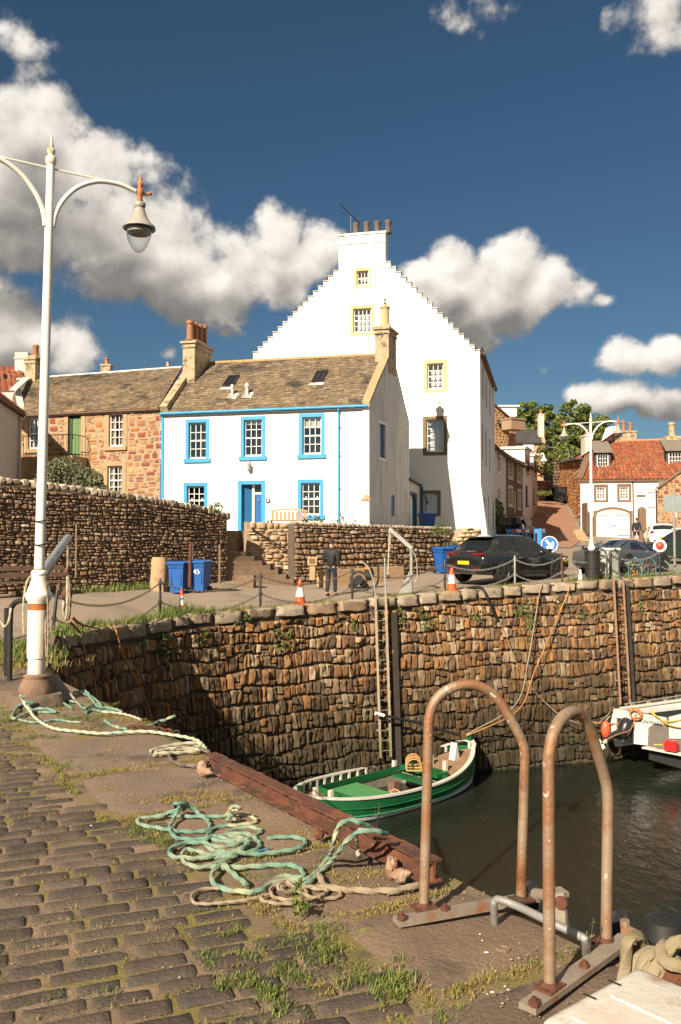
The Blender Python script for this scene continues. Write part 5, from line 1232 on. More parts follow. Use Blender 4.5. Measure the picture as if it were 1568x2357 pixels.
def plant(nm, label, c, rad, n, size, mat, cat='shrub', stem=True, group=None, shell=.45):
    t_ = thing(nm, label, cat, c, group); leaves(MB(), V(c) + Z * rad[2], rad, n, size, shell).build('foliage', mat, t_)
    if stem:
        mb = MB()
        for k in range(5): mb.tube([V(c), V(c) + V((R(-.5, .5) * rad[0], R(-.5, .5) * rad[1], rad[2] * 1.2))], .02, 5)
        mb.build('stem', m_bark, t_)
    return t_
c = at(160, 1148, 33.0); t_ = thing('grey_shrub', 'large silvery grey-green shrub behind the garden wall below the green door', 'shrub', (c.x, c.y, TZ))
mb = MB()
for (x, y, rx, rz, n) in ((110, 1105, .55, .5, 900), (150, 1090, .75, .65, 1700), (190, 1108, .8, .55, 1700), (222, 1130, .5, .3, 700), (90, 1125, .6, .4, 700), (165, 1130, 1.2, .4, 1200), (132, 1078, .4, .35, 500)):
    leaves(mb, at(x, y, 33 + R(-.3, .3)), (rx, .7, rz), n, .065, .55)
mb.build('foliage', m_shrub, t_)
mb = MB()
for k in range(9): mb.tube([V((c.x + R(-.6, .6), c.y, TZ)), at(R(100, 215), R(1090, 1120), 33.1)], .03, 5)
mb.build('stem', m_bark, t_)
plant('climbing_shrub', 'dark leafy bush at the corner of the tall white house in the lane', at(1144, 1222, 54), (.5, .5, 1.0), 500, .12, m_ivy)
for (x, y, Y, s_, l) in ((500, 1172, 31, .2, 'small tuft on the garden wall coping'), (795, 1212, 35.0, .4, 'purple-green creeper spilling over the terrace wall'), (720, 1205, 34.8, .3, 'little plant on the stair wall top beside the blue door'), (1012, 1222, 37.8, .3, 'green weed on the terrace wall near the davit'), (1035, 1260, 38.0, .25, 'bright fern in the terrace wall above the right bins')):
    plant('wall_plant', l, at(x, y, Y) - Z * s_ * .8 - V((0, .25, 0)), (s_ * 1.3, s_ * .7, s_), 110, .07, m_ivy, 'plant', stem=False)
c = at(792, 1212, 34.6); tag(MB().tube(spline([c, c + V((-.02, 0, .4)), c + V((.06, 0, .8)), c + V((.02, 0, 1.15))]), .014, 5).tube(spline([c + V((.1, 0, 0)), c + V((.13, 0, .5)), c + V((.1, 0, .75))]), .012, 5).build('bare_stem', m_bark), 'bare twisted stem on the terrace against the white wall', 'plant')
# bench at the left
bn = thing('plank_bench', 'old dark plank bench against the garden wall at the left edge', 'bench', (-9.2, 24.5, -.2)); gz = zroad(-9.3, 24.6)
mb = MB(); a, b = V((-10.8, 23.6, gz + .42)), V((-8.2, 25.9, gz + .42)); n_ = V((.66, -.75, 0))
for k in range(3): mb.bar(a + n_ * .16 * k, b + n_ * .16 * k, .13, .045)
mb.build('seat', m_bstone, bn)
mb = MB()
for k in range(2): mb.bar(a - n_ * .08 + Z * (.2 + .2 * k), b - n_ * .08 + Z * (.2 + .2 * k), .04, .14)
mb.build('backrest', m_bstone, bn)
for k in (.1, .9):
    for o in (0, .34): p = a.lerp(b, k) + n_ * o; MB().box(p - Z * .22, (.08, .08, .42)).build('leg', m_bstone, bn)

# ------------------------------------------------------------------ wheelie bins
def bin_proto(mat):
    t_ = bpy.data.objects.new('wheelie_bin', None); C.objects.link(t_)
    mb = MB(); mb.prism([(-.21, -.25, .06), (.21, -.25, .06), (.21, .22, .06), (-.21, .22, .06)], (0, 0, .01))
    n = len(mb.v); mb.v = []; mb.f = []
    q = lambda w, d0, d1, z: [V((-w, d0, z)), V((w, d0, z)), V((w, d1, z)), V((-w, d1, z))]
    rr = [q(.21, -.22, .22, .05), q(.245, -.27, .27, .80), q(.26, -.29, .29, .82), q(.275, -.31, .29, .94)]
    for r_ in rr: mb.v += [tuple(v) for v in r_]
    for k in range(3): mb.f += [(k * 4 + i, k * 4 + (i + 1) % 4, k * 4 + 4 + (i + 1) % 4, k * 4 + 4 + i) for i in range(4)]
    mb.f += [(3, 2, 1, 0)]
    for x in (-.16, .16): mb.box((x, -.262, .55), (.03, .03, .5))
    mb.build('body', mat, t_, local=True)
    l = MB(); l.v = []; r0, r1, r2 = q(.295, -.35, .31, .94), q(.295, -.35, .31, .985), q(.24, -.27, .25, 1.03)
    for r_ in (r0, r1, r2): l.v += [tuple(v) for v in r_]
    l.f = [(k * 4 + i, k * 4 + (i + 1) % 4, k * 4 + 4 + (i + 1) % 4, k * 4 + 4 + i) for k in range(2) for i in range(4)] + [(8, 9, 10, 11), (3, 2, 1, 0)]
    l.tube([(-.28, .34, .95), (.28, .34, .95)], .02, 6); l.build('lid', mat, t_, local=True)
    for x in (-.235, .235): MB().lathe([(.02, -.03), (.1, -.03), (.1, .03), (.02, .03)], (x, .23, .1), 14, axis=(1, 0, 0)).build('wheel', m_tyre, t_, smooth=40, local=True)
    return t_
bp = bin_proto(m_bin); G_ = 'blue wheelie bins along the walls'
BL = [((413, 1358), 27.5, 1.0, -.25, 'blue wheelie bin beside the stone pillar, without a number'), ((461, 1357), 27.5, 1.0, -.3, 'blue wheelie bin with white number 45'),
      ((1020, 1314), 36.6, 1.08, .55, 'blue wheelie bin beside the rear of the black SUV'), ((1043, 1309), 38.0, 1.08, .55, 'blue wheelie bin half hidden behind another bin and the black SUV'),
      ((983, 1216), 42.6, 1.15, .4, 'blue wheelie bin behind the terrace wall below the brown-framed window')]
for i, ((x, y), Y, s_, rz, l) in enumerate(BL):
    o = bp if i == 0 else copy_tree(bp); p = at(x, y, Y); tag(o, l, 'bin', G_); o.rotation_euler = (0, 0, rz); o.scale = (s_, s_, s_)
    o.location = (p.x, p.y, TZ - .2 if i == 4 else zroad(p.x, p.y))
    if i == 1:
        me = text_mesh('house_number', '45', m_wink, .24, V((0.0, -.268, .66)), V((1, 0, 0)), V((0, -1, .06))); me.parent = o

# ------------------------------------------------------------------ traffic cones
def cone_proto():
    t_ = bpy.data.objects.new('traffic_cone', None); C.objects.link(t_); b = MB()
    b.prism([(-.19, -.19, 0), (.19, -.19, 0), (.19, .19, 0), (-.19, .19, 0)], (0, 0, .035)); b.lathe([(.155, .03), (.135, .24)], n=16, cap=False); b.build('base', m_orange, t_, smooth=40, local=True)
    MB().lathe([(.136, .24), (.083, .52)], n=16, cap=False).build('reflective_sleeve', m_refl, t_, smooth=40, local=True)
    MB().lathe([(.083, .52), (.05, .72), (.035, .75), (.03, .70)], n=16, cap=False).build('tip', m_orange, t_, smooth=40, local=True); return t_
cp = cone_proto()
CL = [(432, 1402, 'slim orange and white cone among weeds in front of the left bins', .90, .62), (705, 1390, 'orange and white cone left of the walking man', 1.0, 1.0), (1050, 1363, 'orange and white cone behind the rear of the black SUV, at the quay edge', 1.0, 1.0), (1347, 1336, 'grey-white cone beside the black litter bin at the far lamp', .55, 1.0)]
for i, (x, y, l, s_, k) in enumerate(CL):
    o = cp if i == 0 else copy_tree(cp); p = edge_at(x, .32); o.location = (p.x, p.y, p.z); o.scale = (s_ * (k if k < 1 else 1), s_ * (k if k < 1 else 1), s_); tag(o, l, 'cone', 'traffic cones on the far quay'); o.rotation_euler = (0, 0, R(0, 1))
    if i == 3:
        for ch in o.children: ch.data = ch.data.copy(); ch.data.materials[0] = m_refl

# ------------------------------------------------------------------ chain fence on the far quay
PX = [150, 388, 612, 822, 1035, 1195, 1303, 1418, 1532, 1600]
PL = ['black fence post below the left davit', 'black fence post in front of the stone pillar', 'black fence post left of the middle cone', 'black fence post right of the walking man', 'dark fence post beside the cone at the rear of the black SUV', 'grey fence post in front of the black SUV door', 'rusty fence post at the nose of the black SUV', 'black fence post by the grey cabinet', 'fence post carrying the red lifebuoy', 'fence post past the right frame edge']
tops = []; fpost = None
for i, (x, l) in enumerate(zip(PX, PL)):
    p = edge_at(x, .28)
    if i == len(PX) - 1: p = V((14.6, 33.6, zroad(14.6, 33.6)))
    o = thing('fence_post', l, 'post', p, 'posts of the quay chain fence'); h = 1.0
    m_ = [m_black, m_black, m_black, m_black, m_black, m_galv, m_rust, m_black, m_black, m_black][i]
    MB().lathe([(.05, -.05), (.05, .02), (.036, .03), (.034, h), (.02, h + .03)], n=10).build('shaft', m_, o, smooth=40, local=True)
    for zz in (.40, .90): MB().tube([V((.055 * cos(a), .0, zz + .055 * sin(a))) for a in [k * pi / 5 for k in range(10)]], .011, 5, closed=True).build('eye', m_, o, local=True)
    tops.append((p + Z * .90, p + Z * .40))
    if i == 0: o.rotation_euler = (0, .10, 0)
def chain_mesh(mb, a, b, sag, ll=.085):
    a, b = V(a), V(b); n = max(6, int((b - a).length / (ll * .74))); d = (b - a)
    f = lambda t: a + d * t - Z * (sag * 4 * t * (1 - t))
    for i in range(n):
        p, q = f(i / n), f((i + 1) / n); e = (q - p).normalized(); u = Z.cross(e).normalized(); w = e.cross(u)
        if i % 2: u = (u + w) * .707; 
        else: u = (u - w) * .707
        c = (p + q) / 2; pts = [c + e * cos(k * pi / 4) * ll * .5 + u * sin(k * pi / 4) * ll * .30 for k in range(8)]
        mb.tube(pts, ll * .105, 4, closed=True)
places = ['beside the left davit', 'in front of the two left bins', 'in front of the stone steps', 'in front of the walking man', 'in front of the davit and terrace wall', 'across the rear of the black SUV', 'across the front of the black SUV', 'past the black litter bin', 'in front of the grey sports car']
places = ['between the left davit and the pillar', 'in front of the two left bins', 'in front of the walking man', 'in front of the planter trough', 'across the rear of the black SUV', 'across the front door of the black SUV', 'past the black litter bin', 'in front of the grey sports car', 'at the right frame edge']
for i in range(len(tops) - 1):
    for k, nm in ((0, 'upper'), (1, 'lower')):
        mb = MB(); a, b = tops[i][k], tops[i + 1][k]; chain_mesh(mb, V((0, 0, 0)), b - a, .14 + (b - a).length * .055 + (.04 if k else 0), .085 if i < 6 else .1)
        o = mb.build('fence_chain', m_chain if i < 4 else m_galv); o.location = a; tag(o, f'{nm} fence chain sagging {places[i]}', 'chain', 'chains of the quay fence')

# ------------------------------------------------------------------ cars
def car(nm, label, loc, head, st, paint, whl, r=.34, W=1.8, parts=(), wins=(), rw=None, ws=None, plate=None, lamps=None, roofmat=None, ptxt='', tilt=0.0, ruby=True, s=1.0):
    t_ = thing(nm, label, 'car', loc); n = len(st)
    def ring(q):
        x, zb, zs, zt, hw, tw = q
        h = [(0, zb), (hw * .84, zb), (hw * .965, zb + .09), (hw, zb + (zs - zb) * .45), (hw * .99, zb + (zs - zb) * .78), (hw * .945, zs), (tw, zt - .055), (tw * .8, zt - .008), (0, zt + .012)]
        return [V((x, y, z)) for y, z in h] + [V((x, -y, z)) for y, z in h[-2:0:-1]]
    rings = [ring(q) for q in st]; m = len(rings[0]); mb = MB()
    for r_ in rings: mb.v += [tuple(v) for v in r_]
    for i in range(n - 1): mb.f += [(i * m + j, (i + 1) * m + j, (i + 1) * m + (j + 1) % m, i * m + (j + 1) % m) for j in range(m)]
    mb.f += [tuple(range(m)), tuple((n - 1) * m + j for j in range(m))[::-1]]
    mb.build('body', paint, t_, smooth=38, local=True)
    def sidepts(x, t):       # on the greenhouse side at length x
        for i in range(n - 1):
            if st[i][0] <= x <= st[i + 1][0]:
                f = (x - st[i][0]) / (st[i + 1][0] - st[i][0]); a = rings[i][5].lerp(rings[i + 1][5], f); b = rings[i][6].lerp(rings[i + 1][6], f); return a.lerp(b, t)
    for sg in (1, -1):
        for (xa, xb, ta, tb) in wins:   # lower xa..xb, upper ta..tb
            q = [sidepts(xa, .08), sidepts(xb, .08), sidepts(tb, .90), sidepts(ta, .90)]
            q = [V((p.x, sg * (p.y + .008), p.z)) for p in q]; mb = MB(); mb.add(q, [(0, 1, 2, 3) if sg < 0 else (3, 2, 1, 0)]); mb.build('side_window', m_carglass, t_, local=True)
    def cross(i, k):        # glass between stations i (low) and i+1
        a, b = rings[i], rings[i + 1]; nm_ = 'rear_window' if k else 'windscreen'
        lo, hi = (a, b) if k else (b, a)
        p = [lo[6] * .5 + V((lo[6].x, -lo[6].y, lo[6].z)) * .5]; f = lambda r_, t: V((r_[6].x, r_[6].y * t, r_[6].z + .04 * (1 - abs(t))))
        rows = []
        for v_ in (.10, .9): rows.append([f(lo, u * .93).lerp(f(hi, u * .93), v_) for u in (-1, -.5, 0, .5, 1)])
        nn_ = (rows[0][4] - rows[0][0]).cross(rows[1][0] - rows[0][0]).normalized()
        if nn_.z < 0: nn_ = -nn_
        MB().grid([[p + nn_ * .03 for p in r_] for r_ in rows]).build(nm_, m_carglass, t_, smooth=180, local=True)
    if rw is not None: cross(rw, True)
    if ws is not None: cross(ws, False)
    for x in whl:
        for sg in (1, -1):
            y = sg * (W / 2 - .01); MB().lathe([(.01, 0), (r * 1.13, 0)], (x, sg * (W / 2 + .004), r + .01), 22, axis=(0, sg, 0), cap=False).build('wheel_arch', m_ink, t_, local=True)
            w_ = thing('wheel', '', '', (x, sg * (W / 2 - .10), r)); del w_['label'], w_['category']; w_.parent = t_
            MB().lathe([(r * .62, -.1), (r * .95, -.1), (r, -.06), (r, .08), (r * .93, .125), (r * .70, .125)], n=22, axis=(0, sg, 0), cap=False).build('tyre', m_tyre, w_, smooth=40, local=True)
            q = MB(); q.lathe([(r * .70, .122), (r * .66, .10), (r * .62, .07), (0.001, .05)], n=22, axis=(0, sg, 0), cap=False)
            for k in range(5):
                a = 2 * pi * k / 5 + .3; q.bar(V((0, sg * .10, 0)), V((cos(a) * r * .66, sg * .115, sin(a) * r * .66)), .035, .10 * r / .34)
            q.build('rim', m_rim, w_, local=True)
    for (pn, mt, boxes) in parts:
        for bx in boxes: MB().box(bx[0], bx[1]).build(pn, mt, t_, local=True)
    if plate:
        p, zz = plate; pl = MB().box((p, 0, zz), (.02, .52, .115)).build('number_plate', m_plate, t_, local=True)
        if ptxt: tx = text_mesh('plate_lettering', ptxt, m_ink, .085, V((p - .0115, 0, zz)), V((0, -1, 0)), V((-1, 0, 0)), thick=.0005); tx.parent = pl
    t_.rotation_euler = (0, -tilt, atan2(head[1], head[0])); t_.scale = (s, s, s); return t_
m_cblack = P('black_car_paint', (.012, .012, .013), .12, spec=.6, coat=.7)
m_cgrey = P('grey_car_paint', (.12, .125, .13), .25, metal=.5, coat=.6)
m_cwhite = P('white_car_paint', (.78, .77, .75), .25, coat=.5)
m_cgreen = P('dark_green_car_paint', (.012, .022, .018), .15, coat=.7)
SUV = [(-2.42, .48, .78, .86, .74, .58), (-2.38, .36, .90, .98, .86, .68), (-2.28, .30, .99, 1.06, .93, .76), (-2.08, .28, 1.03, 1.13, .955, .80), (-1.62, .27, 1.06, 1.55, .965, .64), (-1.0, .26, 1.07, 1.655, .97, .63), (-.2, .26, 1.05, 1.67, .97, .645), (.42, .26, 1.03, 1.60, .97, .64), (1.18, .26, 1.01, 1.10, .965, .80), (1.7, .27, .98, 1.04, .955, .76), (2.12, .30, .88, .94, .92, .70), (2.36, .36, .74, .79, .82, .6), (2.42, .44, .60, .64, .70, .5)]
W1 = V((5.55, 29.95, 0)); hd = V((.78, .625, 0)).normalized(); cc = W1 + hd * 1.45 + V((-hd.y, hd.x, 0)) * .88
suv = car('black_suv', 'black SUV parked along the quay edge seen from the rear right', (cc.x, cc.y, zroad(cc.x, cc.y) - .0), hd, SUV, m_cblack, (-1.45, 1.45), .375, 1.93,
    wins=[(-1.55, -.72, -1.30, -.75), (-.68, .12, -.68, .05), (.18, 1.02, .12, .42)], rw=3, ws=7, plate=(-2.425, .70), ptxt='R300 CPU',
    parts=[('tail_lamp', m_tail, [((-2.33, .62, 1.0), (.12, .46, .07)), ((-2.33, -.62, 1.0), (.12, .46, .07))]), ('light_bar', m_chrome, [((-2.345, 0, 1.0), (.05, .8, .03))]), ('spoiler', m_cblack, [((-1.72, 0, 1.585), (.34, 1.24, .035))]),
           ('reflector', m_tail, [((-2.41, .58, .50), (.03, .32, .035)), ((-2.41, -.58, .50), (.03, .32, .035))]), ('diffuser', m_ink, [((-2.40, 0, .40), (.06, 1.1, .12))]), ('exhaust', m_chrome, [((-2.40, .5, .38), (.12, .2, .08)), ((-2.40, -.5, .38), (.12, .2, .08))]),
           ('door_mirror', m_cblack, [((.88, 1.04, 1.10), (.14, .2, .15)), ((.88, -1.04, 1.10), (.14, .2, .15))]), ('door_handle', m_cblack, [((-.55, -.978, .93), (.2, .02, .03)), ((.30, -.978, .93), (.2, .02, .03))]), ('headlamp', m_chrome, [((2.2, .7, .84), (.2, .3, .1)), ((2.2, -.7, .84), (.2, .3, .1))]), ('sill', m_ink, [((0, .93, .30), (2.2, .06, .10)), ((0, -.93, .30), (2.2, .06, .10))])])
SPT = [(-2.2, .42, .70, .76, .74, .6), (-2.15, .28, .80, .86, .86, .7), (-1.95, .2, .86, .90, .92, .78), (-1.35, .17, .90, 1.02, .93, .70), (-.6, .16, .86, 1.22, .92, .58), (.0, .16, .84, 1.26, .91, .57), (.35, .16, .83, 1.20, .91, .57), (1.0, .16, .80, .86, .90, .76), (1.6, .17, .72, .77, .88, .7), (2.0, .2, .60, .64, .82, .6), (2.2, .28, .46, .49, .66, .5)]
p = at(1437, 1325, 34.2); car('grey_sports_car', 'low grey sports car parked behind the black litter bin and grey cabinet', (p.x, p.y, zroad(p.x, p.y)), (.74, .67), SPT, m_cgrey, (-1.25, 1.3), .345, 1.84, wins=[(-1.0, -.35, -.62, -.35), (-.28, .78, -.30, .36)], rw=3, ws=6, plate=(-2.2, .56), ptxt='R',
    parts=[('tail_lamp', m_tail, [((-2.12, .6, .78), (.1, .4, .05)), ((-2.12, -.6, .78), (.1, .4, .05))]), ('engine_cover', m_ink, [((-1.75, 0, .92), (.5, 1.1, .04))]), ('spoiler', m_cgrey, [((-2.0, 0, 1.02), (.28, 1.5, .03)), ((-2.0, .5, .95), (.06, .04, .16)), ((-2.0, -.5, .95), (.06, .04, .16))]), ('door_mirror', m_cgrey, [((.55, 1.0, .93), (.12, .18, .11)), ((.55, -1.0, .93), (.12, .18, .11))]), ('bumper', m_ink, [((-2.19, 0, .36), (.05, 1.3, .14))])], s=1.04)
HAT = [(-1.95, .40, .74, .82, .68, .58), (-1.92, .28, .86, .94, .80, .66), (-1.80, .24, .93, 1.0, .84, .70), (-1.66, .22, .95, 1.05, .85, .70), (-1.36, .22, .96, 1.40, .86, .60), (-.7, .22, .95, 1.47, .86, .61), (.0, .22, .94, 1.47, .86, .61), (.40, .22, .93, 1.41, .86, .6), (1.0, .22, .92, 1.0, .85, .7), (1.5, .24, .84, .9, .83, .66), (1.85, .28, .68, .73, .74, .56), (1.95, .36, .54, .58, .6, .45)]
hatp = lambda: [('tail_lamp', m_tail, [((-1.87, .68, .88), (.12, .22, .2)), ((-1.87, -.68, .88), (.12, .22, .2))]), ('bumper', m_ink, [((-1.95, 0, .40), (.04, 1.2, .12))]), ('door_mirror', m_ink, [((.62, .94, .98), (.12, .16, .12)), ((.62, -.94, .98), (.12, .16, .12))])]
HW = [(-1.2, -.42, -1.1, -.45), (-.35, .80, -.36, .40)]
p = at(1519, 1240, 55.5); car('white_hatchback', 'small white hatchback seen from behind beside the stone outbuilding', (p.x, p.y, zroad(p.x, p.y)), (.22, .97), HAT, m_cwhite, (-1.2, 1.2), .30, 1.68, wins=HW, rw=3, ws=7, plate=(-1.955, .58), parts=hatp())
p = at(1190, 1228, 58); hb = car('black_hatchback', 'black hatchback with patterned cover on its side parked at the foot of the lane', (p.x, p.y, zroad(p.x, p.y)), (.42, .9), HAT, m_cblack, (-1.2, 1.2), .30, 1.68, wins=HW, rw=3, ws=7, plate=(-1.955, .58), parts=hatp())
MB().grid([[V((-1.3 + i * .45, -.9 - .02 * noise.noise((i, j, 1)), .5 + j * .25 if j < 3 else 1.0 + (j - 2) * .17)) + V((0, max(0, j - 2) * .09, 0)) for i in range(6)] for j in range(5)]).build('patterned_cover', M('patterned_cloth', [(.6, .55, .48), (.05, .045, .04)], .8, 5, stops=1), hb, smooth=60, local=True)
p = at(1288, 1150, 84); car('red_roof_hatchback', 'black hatchback with red roof parked high up the lane', (p.x, p.y, zroad(p.x, p.y)), (-.45, .89), HAT, m_cblack, (-1.2, 1.2), .32, 1.68, wins=HW, rw=3, ws=7, plate=(-1.955, .72),
    parts=hatp() + [('roof_panel', P('red_car_paint', (.35, .02, .015), .3), [((-.45, 0, 1.50), (1.7, 1.1, .04))])], tilt=.10)
p = V((16.3, 41.0, 0)); car('green_hatchback', 'dark green hatchback with pale roof cut by the right frame edge', (p.x, p.y, zroad(p.x, p.y)), (-.80, .60), HAT, m_cgreen, (-1.2, 1.2), .33, 1.70, wins=HW, rw=3, ws=7, plate=(-1.955, .80), parts=hatp() + [('roof_panel', m_cwhite, [((-.45, 0, 1.50), (1.75, 1.15, .04))])], s=1.10)

# ------------------------------------------------------------------ road barrier and sign
br = thing('road_barrier', 'blue plastic road barrier with red and white strip behind the black SUV', 'barrier'); m_bb = P('barrier_blue', (.03, .22, .55), .5)
def barrier_panel(p, q):
    w_ = Wall(p, q); z = zroad(*((V(p) + V(q)) / 2)[:2]) if False else zroad((p[0] + q[0]) / 2, (p[1] + q[1]) / 2); mb = MB(); L = w_.L
    for k in range(9): mb.box(w_.p(L * (k + .5) / 9, z + .48, 0), (.08, .06, .72), A=w_.A)
    mb.box(w_.p(L / 2, z + .12, 0), (L, .08, .12), A=w_.A).box(w_.p(L / 2, z + .92, 0), (L, .07, .26), A=w_.A)
    for x in (.06, L - .06): mb.box(w_.p(x, z + .5, 0), (.1, .09, 1.0), A=w_.A)
    for x in (.3, L - .3): mb.box(w_.p(x, z + .05, 0), (.12, .5, .07), A=w_.A)
    pn = mb.build('panel', m_bb, br)
    n = 5
    for k in range(n):
        MB().box(w_.p(L * (.18 + .64 * (k + .5) / n), z + .93, .042), (L * .64 / n, .012, .17), A=w_.A).build('strip', m_red if k % 2 == 0 else m_refl, pn)
pa, pb, pc = at(1166, 1240, 52), at(1243, 1240, 51.6), at(1258, 1240, 53)
barrier_panel((pa.x, pa.y), (pb.x, pb.y)); barrier_panel((pb.x + .05, pb.y + .02), (pc.x, pc.y + .4))
sg = thing('keep_right_sign', 'round blue sign with white arrow pointing down right', 'sign', at(1265, 1280, 42)); c = at(1265, 1253, 42); N_ = V((-.29, -.957, 0)); 
MB().lathe([(.0, -.02), (.40, -.02), (.40, .0)], c, 28, axis=N_).build('border', m_wink, sg, smooth=40)
dk = MB().lathe([(.365, .001), (.0, .004)], c, 28, axis=N_, cap=False).build('disc', P('sign_blue', (.02, .13, .42), .4), sg)
u = N_.cross(V((0, 0, 1))).normalized() * -1; 
u = V((0, 0, 1)).cross(N_).normalized()
if u.x < 0: u = -u
d1 = (u * .64 - Z * .77).normalized(); d2 = (u * .77 + Z * .64); o_ = N_ * .008
mb = MB(); pts = [(-.27, -.055), (.03, -.055), (.03, -.055), (.29, 0)]
ar = [(-.27, .055), (.06, .055), (-.03, .19), (.07, .23), (.28, 0), (.07, -.23), (-.03, -.19), (.06, -.055), (-.27, -.055)]
mb.add([c + d1 * x + d2 * y + o_ for x, y in ar], [(0, 1, 7, 8), (1, 2, 3, 4), (4, 5, 6, 7), (1, 4, 7)]); mb.build('arrow', m_wink, sg)
mb = MB()
for s_ in (-.2, .2): mb.bar(c + u * s_ - N_ * .05, V((c.x, c.y, zroad(c.x, c.y))) + u * s_ * 1.5 - N_ * .3, .04, .04)
mb.build('stand', m_galv, sg)
# ------------------------------------------------------------------ people
def skin(name, chains, mat, parent, sub=1):
    """limb chains of (point, radius), sharing end points, grown into one surface"""
    vs, es, rs, key = [], [], [], {}
    def vid(p, r):
        k = tuple(round(q, 4) for q in p)
        if k not in key: key[k] = len(vs); vs.append(k); rs.append(r)
        return key[k]
    for ch in chains:
        ids = [vid(p, r) for p, r in ch]; es += list(zip(ids, ids[1:]))
    me = bpy.data.meshes.new(name); me.from_pydata(vs, es, []); o = bpy.data.objects.new(name, me); C.objects.link(o); o.parent = parent
    m = o.modifiers.new('skin', 'SKIN'); m.use_smooth_shade = True
    lay = me.skin_vertices[0].data if me.skin_vertices else None
    if lay is None:
        bmm = __import__('bmesh').new(); bmm.from_mesh(me); bmm.verts.layers.skin.verify(); bmm.to_mesh(me); bmm.free(); lay = me.skin_vertices[0].data
    seen = set(); adj = {}
    for a, b in es: adj.setdefault(a, []).append(b); adj.setdefault(b, []).append(a)
    for i, r in enumerate(rs):
        rr = r if hasattr(r, '__len__') else (r, r); lay[i].radius = rr; lay[i].use_root = False
    for i in range(len(vs)):
        if i in seen: continue
        lay[i].use_root = True; q = [i]; seen.add(i)
        while q:
            a = q.pop()
            for b in adj.get(a, []):
                if b not in seen: seen.add(b); q.append(b)
    s2 = o.modifiers.new('subdivision', 'SUBSURF'); s2.levels = sub; s2.render_levels = sub
    me.materials.append(mat); return o
def person(label, loc, yaw, h, top, legs, stride=.10, shorts=False, cap=None, arm='down', shoes=None):
    t_ = thing('person', label, 'person', loc); k = 1.0
    pel = ((0, 0, .95), (.13, .10)); ch = [((0, 0, .95), (.08, .06)), ((0, -.01, 1.12), (.08, .06)), ((0, -.02, 1.32), (.10, .06)), ((0, -.01, 1.45), (.06, .05)), ((0, .01, 1.53), .055), ((0, .02, 1.60), (.07, .078)), ((0, .025, 1.68), (.078, .092)), ((0, .015, 1.745), (.055, .065))]
    L = {}; arms = {}
    for s in (1, -1):
        st = stride * s
        L[s] = [((0, 0, .95), (.08, .06)), ((s * .095, 0, .86), .065), ((s * .10, st * .4 + .02, .49), .058), ((s * .10, st - .03, .10), .042), ((s * .11, st + .06, .045), .036), ((s * .115, st + .16, .035), .028)]
        if arm == 'down' or s > 0: w = ((s * .27, .06, .88), .03); e = ((s * .265, -.04, 1.14), .042)
        else: w = ((s * .16, .22, 1.02), .03); e = ((s * .27, -.02, 1.13), .042)
        arms[s] = [((0, -.02, 1.32), (.10, .06)), ((s * .19, -.02, 1.41), .05), e, w]
    body = [ch, L[1], L[-1], arms[1], arms[-1]]
    for s in (1, -1):       # hands: palm and five fingers
        w = V(arms[s][-1][0]); d = V((0, .25, -.97)) if (arm == 'down' or s > 0) else V((0, .8, .3)); d.normalize(); sd = V((0, 1, .25)) if abs(d.z) > .8 else V((1, 0, 0))
        p1 = w + d * .07; body.append([(tuple(w), .03), (tuple(p1), (.036, .02))])
        for f in range(4): b = p1 + sd * (f - 1.5) * .019 + d * .015; l = (.055, .065, .062, .05)[f]; body.append([(tuple(b), .009), (tuple(b + d * l * .5), .0085), (tuple(b + d * l + V((-s * .012, 0, 0))), .007)])
        b = w + d * .03 + sd * .03; body.append([(tuple(b), .011), (tuple(b + sd * .025 + d * .025), .010), (tuple(b + sd * .03 + d * .055), .008)])
    body.append([((0, .105, 1.665), .012), ((0, .125, 1.645), .011)])      # nose
    for s in (1, -1): body.append([((s * .078, .01, 1.655), .012), ((s * .084, 0, 1.68), .014)])
    skin('body', body, m_skin, t_)
    for s in (1, -1): MB().ball((s * .032, .103, 1.685), .011).build('eye', m_ink, t_, local=True)
    MB().box((0, .112, 1.61), (.045, .01, .008)).build('mouth', P('lip', (.30, .11, .08), .6), t_, local=True)
    g = 1.22
    jk = [[((0, 0, .86), (.165, .125)), ((0, -.01, 1.12), (.160, .12)), ((0, -.02, 1.32), (.178, .125)), ((0, -.01, 1.46), (.105, .085))]]
    for s in (1, -1): jk.append([((0, -.02, 1.32), (.178, .125)), ((s * .195, -.02, 1.41), .078)] + [(p, r * 1.45) for p, r in arms[s][2:]][:2])
    if not shorts: jk.append([((0, -.01, 1.46), (.105, .085)), ((0, -.08, 1.50), (.10, .055)), ((0, -.10, 1.44), (.085, .04))])
    skin('jacket', jk, top, t_)
    tr = []
    for s in (1, -1):
        if shorts: tr.append([((0, 0, .93), (.14, .10)), ((s * .10, 0, .82), .10), ((s * .105, L[s][2][0][1], .54), .088)])
        else: tr.append([((0, 0, .93), (.14, .10)), ((s * .10, 0, .84), .098), ((s * .10, L[s][2][0][1], .49), .076), ((s * .10, L[s][3][0][1], .10), .064)])
    skin('trousers', tr, legs, t_)
    for s in (1, -1): skin('shoe', [[((s * .10, L[s][3][0][1] - .02, .05), .046), ((s * .112, L[s][4][0][1], .045), .046), ((s * .118, L[s][5][0][1] + .01, .035), .036)]], shoes or m_ink, t_)
    mb = MB(); rows = []
    for j in range(7):
        r_ = []
        for i in range(13):
            a = 2 * pi * i / 12; th_ = j / 6 * (1.25 + .75 * max(0, -cos(a - pi)) * 0 + .55 * (1 - sin(a)) * .5 + .1); r_.append(V((sin(th_) * cos(a) * .093, .012 + sin(th_) * sin(a) * .107, 1.685 + cos(th_) * .105)))
        rows.append(r_)
    mb.grid(rows); mb.build('cap' if cap else 'hair', cap or m_hair, t_, smooth=180, local=True)
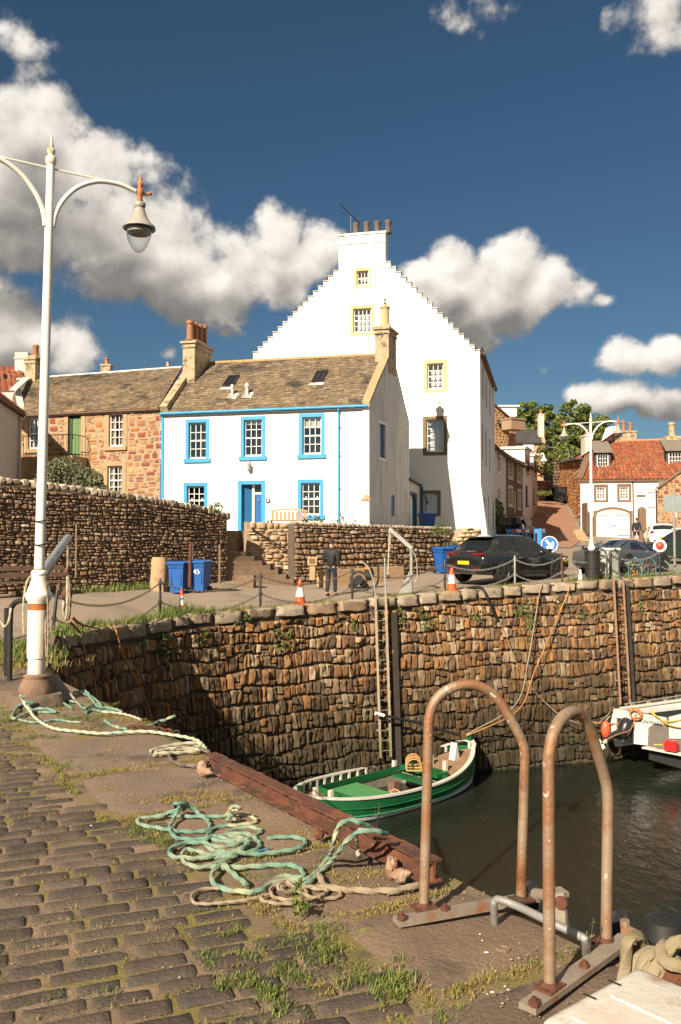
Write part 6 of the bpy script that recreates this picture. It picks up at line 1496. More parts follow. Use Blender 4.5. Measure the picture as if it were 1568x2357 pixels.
    if cap: MB().prism([(-.07, .09, 1.72), (.07, .09, 1.72), (.05, .19, 1.70), (-.05, .19, 1.70)], (0, 0, .012)).build('cap_peak', cap, t_, local=True)
    t_.rotation_euler = (0, 0, yaw); t_.scale = (h / 1.79,) * 3; return t_
p = at(763, 1365, 28.4); person('man in black hooded jacket and dark trousers walking away along the far quay', (p.x, p.y, zroad(p.x, p.y)), -.5, 1.86, m_jacket, m_navy, .09, arm='one')
p = at(1466, 1250, 57.5); person('person in navy top, black shorts and cap by the white garage', (p.x, p.y, zroad(p.x, p.y)), -.2, 1.74, m_navy, m_ink, .05, shorts=True, cap=m_ink, shoes=m_refl)
# ------------------------------------------------------------------ lamp posts
def lamp_proto():
    t_ = bpy.data.objects.new('street_lamp', None); C.objects.link(t_)
    pl = MB(); rows = []
    for z, k in ((-.03, .27), (.05, .26), (.10, .23)):
        rows.append([V((math.copysign(abs(cos(a)) ** .5, cos(a)) * k, math.copysign(abs(sin(a)) ** .5, sin(a)) * k, z)) for a in [2 * pi * i / 24 for i in range(25)]])
    pl.grid(rows); pl.add(rows[-1][:-1], [tuple(range(24))]); pl.build('plinth', m_flag, t_, smooth=40, local=True)
    MB().lathe([(.16, .09), (.17, .13), (.15, .19), (.12, .24), (.125, .27), (.10, .29)], n=24).build('foot_collar', M('rusted_collar', [(.15, .085, .055), (.24, .15, .10)], .8, 7, bump=.6, spots=[((.5, .44, .36), 5, .56, .66)]), t_, smooth=40, local=True)
    MB().lathe([(.083, .27), (.083, .44), (.094, .445), (.098, .55), (.098, .92)], n=24).build('lower_shaft', M('lamp_lower_paint', [(.74, .72, .66), (.66, .62, .54)], .45, 3, spots=[((.34, .17, .07), 7, .66, .76), ((.5, .38, .18), 3, .62, .76)], streak=((.40, .22, .09), .55)), t_, smooth=40, local=True)
    MB().lathe([(.094, .92), (.094, .99)], n=24).build('rust_band', M('rust_band', [(.40, .13, .03), (.27, .09, .03)], .8, 8, bump=.3), t_, smooth=40, local=True)
    MB().lathe([(.10, .985), (.105, 1.0), (.118, 1.02), (.128, 1.05), (.133, 1.07), (.125, 1.09), (.112, 1.10), (.105, 1.13), (.088, 1.17), (.074, 1.22), (.068, 1.26), (.078, 1.27), (.080, 1.295), (.07, 1.305), (.055, 1.32)], n=24).build('collar', m_lampw, t_, smooth=50, local=True)
    MB().lathe([(.058, 1.31), (.053, 1.33)], n=20).build('rust_ring', M('rust_band', []), t_, local=True)
    MB().lathe([(.050, 1.30), (.047, 2.6), (.044, 4.2), (.041, 5.46)], n=20).build('shaft', m_lampw, t_, smooth=50, local=True)
    MB().lathe([(.047, 4.04), (.047, 4.06)], n=16).build('band', m_lampw, t_, local=True)
    MB().lathe([(.046, 5.44), (.054, 5.46), (.054, 5.51), (.042, 5.525), (.026, 5.535), (.026, 5.545), (.040, 5.56), (.042, 5.585), (.032, 5.605), (.020, 5.615), (.026, 5.622), (.020, 5.66), (.009, 5.73), (.004, 5.75)], n=16).build('finial', M('finial_paint', [(.72, .66, .52), (.62, .50, .32)], .5, 6, spots=[((.33, .12, .04), 7, .55, .68)]), t_, smooth=50, local=True)
    MB().tube([(-1.0, 0, 5.40), (.72, 0, 5.40)], .012, 6).build('tie_rod', m_lampw, t_, local=True)
    for s in (1, -1):
        MB().tube(spline([(s * .035, 0, 4.80), (s * .06, 0, 4.94), (s * .14, 0, 5.11), (s * .28, 0, 5.27), (s * .48, 0, 5.375), (s * .70, 0, 5.395), (s * .88, 0, 5.36)], per=6), [.029] * 7 + [.025] * 30, 10).build('arm', m_lampw, t_, smooth=60, local=True)
        x = s * .93
        sp = MB(); sp.lathe([(.02, 5.24), (.034, 5.27), (.026, 5.31), (.038, 5.335), (.038, 5.385), (.024, 5.40), (.024, 5.42), (.033, 5.44), (.031, 5.465), (.015, 5.48), (.015, 5.51), (.005, 5.56)], (x, 0, 0), 12).tube([(x, 0, 5.36), (x + s * .08, 0, 5.35), (x + s * .11, 0, 5.375)], .014, 6); sp.ball((x + s * .115, 0, 5.372), .020)
        sp.build('spigot', M('spigot_rust', [(.36, .12, .04), (.50, .20, .07)], .75, 8, bump=.5), t_, smooth=50, local=True)
        ln = thing('lantern', '', '', (x, 0, .005)); del ln['label'], ln['category']; ln.parent = t_
        MB().lathe([(.02, 5.25), (.056, 5.24), (.064, 5.215), (.056, 5.185), (.050, 5.18), (.066, 5.13), (.090, 5.07), (.130, 5.015), (.168, 4.985), (.175, 4.958), (.168, 4.952), (.15, 4.965), (.12, 4.98)], n=28).build('shade', m_lampg, ln, smooth=50, local=True)
        MB().lathe([(.126, 4.958), (.126, 4.91), (.118, 4.905), (.05, 4.915)], n=24).build('lamp_tray', P('grey_tray', (.30, .28, .25), .5), ln, smooth=40, local=True)
        gm = MATS.get('lamp_bowl')
        if gm is None:
            gm = bpy.data.materials.new('lamp_bowl'); gm.use_nodes = True; MATS['lamp_bowl'] = gm; t = NT(gm.node_tree); t.n.clear(); o = t.N('OutputMaterial'); mx = t.N('MixShader'); a = t.N('BsdfTransparent'); a.inputs[0].default_value = (.90, .90, .90, 1)
            g = t.N('BsdfGlossy'); g.inputs['Roughness'].default_value = .08; lw = t.N('LayerWeight'); lw.inputs[0].default_value = .22; t.l.new(lw.outputs['Facing'], mx.inputs[0]); t.l.new(a.outputs[0], mx.inputs[1]); t.l.new(g.outputs[0], mx.inputs[2]); t.l.new(mx.outputs[0], o.inputs[0])
        MB().lathe([(.134, 4.965), (.131, 4.90), (.120, 4.84), (.098, 4.785), (.066, 4.735), (.034, 4.705), (.003, 4.695)], n=28, cap=False).build('glass_bowl', gm, ln, smooth=180, local=True)
    return t_
lamp = lamp_proto(); tag(lamp, 'tall white near lamp post with rusty collar and teal rope round its foot', 'lamp post', 'twin-arm white lamp posts')
p = on(82, 1620, 0); lamp.location = (p.x, p.y, .01); lamp.rotation_euler = (0, .0165, .53); lamp.scale = (1.02, 1.02, 1.02)
LAMP = V((p.x, p.y, 0))
l2 = copy_tree(lamp); tag(l2, 'white twin-arm lamp post far off beside the grey cabinet, black litter bin round its foot', 'lamp post', 'twin-arm white lamp posts')
l2.location = (8.8, 30.5, .31); l2.rotation_euler = (0, .003, -.55)
# litter bin round the far lamp, cabinet, hoop rails, creels
lb = thing('litter_bin', 'black cylindrical litter bin wrapped round the foot of the far lamp post', 'bin', (8.8, 30.4, .28))
MB().lathe([(.26, .0), (.27, .05), (.255, .06), (.255, .42), (.265, .43), (.265, .47), (.255, .48), (.255, .95), (.275, .97), (.275, 1.03), (.22, 1.06)], (8.8, 30.4, .26), 24).build('drum', m_black, lb, smooth=40)
MB().lathe([(.267, .43), (.267, .46)], (8.8, 30.4, .26), 24, cap=False).lathe([(.277, .98), (.277, 1.01)], (8.8, 30.4, .26), 24, cap=False).build('band', m_ink, lb, smooth=40)
gcab = thing('cabinet', 'grey-green metal service cabinet with white top on the quay edge', 'cabinet', (9.6, 30.6, .3))
w_ = Wall((9.5, 30.75), (10.0, 31.05)); mb = MB(); mb.box(w_.p(.28, .80, -.22), (.46, .42, 1.05), A=w_.A); mb.build('body', M('cabinet_green', [(.33, .36, .32), (.40, .42, .37)], .6, 4, spots=[((.2, .12, .07), 5, .66, .75)]), gcab); MB().box(w_.p(.28, 1.36, -.22), (.54, .5, .08), A=w_.A).build('top', m_refl, gcab); MB().box(w_.p(.28, .8, .0), (.38, .015, .85), A=w_.A).build('door', M('cabinet_green', []), gcab)
s1 = wall_s(1412, 1345)[0]
def hoop(nm, label, pts, r, mat, cat='rail'):
    o = tag(MB().tube(spline(pts, per=5), r, 8).build(nm, mat, smooth=60), label, cat); return o
e = edge_at(1400, .1); e2 = edge_at(1428, .1)
hoop('ladder_hoop', 'black arched handrail over the right quay ladder, left of the two', [HF(wall_s(1410, 1340)[0], -.1, .2), e + Z * .2 + V((0, -.1, 0)), e + Z * .9, e + V((-.12, .3, 1.1)), e + V((-.3, .7, 1.0)), e + V((-.34, .8, .4)), e + V((-.34, .8, 0))], .03, m_black)
hoop('ladder_hoop', 'black arched handrail over the right quay ladder, right of the two', [HF(wall_s(1434, 1340)[0], -.1, .2), e2 + Z * .2 + V((0, -.1, 0)), e2 + Z * .9, e2 + V((-.12, .3, 1.1)), e2 + V((-.3, .7, 1.0)), e2 + V((-.34, .8, .4)), e2 + V((-.34, .8, 0))], .03, m_black)
ck = thing('creel_stack', 'tangle of lobster creel hoops with blue and orange twine on the quay by the cabinet', 'creels', edge_at(1480, .5)); b0 = edge_at(1455, .5); b1 = edge_at(1525, .55); dv = (b1 - b0); dn = V((-dv.y, dv.x, 0)).normalized()
for k in range(5):
    c = b0 + dv * (k / 4.3); pts = [c - dn * .3, c - dn * .3 + Z * .45, c - dn * .1 + Z * .66, c + dn * .15 + Z * .66, c + dn * .3 + Z * .45, c + dn * .3]
    MB().tube(spline(pts, per=4), .014, 6).build('hoop', m_ropeBl if k % 2 == 0 else m_black, ck, smooth=60)
mb = MB()
for h, o in ((.02, -.3), (.02, .3), (.45, -.3), (.5, .3), (.66, 0)): mb.tube([b0 + dn * o + Z * h - dv * .05, b1 + dn * o + Z * h], .02, 5)
mb.build('rail', m_wood, ck)
for k in range(6):
    c = b0 + dv * R(0, 1) + dn * R(-.35, .3); pts = [c + V((R(-.3, .3), R(-.2, .2), R(.0, .75))) for _ in range(5)]
    MB().tube(spline(pts, per=5), .017, 5).build('twine', (m_ropeBl, m_ropeO, m_ropeP, m_ropeT)[k % 4], ck, smooth=60)
mb = MB(); c = edge_at(1558, .3); mb.tube(spline([c + V((-.4, .2, .8)), c + V((-.1, 0, .45)), c + V((.2, -.1, .05)), c + V((-.3, -.1, .02)), c + V((-.9, -.2, .03)), c + V((-1.6, -.5, .03)), c + V((-1.1, -.3, .05)), c + V((-.2, -.15, .04))], per=6), .022, 6); tag(mb.build('rope', m_ropeT, smooth=60), 'pale green rope trailing along the quay edge below the lifebuoy post', 'rope')
lf = thing('lifebuoy', 'white and red life ring hung on a fence post at the right', 'life ring', tops[8][0]); c = tops[8][0] + V((0, -.05, .22)); N_ = V((-.3, -.95, 0)).normalized(); u = Z.cross(N_).normalized()
for k in range(8):
    pts = [c + u * cos(a) * .19 + Z * sin(a) * .19 for a in [2 * pi * (k + j / 5) / 8 for j in range(6)]]; MB().tube(pts, .05, 8).build('segment', m_refl if k % 2 else m_refl, lf, smooth=60)
MB().lathe([(.13, .05), (.10, .08), (0.001, .09)], c, 14, axis=N_).build('red_cover', m_red, lf, smooth=60)
sn = thing('road_sign', 'grey back of a road sign on a pole at the right edge', 'sign', edge_at(1557, .8)); c = V((12.6, 32.8, .4))
MB().tube([c, c + Z * 3.1], .05, 10).build('pole', m_galv, sn, smooth=50); w_ = Wall((12.1, 32.9), (13.1, 32.75)); MB().box(V((12.75, 32.75, 3.05)), (1.05, .03, .62), A=w_.A).build('panel', M('sign_back', [(.20, .23, .23), (.25, .28, .28)], .5, 3), sn); MB().box(V((12.6, 32.78, 3.05)), (.9, .02, .05), A=w_.A).build('bracket', m_galv, sn)
# small lamps in the lane
for (x, y, Y, side, l) in ((1146, 1052, 57.5, -1, 'small white lamp on a wall bracket beside the tall white house'), (1252, 1062, 76, -1, 'small white lamp on its own short post at the top of the lane')):
    o = thing('lane_lamp', l, 'lamp', at(x, y, Y), 'small white lane lamps'); c = at(x, y, Y)
    MB().lathe([(.30, 0), (.32, .04), (.12, .32), (.06, .5), (.03, .62)], c, 16).build('shade', m_frame, o, smooth=40); MB().lathe([(.2, 0), (.19, -.12), (.06, -.28), (.01, -.3)], c, 14).build('bowl', m_lampg, o, smooth=40)
    zz = c.z + .56; mb = MB(); mb.tube([c + Z * .56, c + Z * .7 , c + Z * .56 + V((-.75, -.1, 0)) ] if side < 0 else [c], .035, 6)
    if Y > 70: mb.tube([c + V((-.75, -.1, .8)), c + V((-.75, -.1, -3.6))], .05, 8)
    mb.build('bracket', m_frame, o)
# ------------------------------------------------------------------ davits
c = edge_at(960, .35); dvt = thing('davit', 'grey steel davit with angled arm and hanging ropes on the far quay', 'davit', c); tp_ = c + Z * 1.50; am = at(897, 1217, c.y + .3)
MB().tube([c, tp_], .052, 10).build('post', m_galv, dvt, smooth=50); MB().bar(tp_ + (tp_ - am) * .06, am, .10, .12).build('arm', m_galv, dvt)
MB().prism([c + V((.0, .0, .02)), c + V((-.42, .05, .02)), c + V((-.05, 0, .75))], (0, .03, 0)).build('strut', m_galv, dvt)
for dx, l, nm, m_ in ((0, 1.55, 'hanging_rope', m_ropeP), (.06, .7, 'hanging_rope', m_ropeB)):
    mb = MB(); a = am + V((dx, 0, -.02)); rope(mb, [a, a + V((-.03, 0, -l * .5)), a + V((-.06, 0, -l))], .022, .05); mb.build(nm, m_, dvt, smooth=60)
mb = MB(); a = tp_ + V((.04, -.06, -.1)); mb.tube(spline([a, a + V((.12, 0, -.3)), a + V((.14, 0, -.8)), a + V((.05, 0, -1.0)), a + V((-.02, 0, -.7)), a + V((-.02, 0, -.2))], per=5), .014, 5); mb.build('rope_coil', m_ropeP, dvt, smooth=60)
b_ = am + V((-.06, 0, -1.55)); MB().ball(b_, (.05, .05, .08)).build('hook_block', m_rust, dvt, smooth=60)
# left davit near the lamp
q0, q1 = at(93, 1326, 9.4), at(157, 1238, 11.6); dl = thing('davit', 'grey tubular davit arm lashed to the near lamp post with a thick rope bundle hanging', 'davit', q0)
MB().tube([q0, q1], .055, 12).build('arm', M('davit_grey', [(.17, .18, .18), (.23, .235, .23)], .45, 5, spots=[((.05, .045, .04), 16, .62, .70)]), dl, smooth=50)
q2 = at(152, 1425, 11.8); mb = MB()
rope(mb, [q1 + V((0, 0, -.03)), q1 + V((.0, 0, -.35)), q1.lerp(q2, .45)], .016, .03); mb.build('fall_rope', m_ropeB, dl, smooth=60)
for k in range(5):
    mb = MB(); o = V((R(-.05, .05), R(-.05, .05), 0)); a = q1.lerp(q2, .42) + o * .4; rope(mb, [a, q1.lerp(q2, .62) + o, q1.lerp(q2, .8) + o * 1.3, q2 + o * .8, q1.lerp(q2, .9) - o, q1.lerp(q2, .66) - o * .5], .018, .03); mb.build('rope_hank', (m_ropeP, m_ropeB)[k % 2], dl, smooth=60)
mb = MB(); mb.ball(q1.lerp(q2, .42), (.05, .05, .07)); mb.ball(q1.lerp(q2, .70), (.08, .07, .09)); mb.build('pulley_block', m_rust, dl, smooth=60)
MB().tube(spline([q1 + V((0, -.03, -.02)), at(118, 1310, 10.0), at(94, 1350, 9.3)], per=6), .013, 6).build('guy_rope', m_ropeP, dl, smooth=60)
for zz in (1.62, 1.86): MB().tube([LAMP + V((.055 * cos(a) + .026, .055 * sin(a), zz + .012 * sin(a))) for a in [2 * pi * k / 14 for k in range(14)]], .007, 5, closed=True).build('lashing', m_ink, dl)
# black hooped rail left of the lamp, with slack rope
p0, p1 = on(24, 1567, 0), on(40, 1567, 0)
hb_ = thing('tube_rail', 'black bent tube rail beside the near lamp post at the left edge', 'rail', p0); mb = MB(); pts = [on(22, 1567, 0), at(24, 1420, p0.y), at(30, 1393, p0.y), at(45, 1383, p0.y - .1), at(70, 1381, p0.y - .4)]
mb.tube(spline(pts, per=6), .033, 10); mb.build('rail', m_black, hb_, smooth=60); MB().tube([on(14, 1556, 0), at(16, 1400, 10.6)], .033, 10).build('leg', m_black, hb_, smooth=60)
mb = MB(); rope(mb, [at(-40, 1400, 9.5), at(0, 1428, 9.5), at(10, 1442, 9.5), at(20, 1432, 9.4), at(26, 1400, 9.4)], .013, .03); tag(mb.build('rope', m_ropeP, smooth=60), 'slack pale rope looped over the black tube rail', 'rope')
for x0, d in ((100, 1), (66, -1)):
    pass
mb = MB(); rope(mb, [LAMP + V((.09, -.05, 1.30)), LAMP + V((.13, -.06, 1.05)), LAMP + V((.14, -.06, .6)), LAMP + V((.125, -.05, .48)), LAMP + V((.11, -.05, .75)), LAMP + V((.10, .02, 1.0))], .009, .02); tag(mb.build('rope', m_ropeB, smooth=60), 'thin brown rope hanging down the right side of the near lamp shaft', 'rope')
mb = MB(); rope(mb, [LAMP + V((.0, .09, 1.33)), LAMP + V((-.09, .0, 1.26)), LAMP + V((-.115, -.05, 1.05)), LAMP + V((-.115, -.05, .8)), LAMP + V((-.11, -.04, .7))], .009, .02); tag(mb.build('rope', m_ropeP, smooth=60), 'thin pale rope hanging down the left side of the near lamp collar', 'rope')
mb = MB(); g_ = LAMP + V((.04, .20, 0)); mb.prism([g_ + V((-.19, 0, 0)), g_ + V((.30, .03, 0)), g_ + V((.10, .01, .26)), g_ + V((-.05, 0, .26))], (0, .02, 0)); tag(mb.build('gusset_plate', M('grey_plate', [(.36, .33, .29), (.30, .27, .23)], .6, 6)), 'grey triangular steel plate standing behind the foot of the near lamp post', 'plate')

# ------------------------------------------------------------------ ladders, fenders and lines on the harbour wall
def wall_ladder(label, xa, xb, ytop, ybot, up, mat):
    t_ = thing('quay_ladder', label, 'ladder', HF(wall_s(xa, ytop)[0], WZ, .2), 'steel ladders on the harbour wall'); sa, h1 = wall_s(xa, ytop); sb = wall_s(xb, ytop)[0]; h0 = wall_s(xa, ybot)[1]
    for s in (sa, sb): MB().bar(HF(s, h1 + up, .22), HF(s, h0, .22), .07, .05).build('stringer', mat, t_)
    n = int((h1 - h0) / .30)
    for k in range(n): z = h0 + .2 + k * .30; MB().tube([HF(sa, z, .22), HF(sb, z, .22)], .016, 6).build('rung', m_galv if mat is not m_rustl else m_rust, t_)
    for z in (h1 - .5, (h0 + h1) / 2 + .3, h0 + .8):
        for s in (sa, sb): MB().bar(HF(s, z, .0), HF(s, z, .22), .05, .05).build('bracket', mat, t_)
    return t_
m_lad = M('ladder_steel', [(.36, .29, .21), (.28, .21, .14)], .7, 6, bump=.3, spots=[((.22, .10, .04), 5, .56, .68)], tide=(-5.3, -3.3, (.10, .11, .03), .9))
m_rustl = M('rusty_ladder', [(.22, .11, .055), (.28, .18, .11), (.17, .075, .038)], .8, 5, bump=.4)
wall_ladder('long pale steel ladder on the harbour wall behind the green boat', 864, 888, 1388, 1738, .25, m_lad)
wall_ladder('rusty ladder on the harbour wall above the white boat', 1412, 1434, 1338, 1618, .15, m_rustl)
for (x, yt, yb, l) in ((908, 1395, 1730, 'dark upright bar painted as a shaded recess in the harbour wall right of the pale ladder'), (1445, 1338, 1612, 'dark upright timber fender on the harbour wall right of the rusty ladder')):
    s, h1 = wall_s(x, yt); h0 = wall_s(x, yb)[1] - .5; o = tag(MB().bar(HF(s, h1 - .2, .04), HF(s, h0, .04), .26, .20).build('fender_recess_bar', M('fender_recess_black', [(.022, .017, .013), (.036, .027, .02)], .9, 5, bump=.6)), l, 'fender')  # left bar: recess shade put into near-black colour; right one is a fender
m_bar0 = M('old_pole', [(.26, .21, .16), (.34, .29, .23)], .7, 5)
e = edge_at(866, .1); e2 = edge_at(890, .1)
hoop('ladder_handrail', 'pale curved pole rising above the long harbour ladder', [e + V((.02, -.15, -.2)), e + V((.0, 0, .35)), e + V((-.10, .1, .75)), e + V((-.22, .2, 1.0)), e + V((-.38, .3, 1.12)), e + V((-.5, .35, 1.1))], .02, m_bar0)
hoop('ladder_handrail', 'straight pale pole above the long harbour ladder', [e2 + V((.02, -.15, -.2)), e2 + V((0, 0, .6)), e2 + V((-.01, .1, 1.25))], .025, m_galv)
hoop('bent_bar', 'short bent dark bar standing on the quay by the long ladder', [e2 + V((-.35, .3, .0)), e2 + V((-.30, .3, .3)), e2 + V((-.2, .3, .55)), e2 + V((-.2, .3, 1.1))], .03, m_black)
gx = thing('equipment_reel', 'black reel frame with an orange and white bag beside the planter', 'reel', at(826, 1338, 30.8)); c = at(826, 1338, 30.8); gz = zroad(c.x, c.y); c.z = gz
for o in (-.1, .1): MB().tube([c + V((cos(a) * .28, o, .32 + sin(a) * .28)) for a in [2 * pi * k / 16 for k in range(16)]], .035, 6, closed=True).build('flange', m_ink, gx, smooth=60)
MB().lathe([(.16, -.12), (.16, .12)], c + Z * .32, 14, axis=(0, 1, 0)).build('drum', m_ink, gx); mb = MB()
for a in (-.3, .3): mb.bar(c + V((a, 0, 0)), c + V((0, 0, .36)), .05, .25)
mb.build('frame', m_black, gx)
bg_ = tag(MB().ball(at(850, 1320, 30.6), (.17, .15, .26), 12, 8).build('bag', m_jacket, smooth=60), 'small dark bag with orange top standing beside the black reel', 'bag'); MB().ball(at(846, 1309, 30.5), (.13, .1, .06), 10, 6).build('orange_top', m_ropeO, bg_, smooth=60)
def line(label, pts, r, mat, per=8):
    mb = MB(); mb.tube(spline(pts, per=per), r, 6); return tag(mb.build('mooring_rope', mat, smooth=60), label, 'rope', 'ropes hung on the harbour walls')
ebow = at(1072, 1692, 27.5)
def wpt(x, y, out=.15): s, h = wall_s(x, y); return HF(s, h, out)
line('brown mooring rope from the green boat bow up to the quay, left strand', [ebow, wpt(1150, 1610, .9), wpt(1200, 1520, .45), wpt(1238, 1380, .18), edge_at(1243, -.1) + Z * .06, edge_at(1246, .5)], .019, m_ropeB)
line('orange mooring rope from the green boat bow up to the quay, right strand', [ebow + V((.03, 0, -.03)), wpt(1155, 1622, .9), wpt(1215, 1540, .45), wpt(1285, 1410, .2), wpt(1312, 1352, .15), edge_at(1318, .4) + Z * .02], .019, m_ropeO)
line('thin line crossing the wall from the black hose towards the white boat', [wpt(1150, 1430), wpt(1195, 1550, .2), wpt(1250, 1620, .3), wpt(1290, 1650, .6), wpt(1330, 1652, .9), at(1405, 1640, 28.8)], .014, m_ropeB)
line('orange-tan rope from the white boat stern to the wall', [at(1412, 1628, 28.8), wpt(1380, 1645, 1.1), wpt(1345, 1652, .8), wpt(1310, 1645, .5)], .022, m_ropeO)
line('black hose drooping over the quay edge in front of the black SUV', [edge_at(1090, .4) + Z * .04, edge_at(1104, -.12) + Z * .05, wpt(1125, 1385, .2), wpt(1138, 1412, .15), wpt(1148, 1428, .12)], .05, m_ink)
line('orange rope lying along the quay and dropping down the dark wall to the near quay', [at(165, 1420, 12.2), at(190, 1438, 15), edge_at(240, .1) + Z * .03, edge_at(255, -.1) + Z * .03, wpt(270, 1510, .35), wpt(295, 1590, .5), wpt(318, 1650, .5)], .022, m_ropeO)
line('rust-orange rope on the dark wall left of the longer orange rope', [at(160, 1430, 12), on(185, 1455, -.1), edge_at(182, -.12), wpt(195, 1500, .2), wpt(208, 1560, .25), wpt(218, 1600, .2)], .02, m_ropeO)
line('thin grey line hanging in the corner behind the near lamp', [at(140, 1450, 13), at(152, 1500, 13.5), at(162, 1570, 14)], .012, m_galv)

# ------------------------------------------------------------------ green boat
gbx = thing('green_boat', 'green wooden double-ended fishing boat with white gunwale moored below the quay', 'boat', (1.5, 25.3, WZ)); BH = V((.741, .671, 0)); gbx.rotation_euler = (0, 0, atan2(BH.y, BH.x)); HLn = 3.46
def hb_w(t): return max(.03, 1.36 * (1 - abs(t) ** (3.0 if t < 0 else 2.5)) ** (.60 if t < 0 else .75))
def sheer(t): return .58 + (.17 * t * t if t < 0 else .52 * t ** 2.2)
def sect(t, f):           # f 0 keel .. 1 gunwale
    b = hb_w(t); zs = sheer(t); prof = [(0, -.55), (.55, -.42), (.84, -.12), (.95, .12), (.99, .35), (1.0, 1)]
    z = -.55 + (zs + .55) * f; 
    tab = [(-.55, .0), (-.42, .50), (-.15, .80), (.1, .92), (.35, .985), (zs, 1.0)]
    x = t * HLn + (.10 * f if t > .9 else 0) * t
    return V((x, b * lerpt(tab, z), z))
NS = 36; T_ = [-1 + 2 * i / NS for i in range(NS + 1)]
def strake(f0z, f1z, n=4, grow=0.0):
    mb = MB()
    for sg in (1, -1):
        rows = []
        for t in T_:
            r_ = []
            for k in range(n + 1):
                zs = sheer(t); z0 = f0z(t); z1 = f1z(t); z = z0 + (z1 - z0) * k / n; p = sect(t, (z + .55) / (zs + .55)); r_.append(V((p.x, sg * (p.y + grow), p.z)))
            rows.append(r_ if sg > 0 else r_[::-1])
        mb.grid(rows)
    return mb
strake(lambda t: .16 + .08 * t * t, lambda t: sheer(t), 6).build('hull', m_green, gbx, smooth=60, local=True)
strake(lambda t: .02 + .05 * t * t, lambda t: .16 + .08 * t * t, 2).build('boot_top', M('boot_white', [(.45, .50, .55), (.56, .59, .62)], .6, 6, spots=[((.12, .13, .08), 5, .62, .74)]), gbx, smooth=60, local=True)
strake(lambda t: -.5, lambda t: .02 + .05 * t * t, 4).build('bottom', m_ink, gbx, smooth=60, local=True)
for k, (o, mt, r_) in enumerate(((-.26, m_green, .022), (-.46, M('light_green', [(.05, .28, .13), (.03, .2, .08)], .4, 4), .018))):
    for sg in (1, -1):
        pts = [(lambda p: V((p.x, sg * (p.y + .012), p.z)))(sect(t, (sheer(t) + o * (sheer(t) / .66) ** .4 + .55) / (sheer(t) + .55))) for t in T_]; MB().tube(pts, r_, 6).build('rubbing_strake', mt, gbx, smooth=60, local=True)
for sg in (1, -1):
    mb = MB()
    for a, b in zip(T_, T_[1:]):
        p, q = sect(a, 1), sect(b, 1); mb.bar(V((p.x, sg * (p.y - .03), p.z + .01)), V((q.x, sg * (q.y - .03), q.z + .01)), .13, .045)
    mb.build('gunwale', m_boatw, gbx, local=True)
    for t in [-.85 + .1 * i for i in range(18)]: p = sect(t, 1); MB().box((p.x, sg * (p.y - .075), p.z - .10), (.07, .06, .20)).build('bulwark_post', m_boatw, gbx, local=True)
for x in (HLn, -HLn): MB().box((x + (.03 if x > 0 else -.01), 0, sheer(x / HLn) * .5 + .12), (.10, .09, sheer(x / HLn) + .25)).build('stem_post', m_boatw if x > 0 else m_green, gbx, local=True)
MB().prism([(HLn - .05, -.09, sheer(1) + .02), (HLn + .2, -.05, sheer(1) + .06), (HLn + .2, .05, sheer(1) + .06), (HLn - .05, .09, sheer(1) + .02)], (0, 0, .16)).build('stem_cap', m_green, gbx, local=True)
dz = lambda t: sheer(t) - .24
hold = (-.62, .40); hwid = lambda t: hb_w(t) - .36
mb = MB()     # deck with planks
for t0, t1 in zip(T_[1:-1], T_[2:]):
    inside = hold[0] - .001 <= t0 and t1 <= hold[1] + .001
    for sg in (1, -1):
        o0, o1 = hb_w(t0) - .02, hb_w(t1) - .02; i0, i1 = (hwid(t0), hwid(t1)) if inside else (0, 0); n = 1 if inside else 7
        for k in range(n):
            g = .012 if n > 1 else 0
            f0, f1 = k / n + g, (k + 1) / n - g; mb.quad((t0 * HLn, sg * (i0 + (o0 - i0) * f0), dz(t0)), (t1 * HLn, sg * (i1 + (o1 - i1) * f0), dz(t1)), (t1 * HLn, sg * (i1 + (o1 - i1) * f1), dz(t1)), (t0 * HLn, sg * (i0 + (o0 - i0) * f1), dz(t0)))
        if n > 1: mb.quad((t0 * HLn, 0, dz(t0) - .012), (t1 * HLn, 0, dz(t1) - .012), (t1 * HLn, sg * o1, dz(t1) - .012), (t0 * HLn, sg * o0, dz(t0) - .012))
mb.build('deck', m_deck, gbx, local=True)
mb = MB(); hs = [t for t in T_ if hold[0] - .001 <= t <= hold[1] + .001]
for sg in (1, -1):
    for a, b in zip(hs, hs[1:]):
        pa, pb = V((a * HLn, sg * hwid(a), 0)), V((b * HLn, sg * hwid(b), 0)); mb.bar(pa + Z * (dz(a) + .05), pb + Z * (dz(b) + .05), .05, .20)
for t in (hs[0], hs[-1]): mb.box((t * HLn, 0, dz(t) + .05), (.06, 2 * hwid(t), .20))
mb.build('coaming', m_green, gbx, local=True)
mb = MB(); rows = [[V((t * HLn, y * hwid(t), -.12)) for y in (-1, 1)] for t in hs]; mb.grid(rows)
for sg in (1, -1): mb.grid([[V((t * HLn, sg * hwid(t), z)) for z in (-.12, dz(t) - .05)] for t in hs])
for t in (hs[0], hs[-1]): mb.quad((t * HLn, -hwid(t), -.12), (t * HLn, hwid(t), -.12), (t * HLn, hwid(t), dz(t)), (t * HLn, -hwid(t), dz(t)))
mb.build('hold_lining', M('hold_boards', [(.16, .145, .12), (.24, .21, .17)], .85, 5), gbx, local=True)
MB().box((-1.35, 0, .40), (1.25, 1.45, .05)).build('stern_bench', M('worn_green', [(.05, .21, .07), (.08, .25, .10)], .7, 5, spots=[((.25, .27, .15), 8, .62, .74)]), gbx, local=True)
MB().box((.75, -.1, .42), (.42, 1.3, .05)).build('thwart', m_green, gbx, local=True)
MB().box((1.35, 0, sheer(.4) - .1), (.5, 1.5, .12)).build('forward_locker', m_green, gbx, local=True)
MB().box((.25, .2, .15), (.22, .26, .5)).build('engine_box', m_bstone, gbx, local=True)
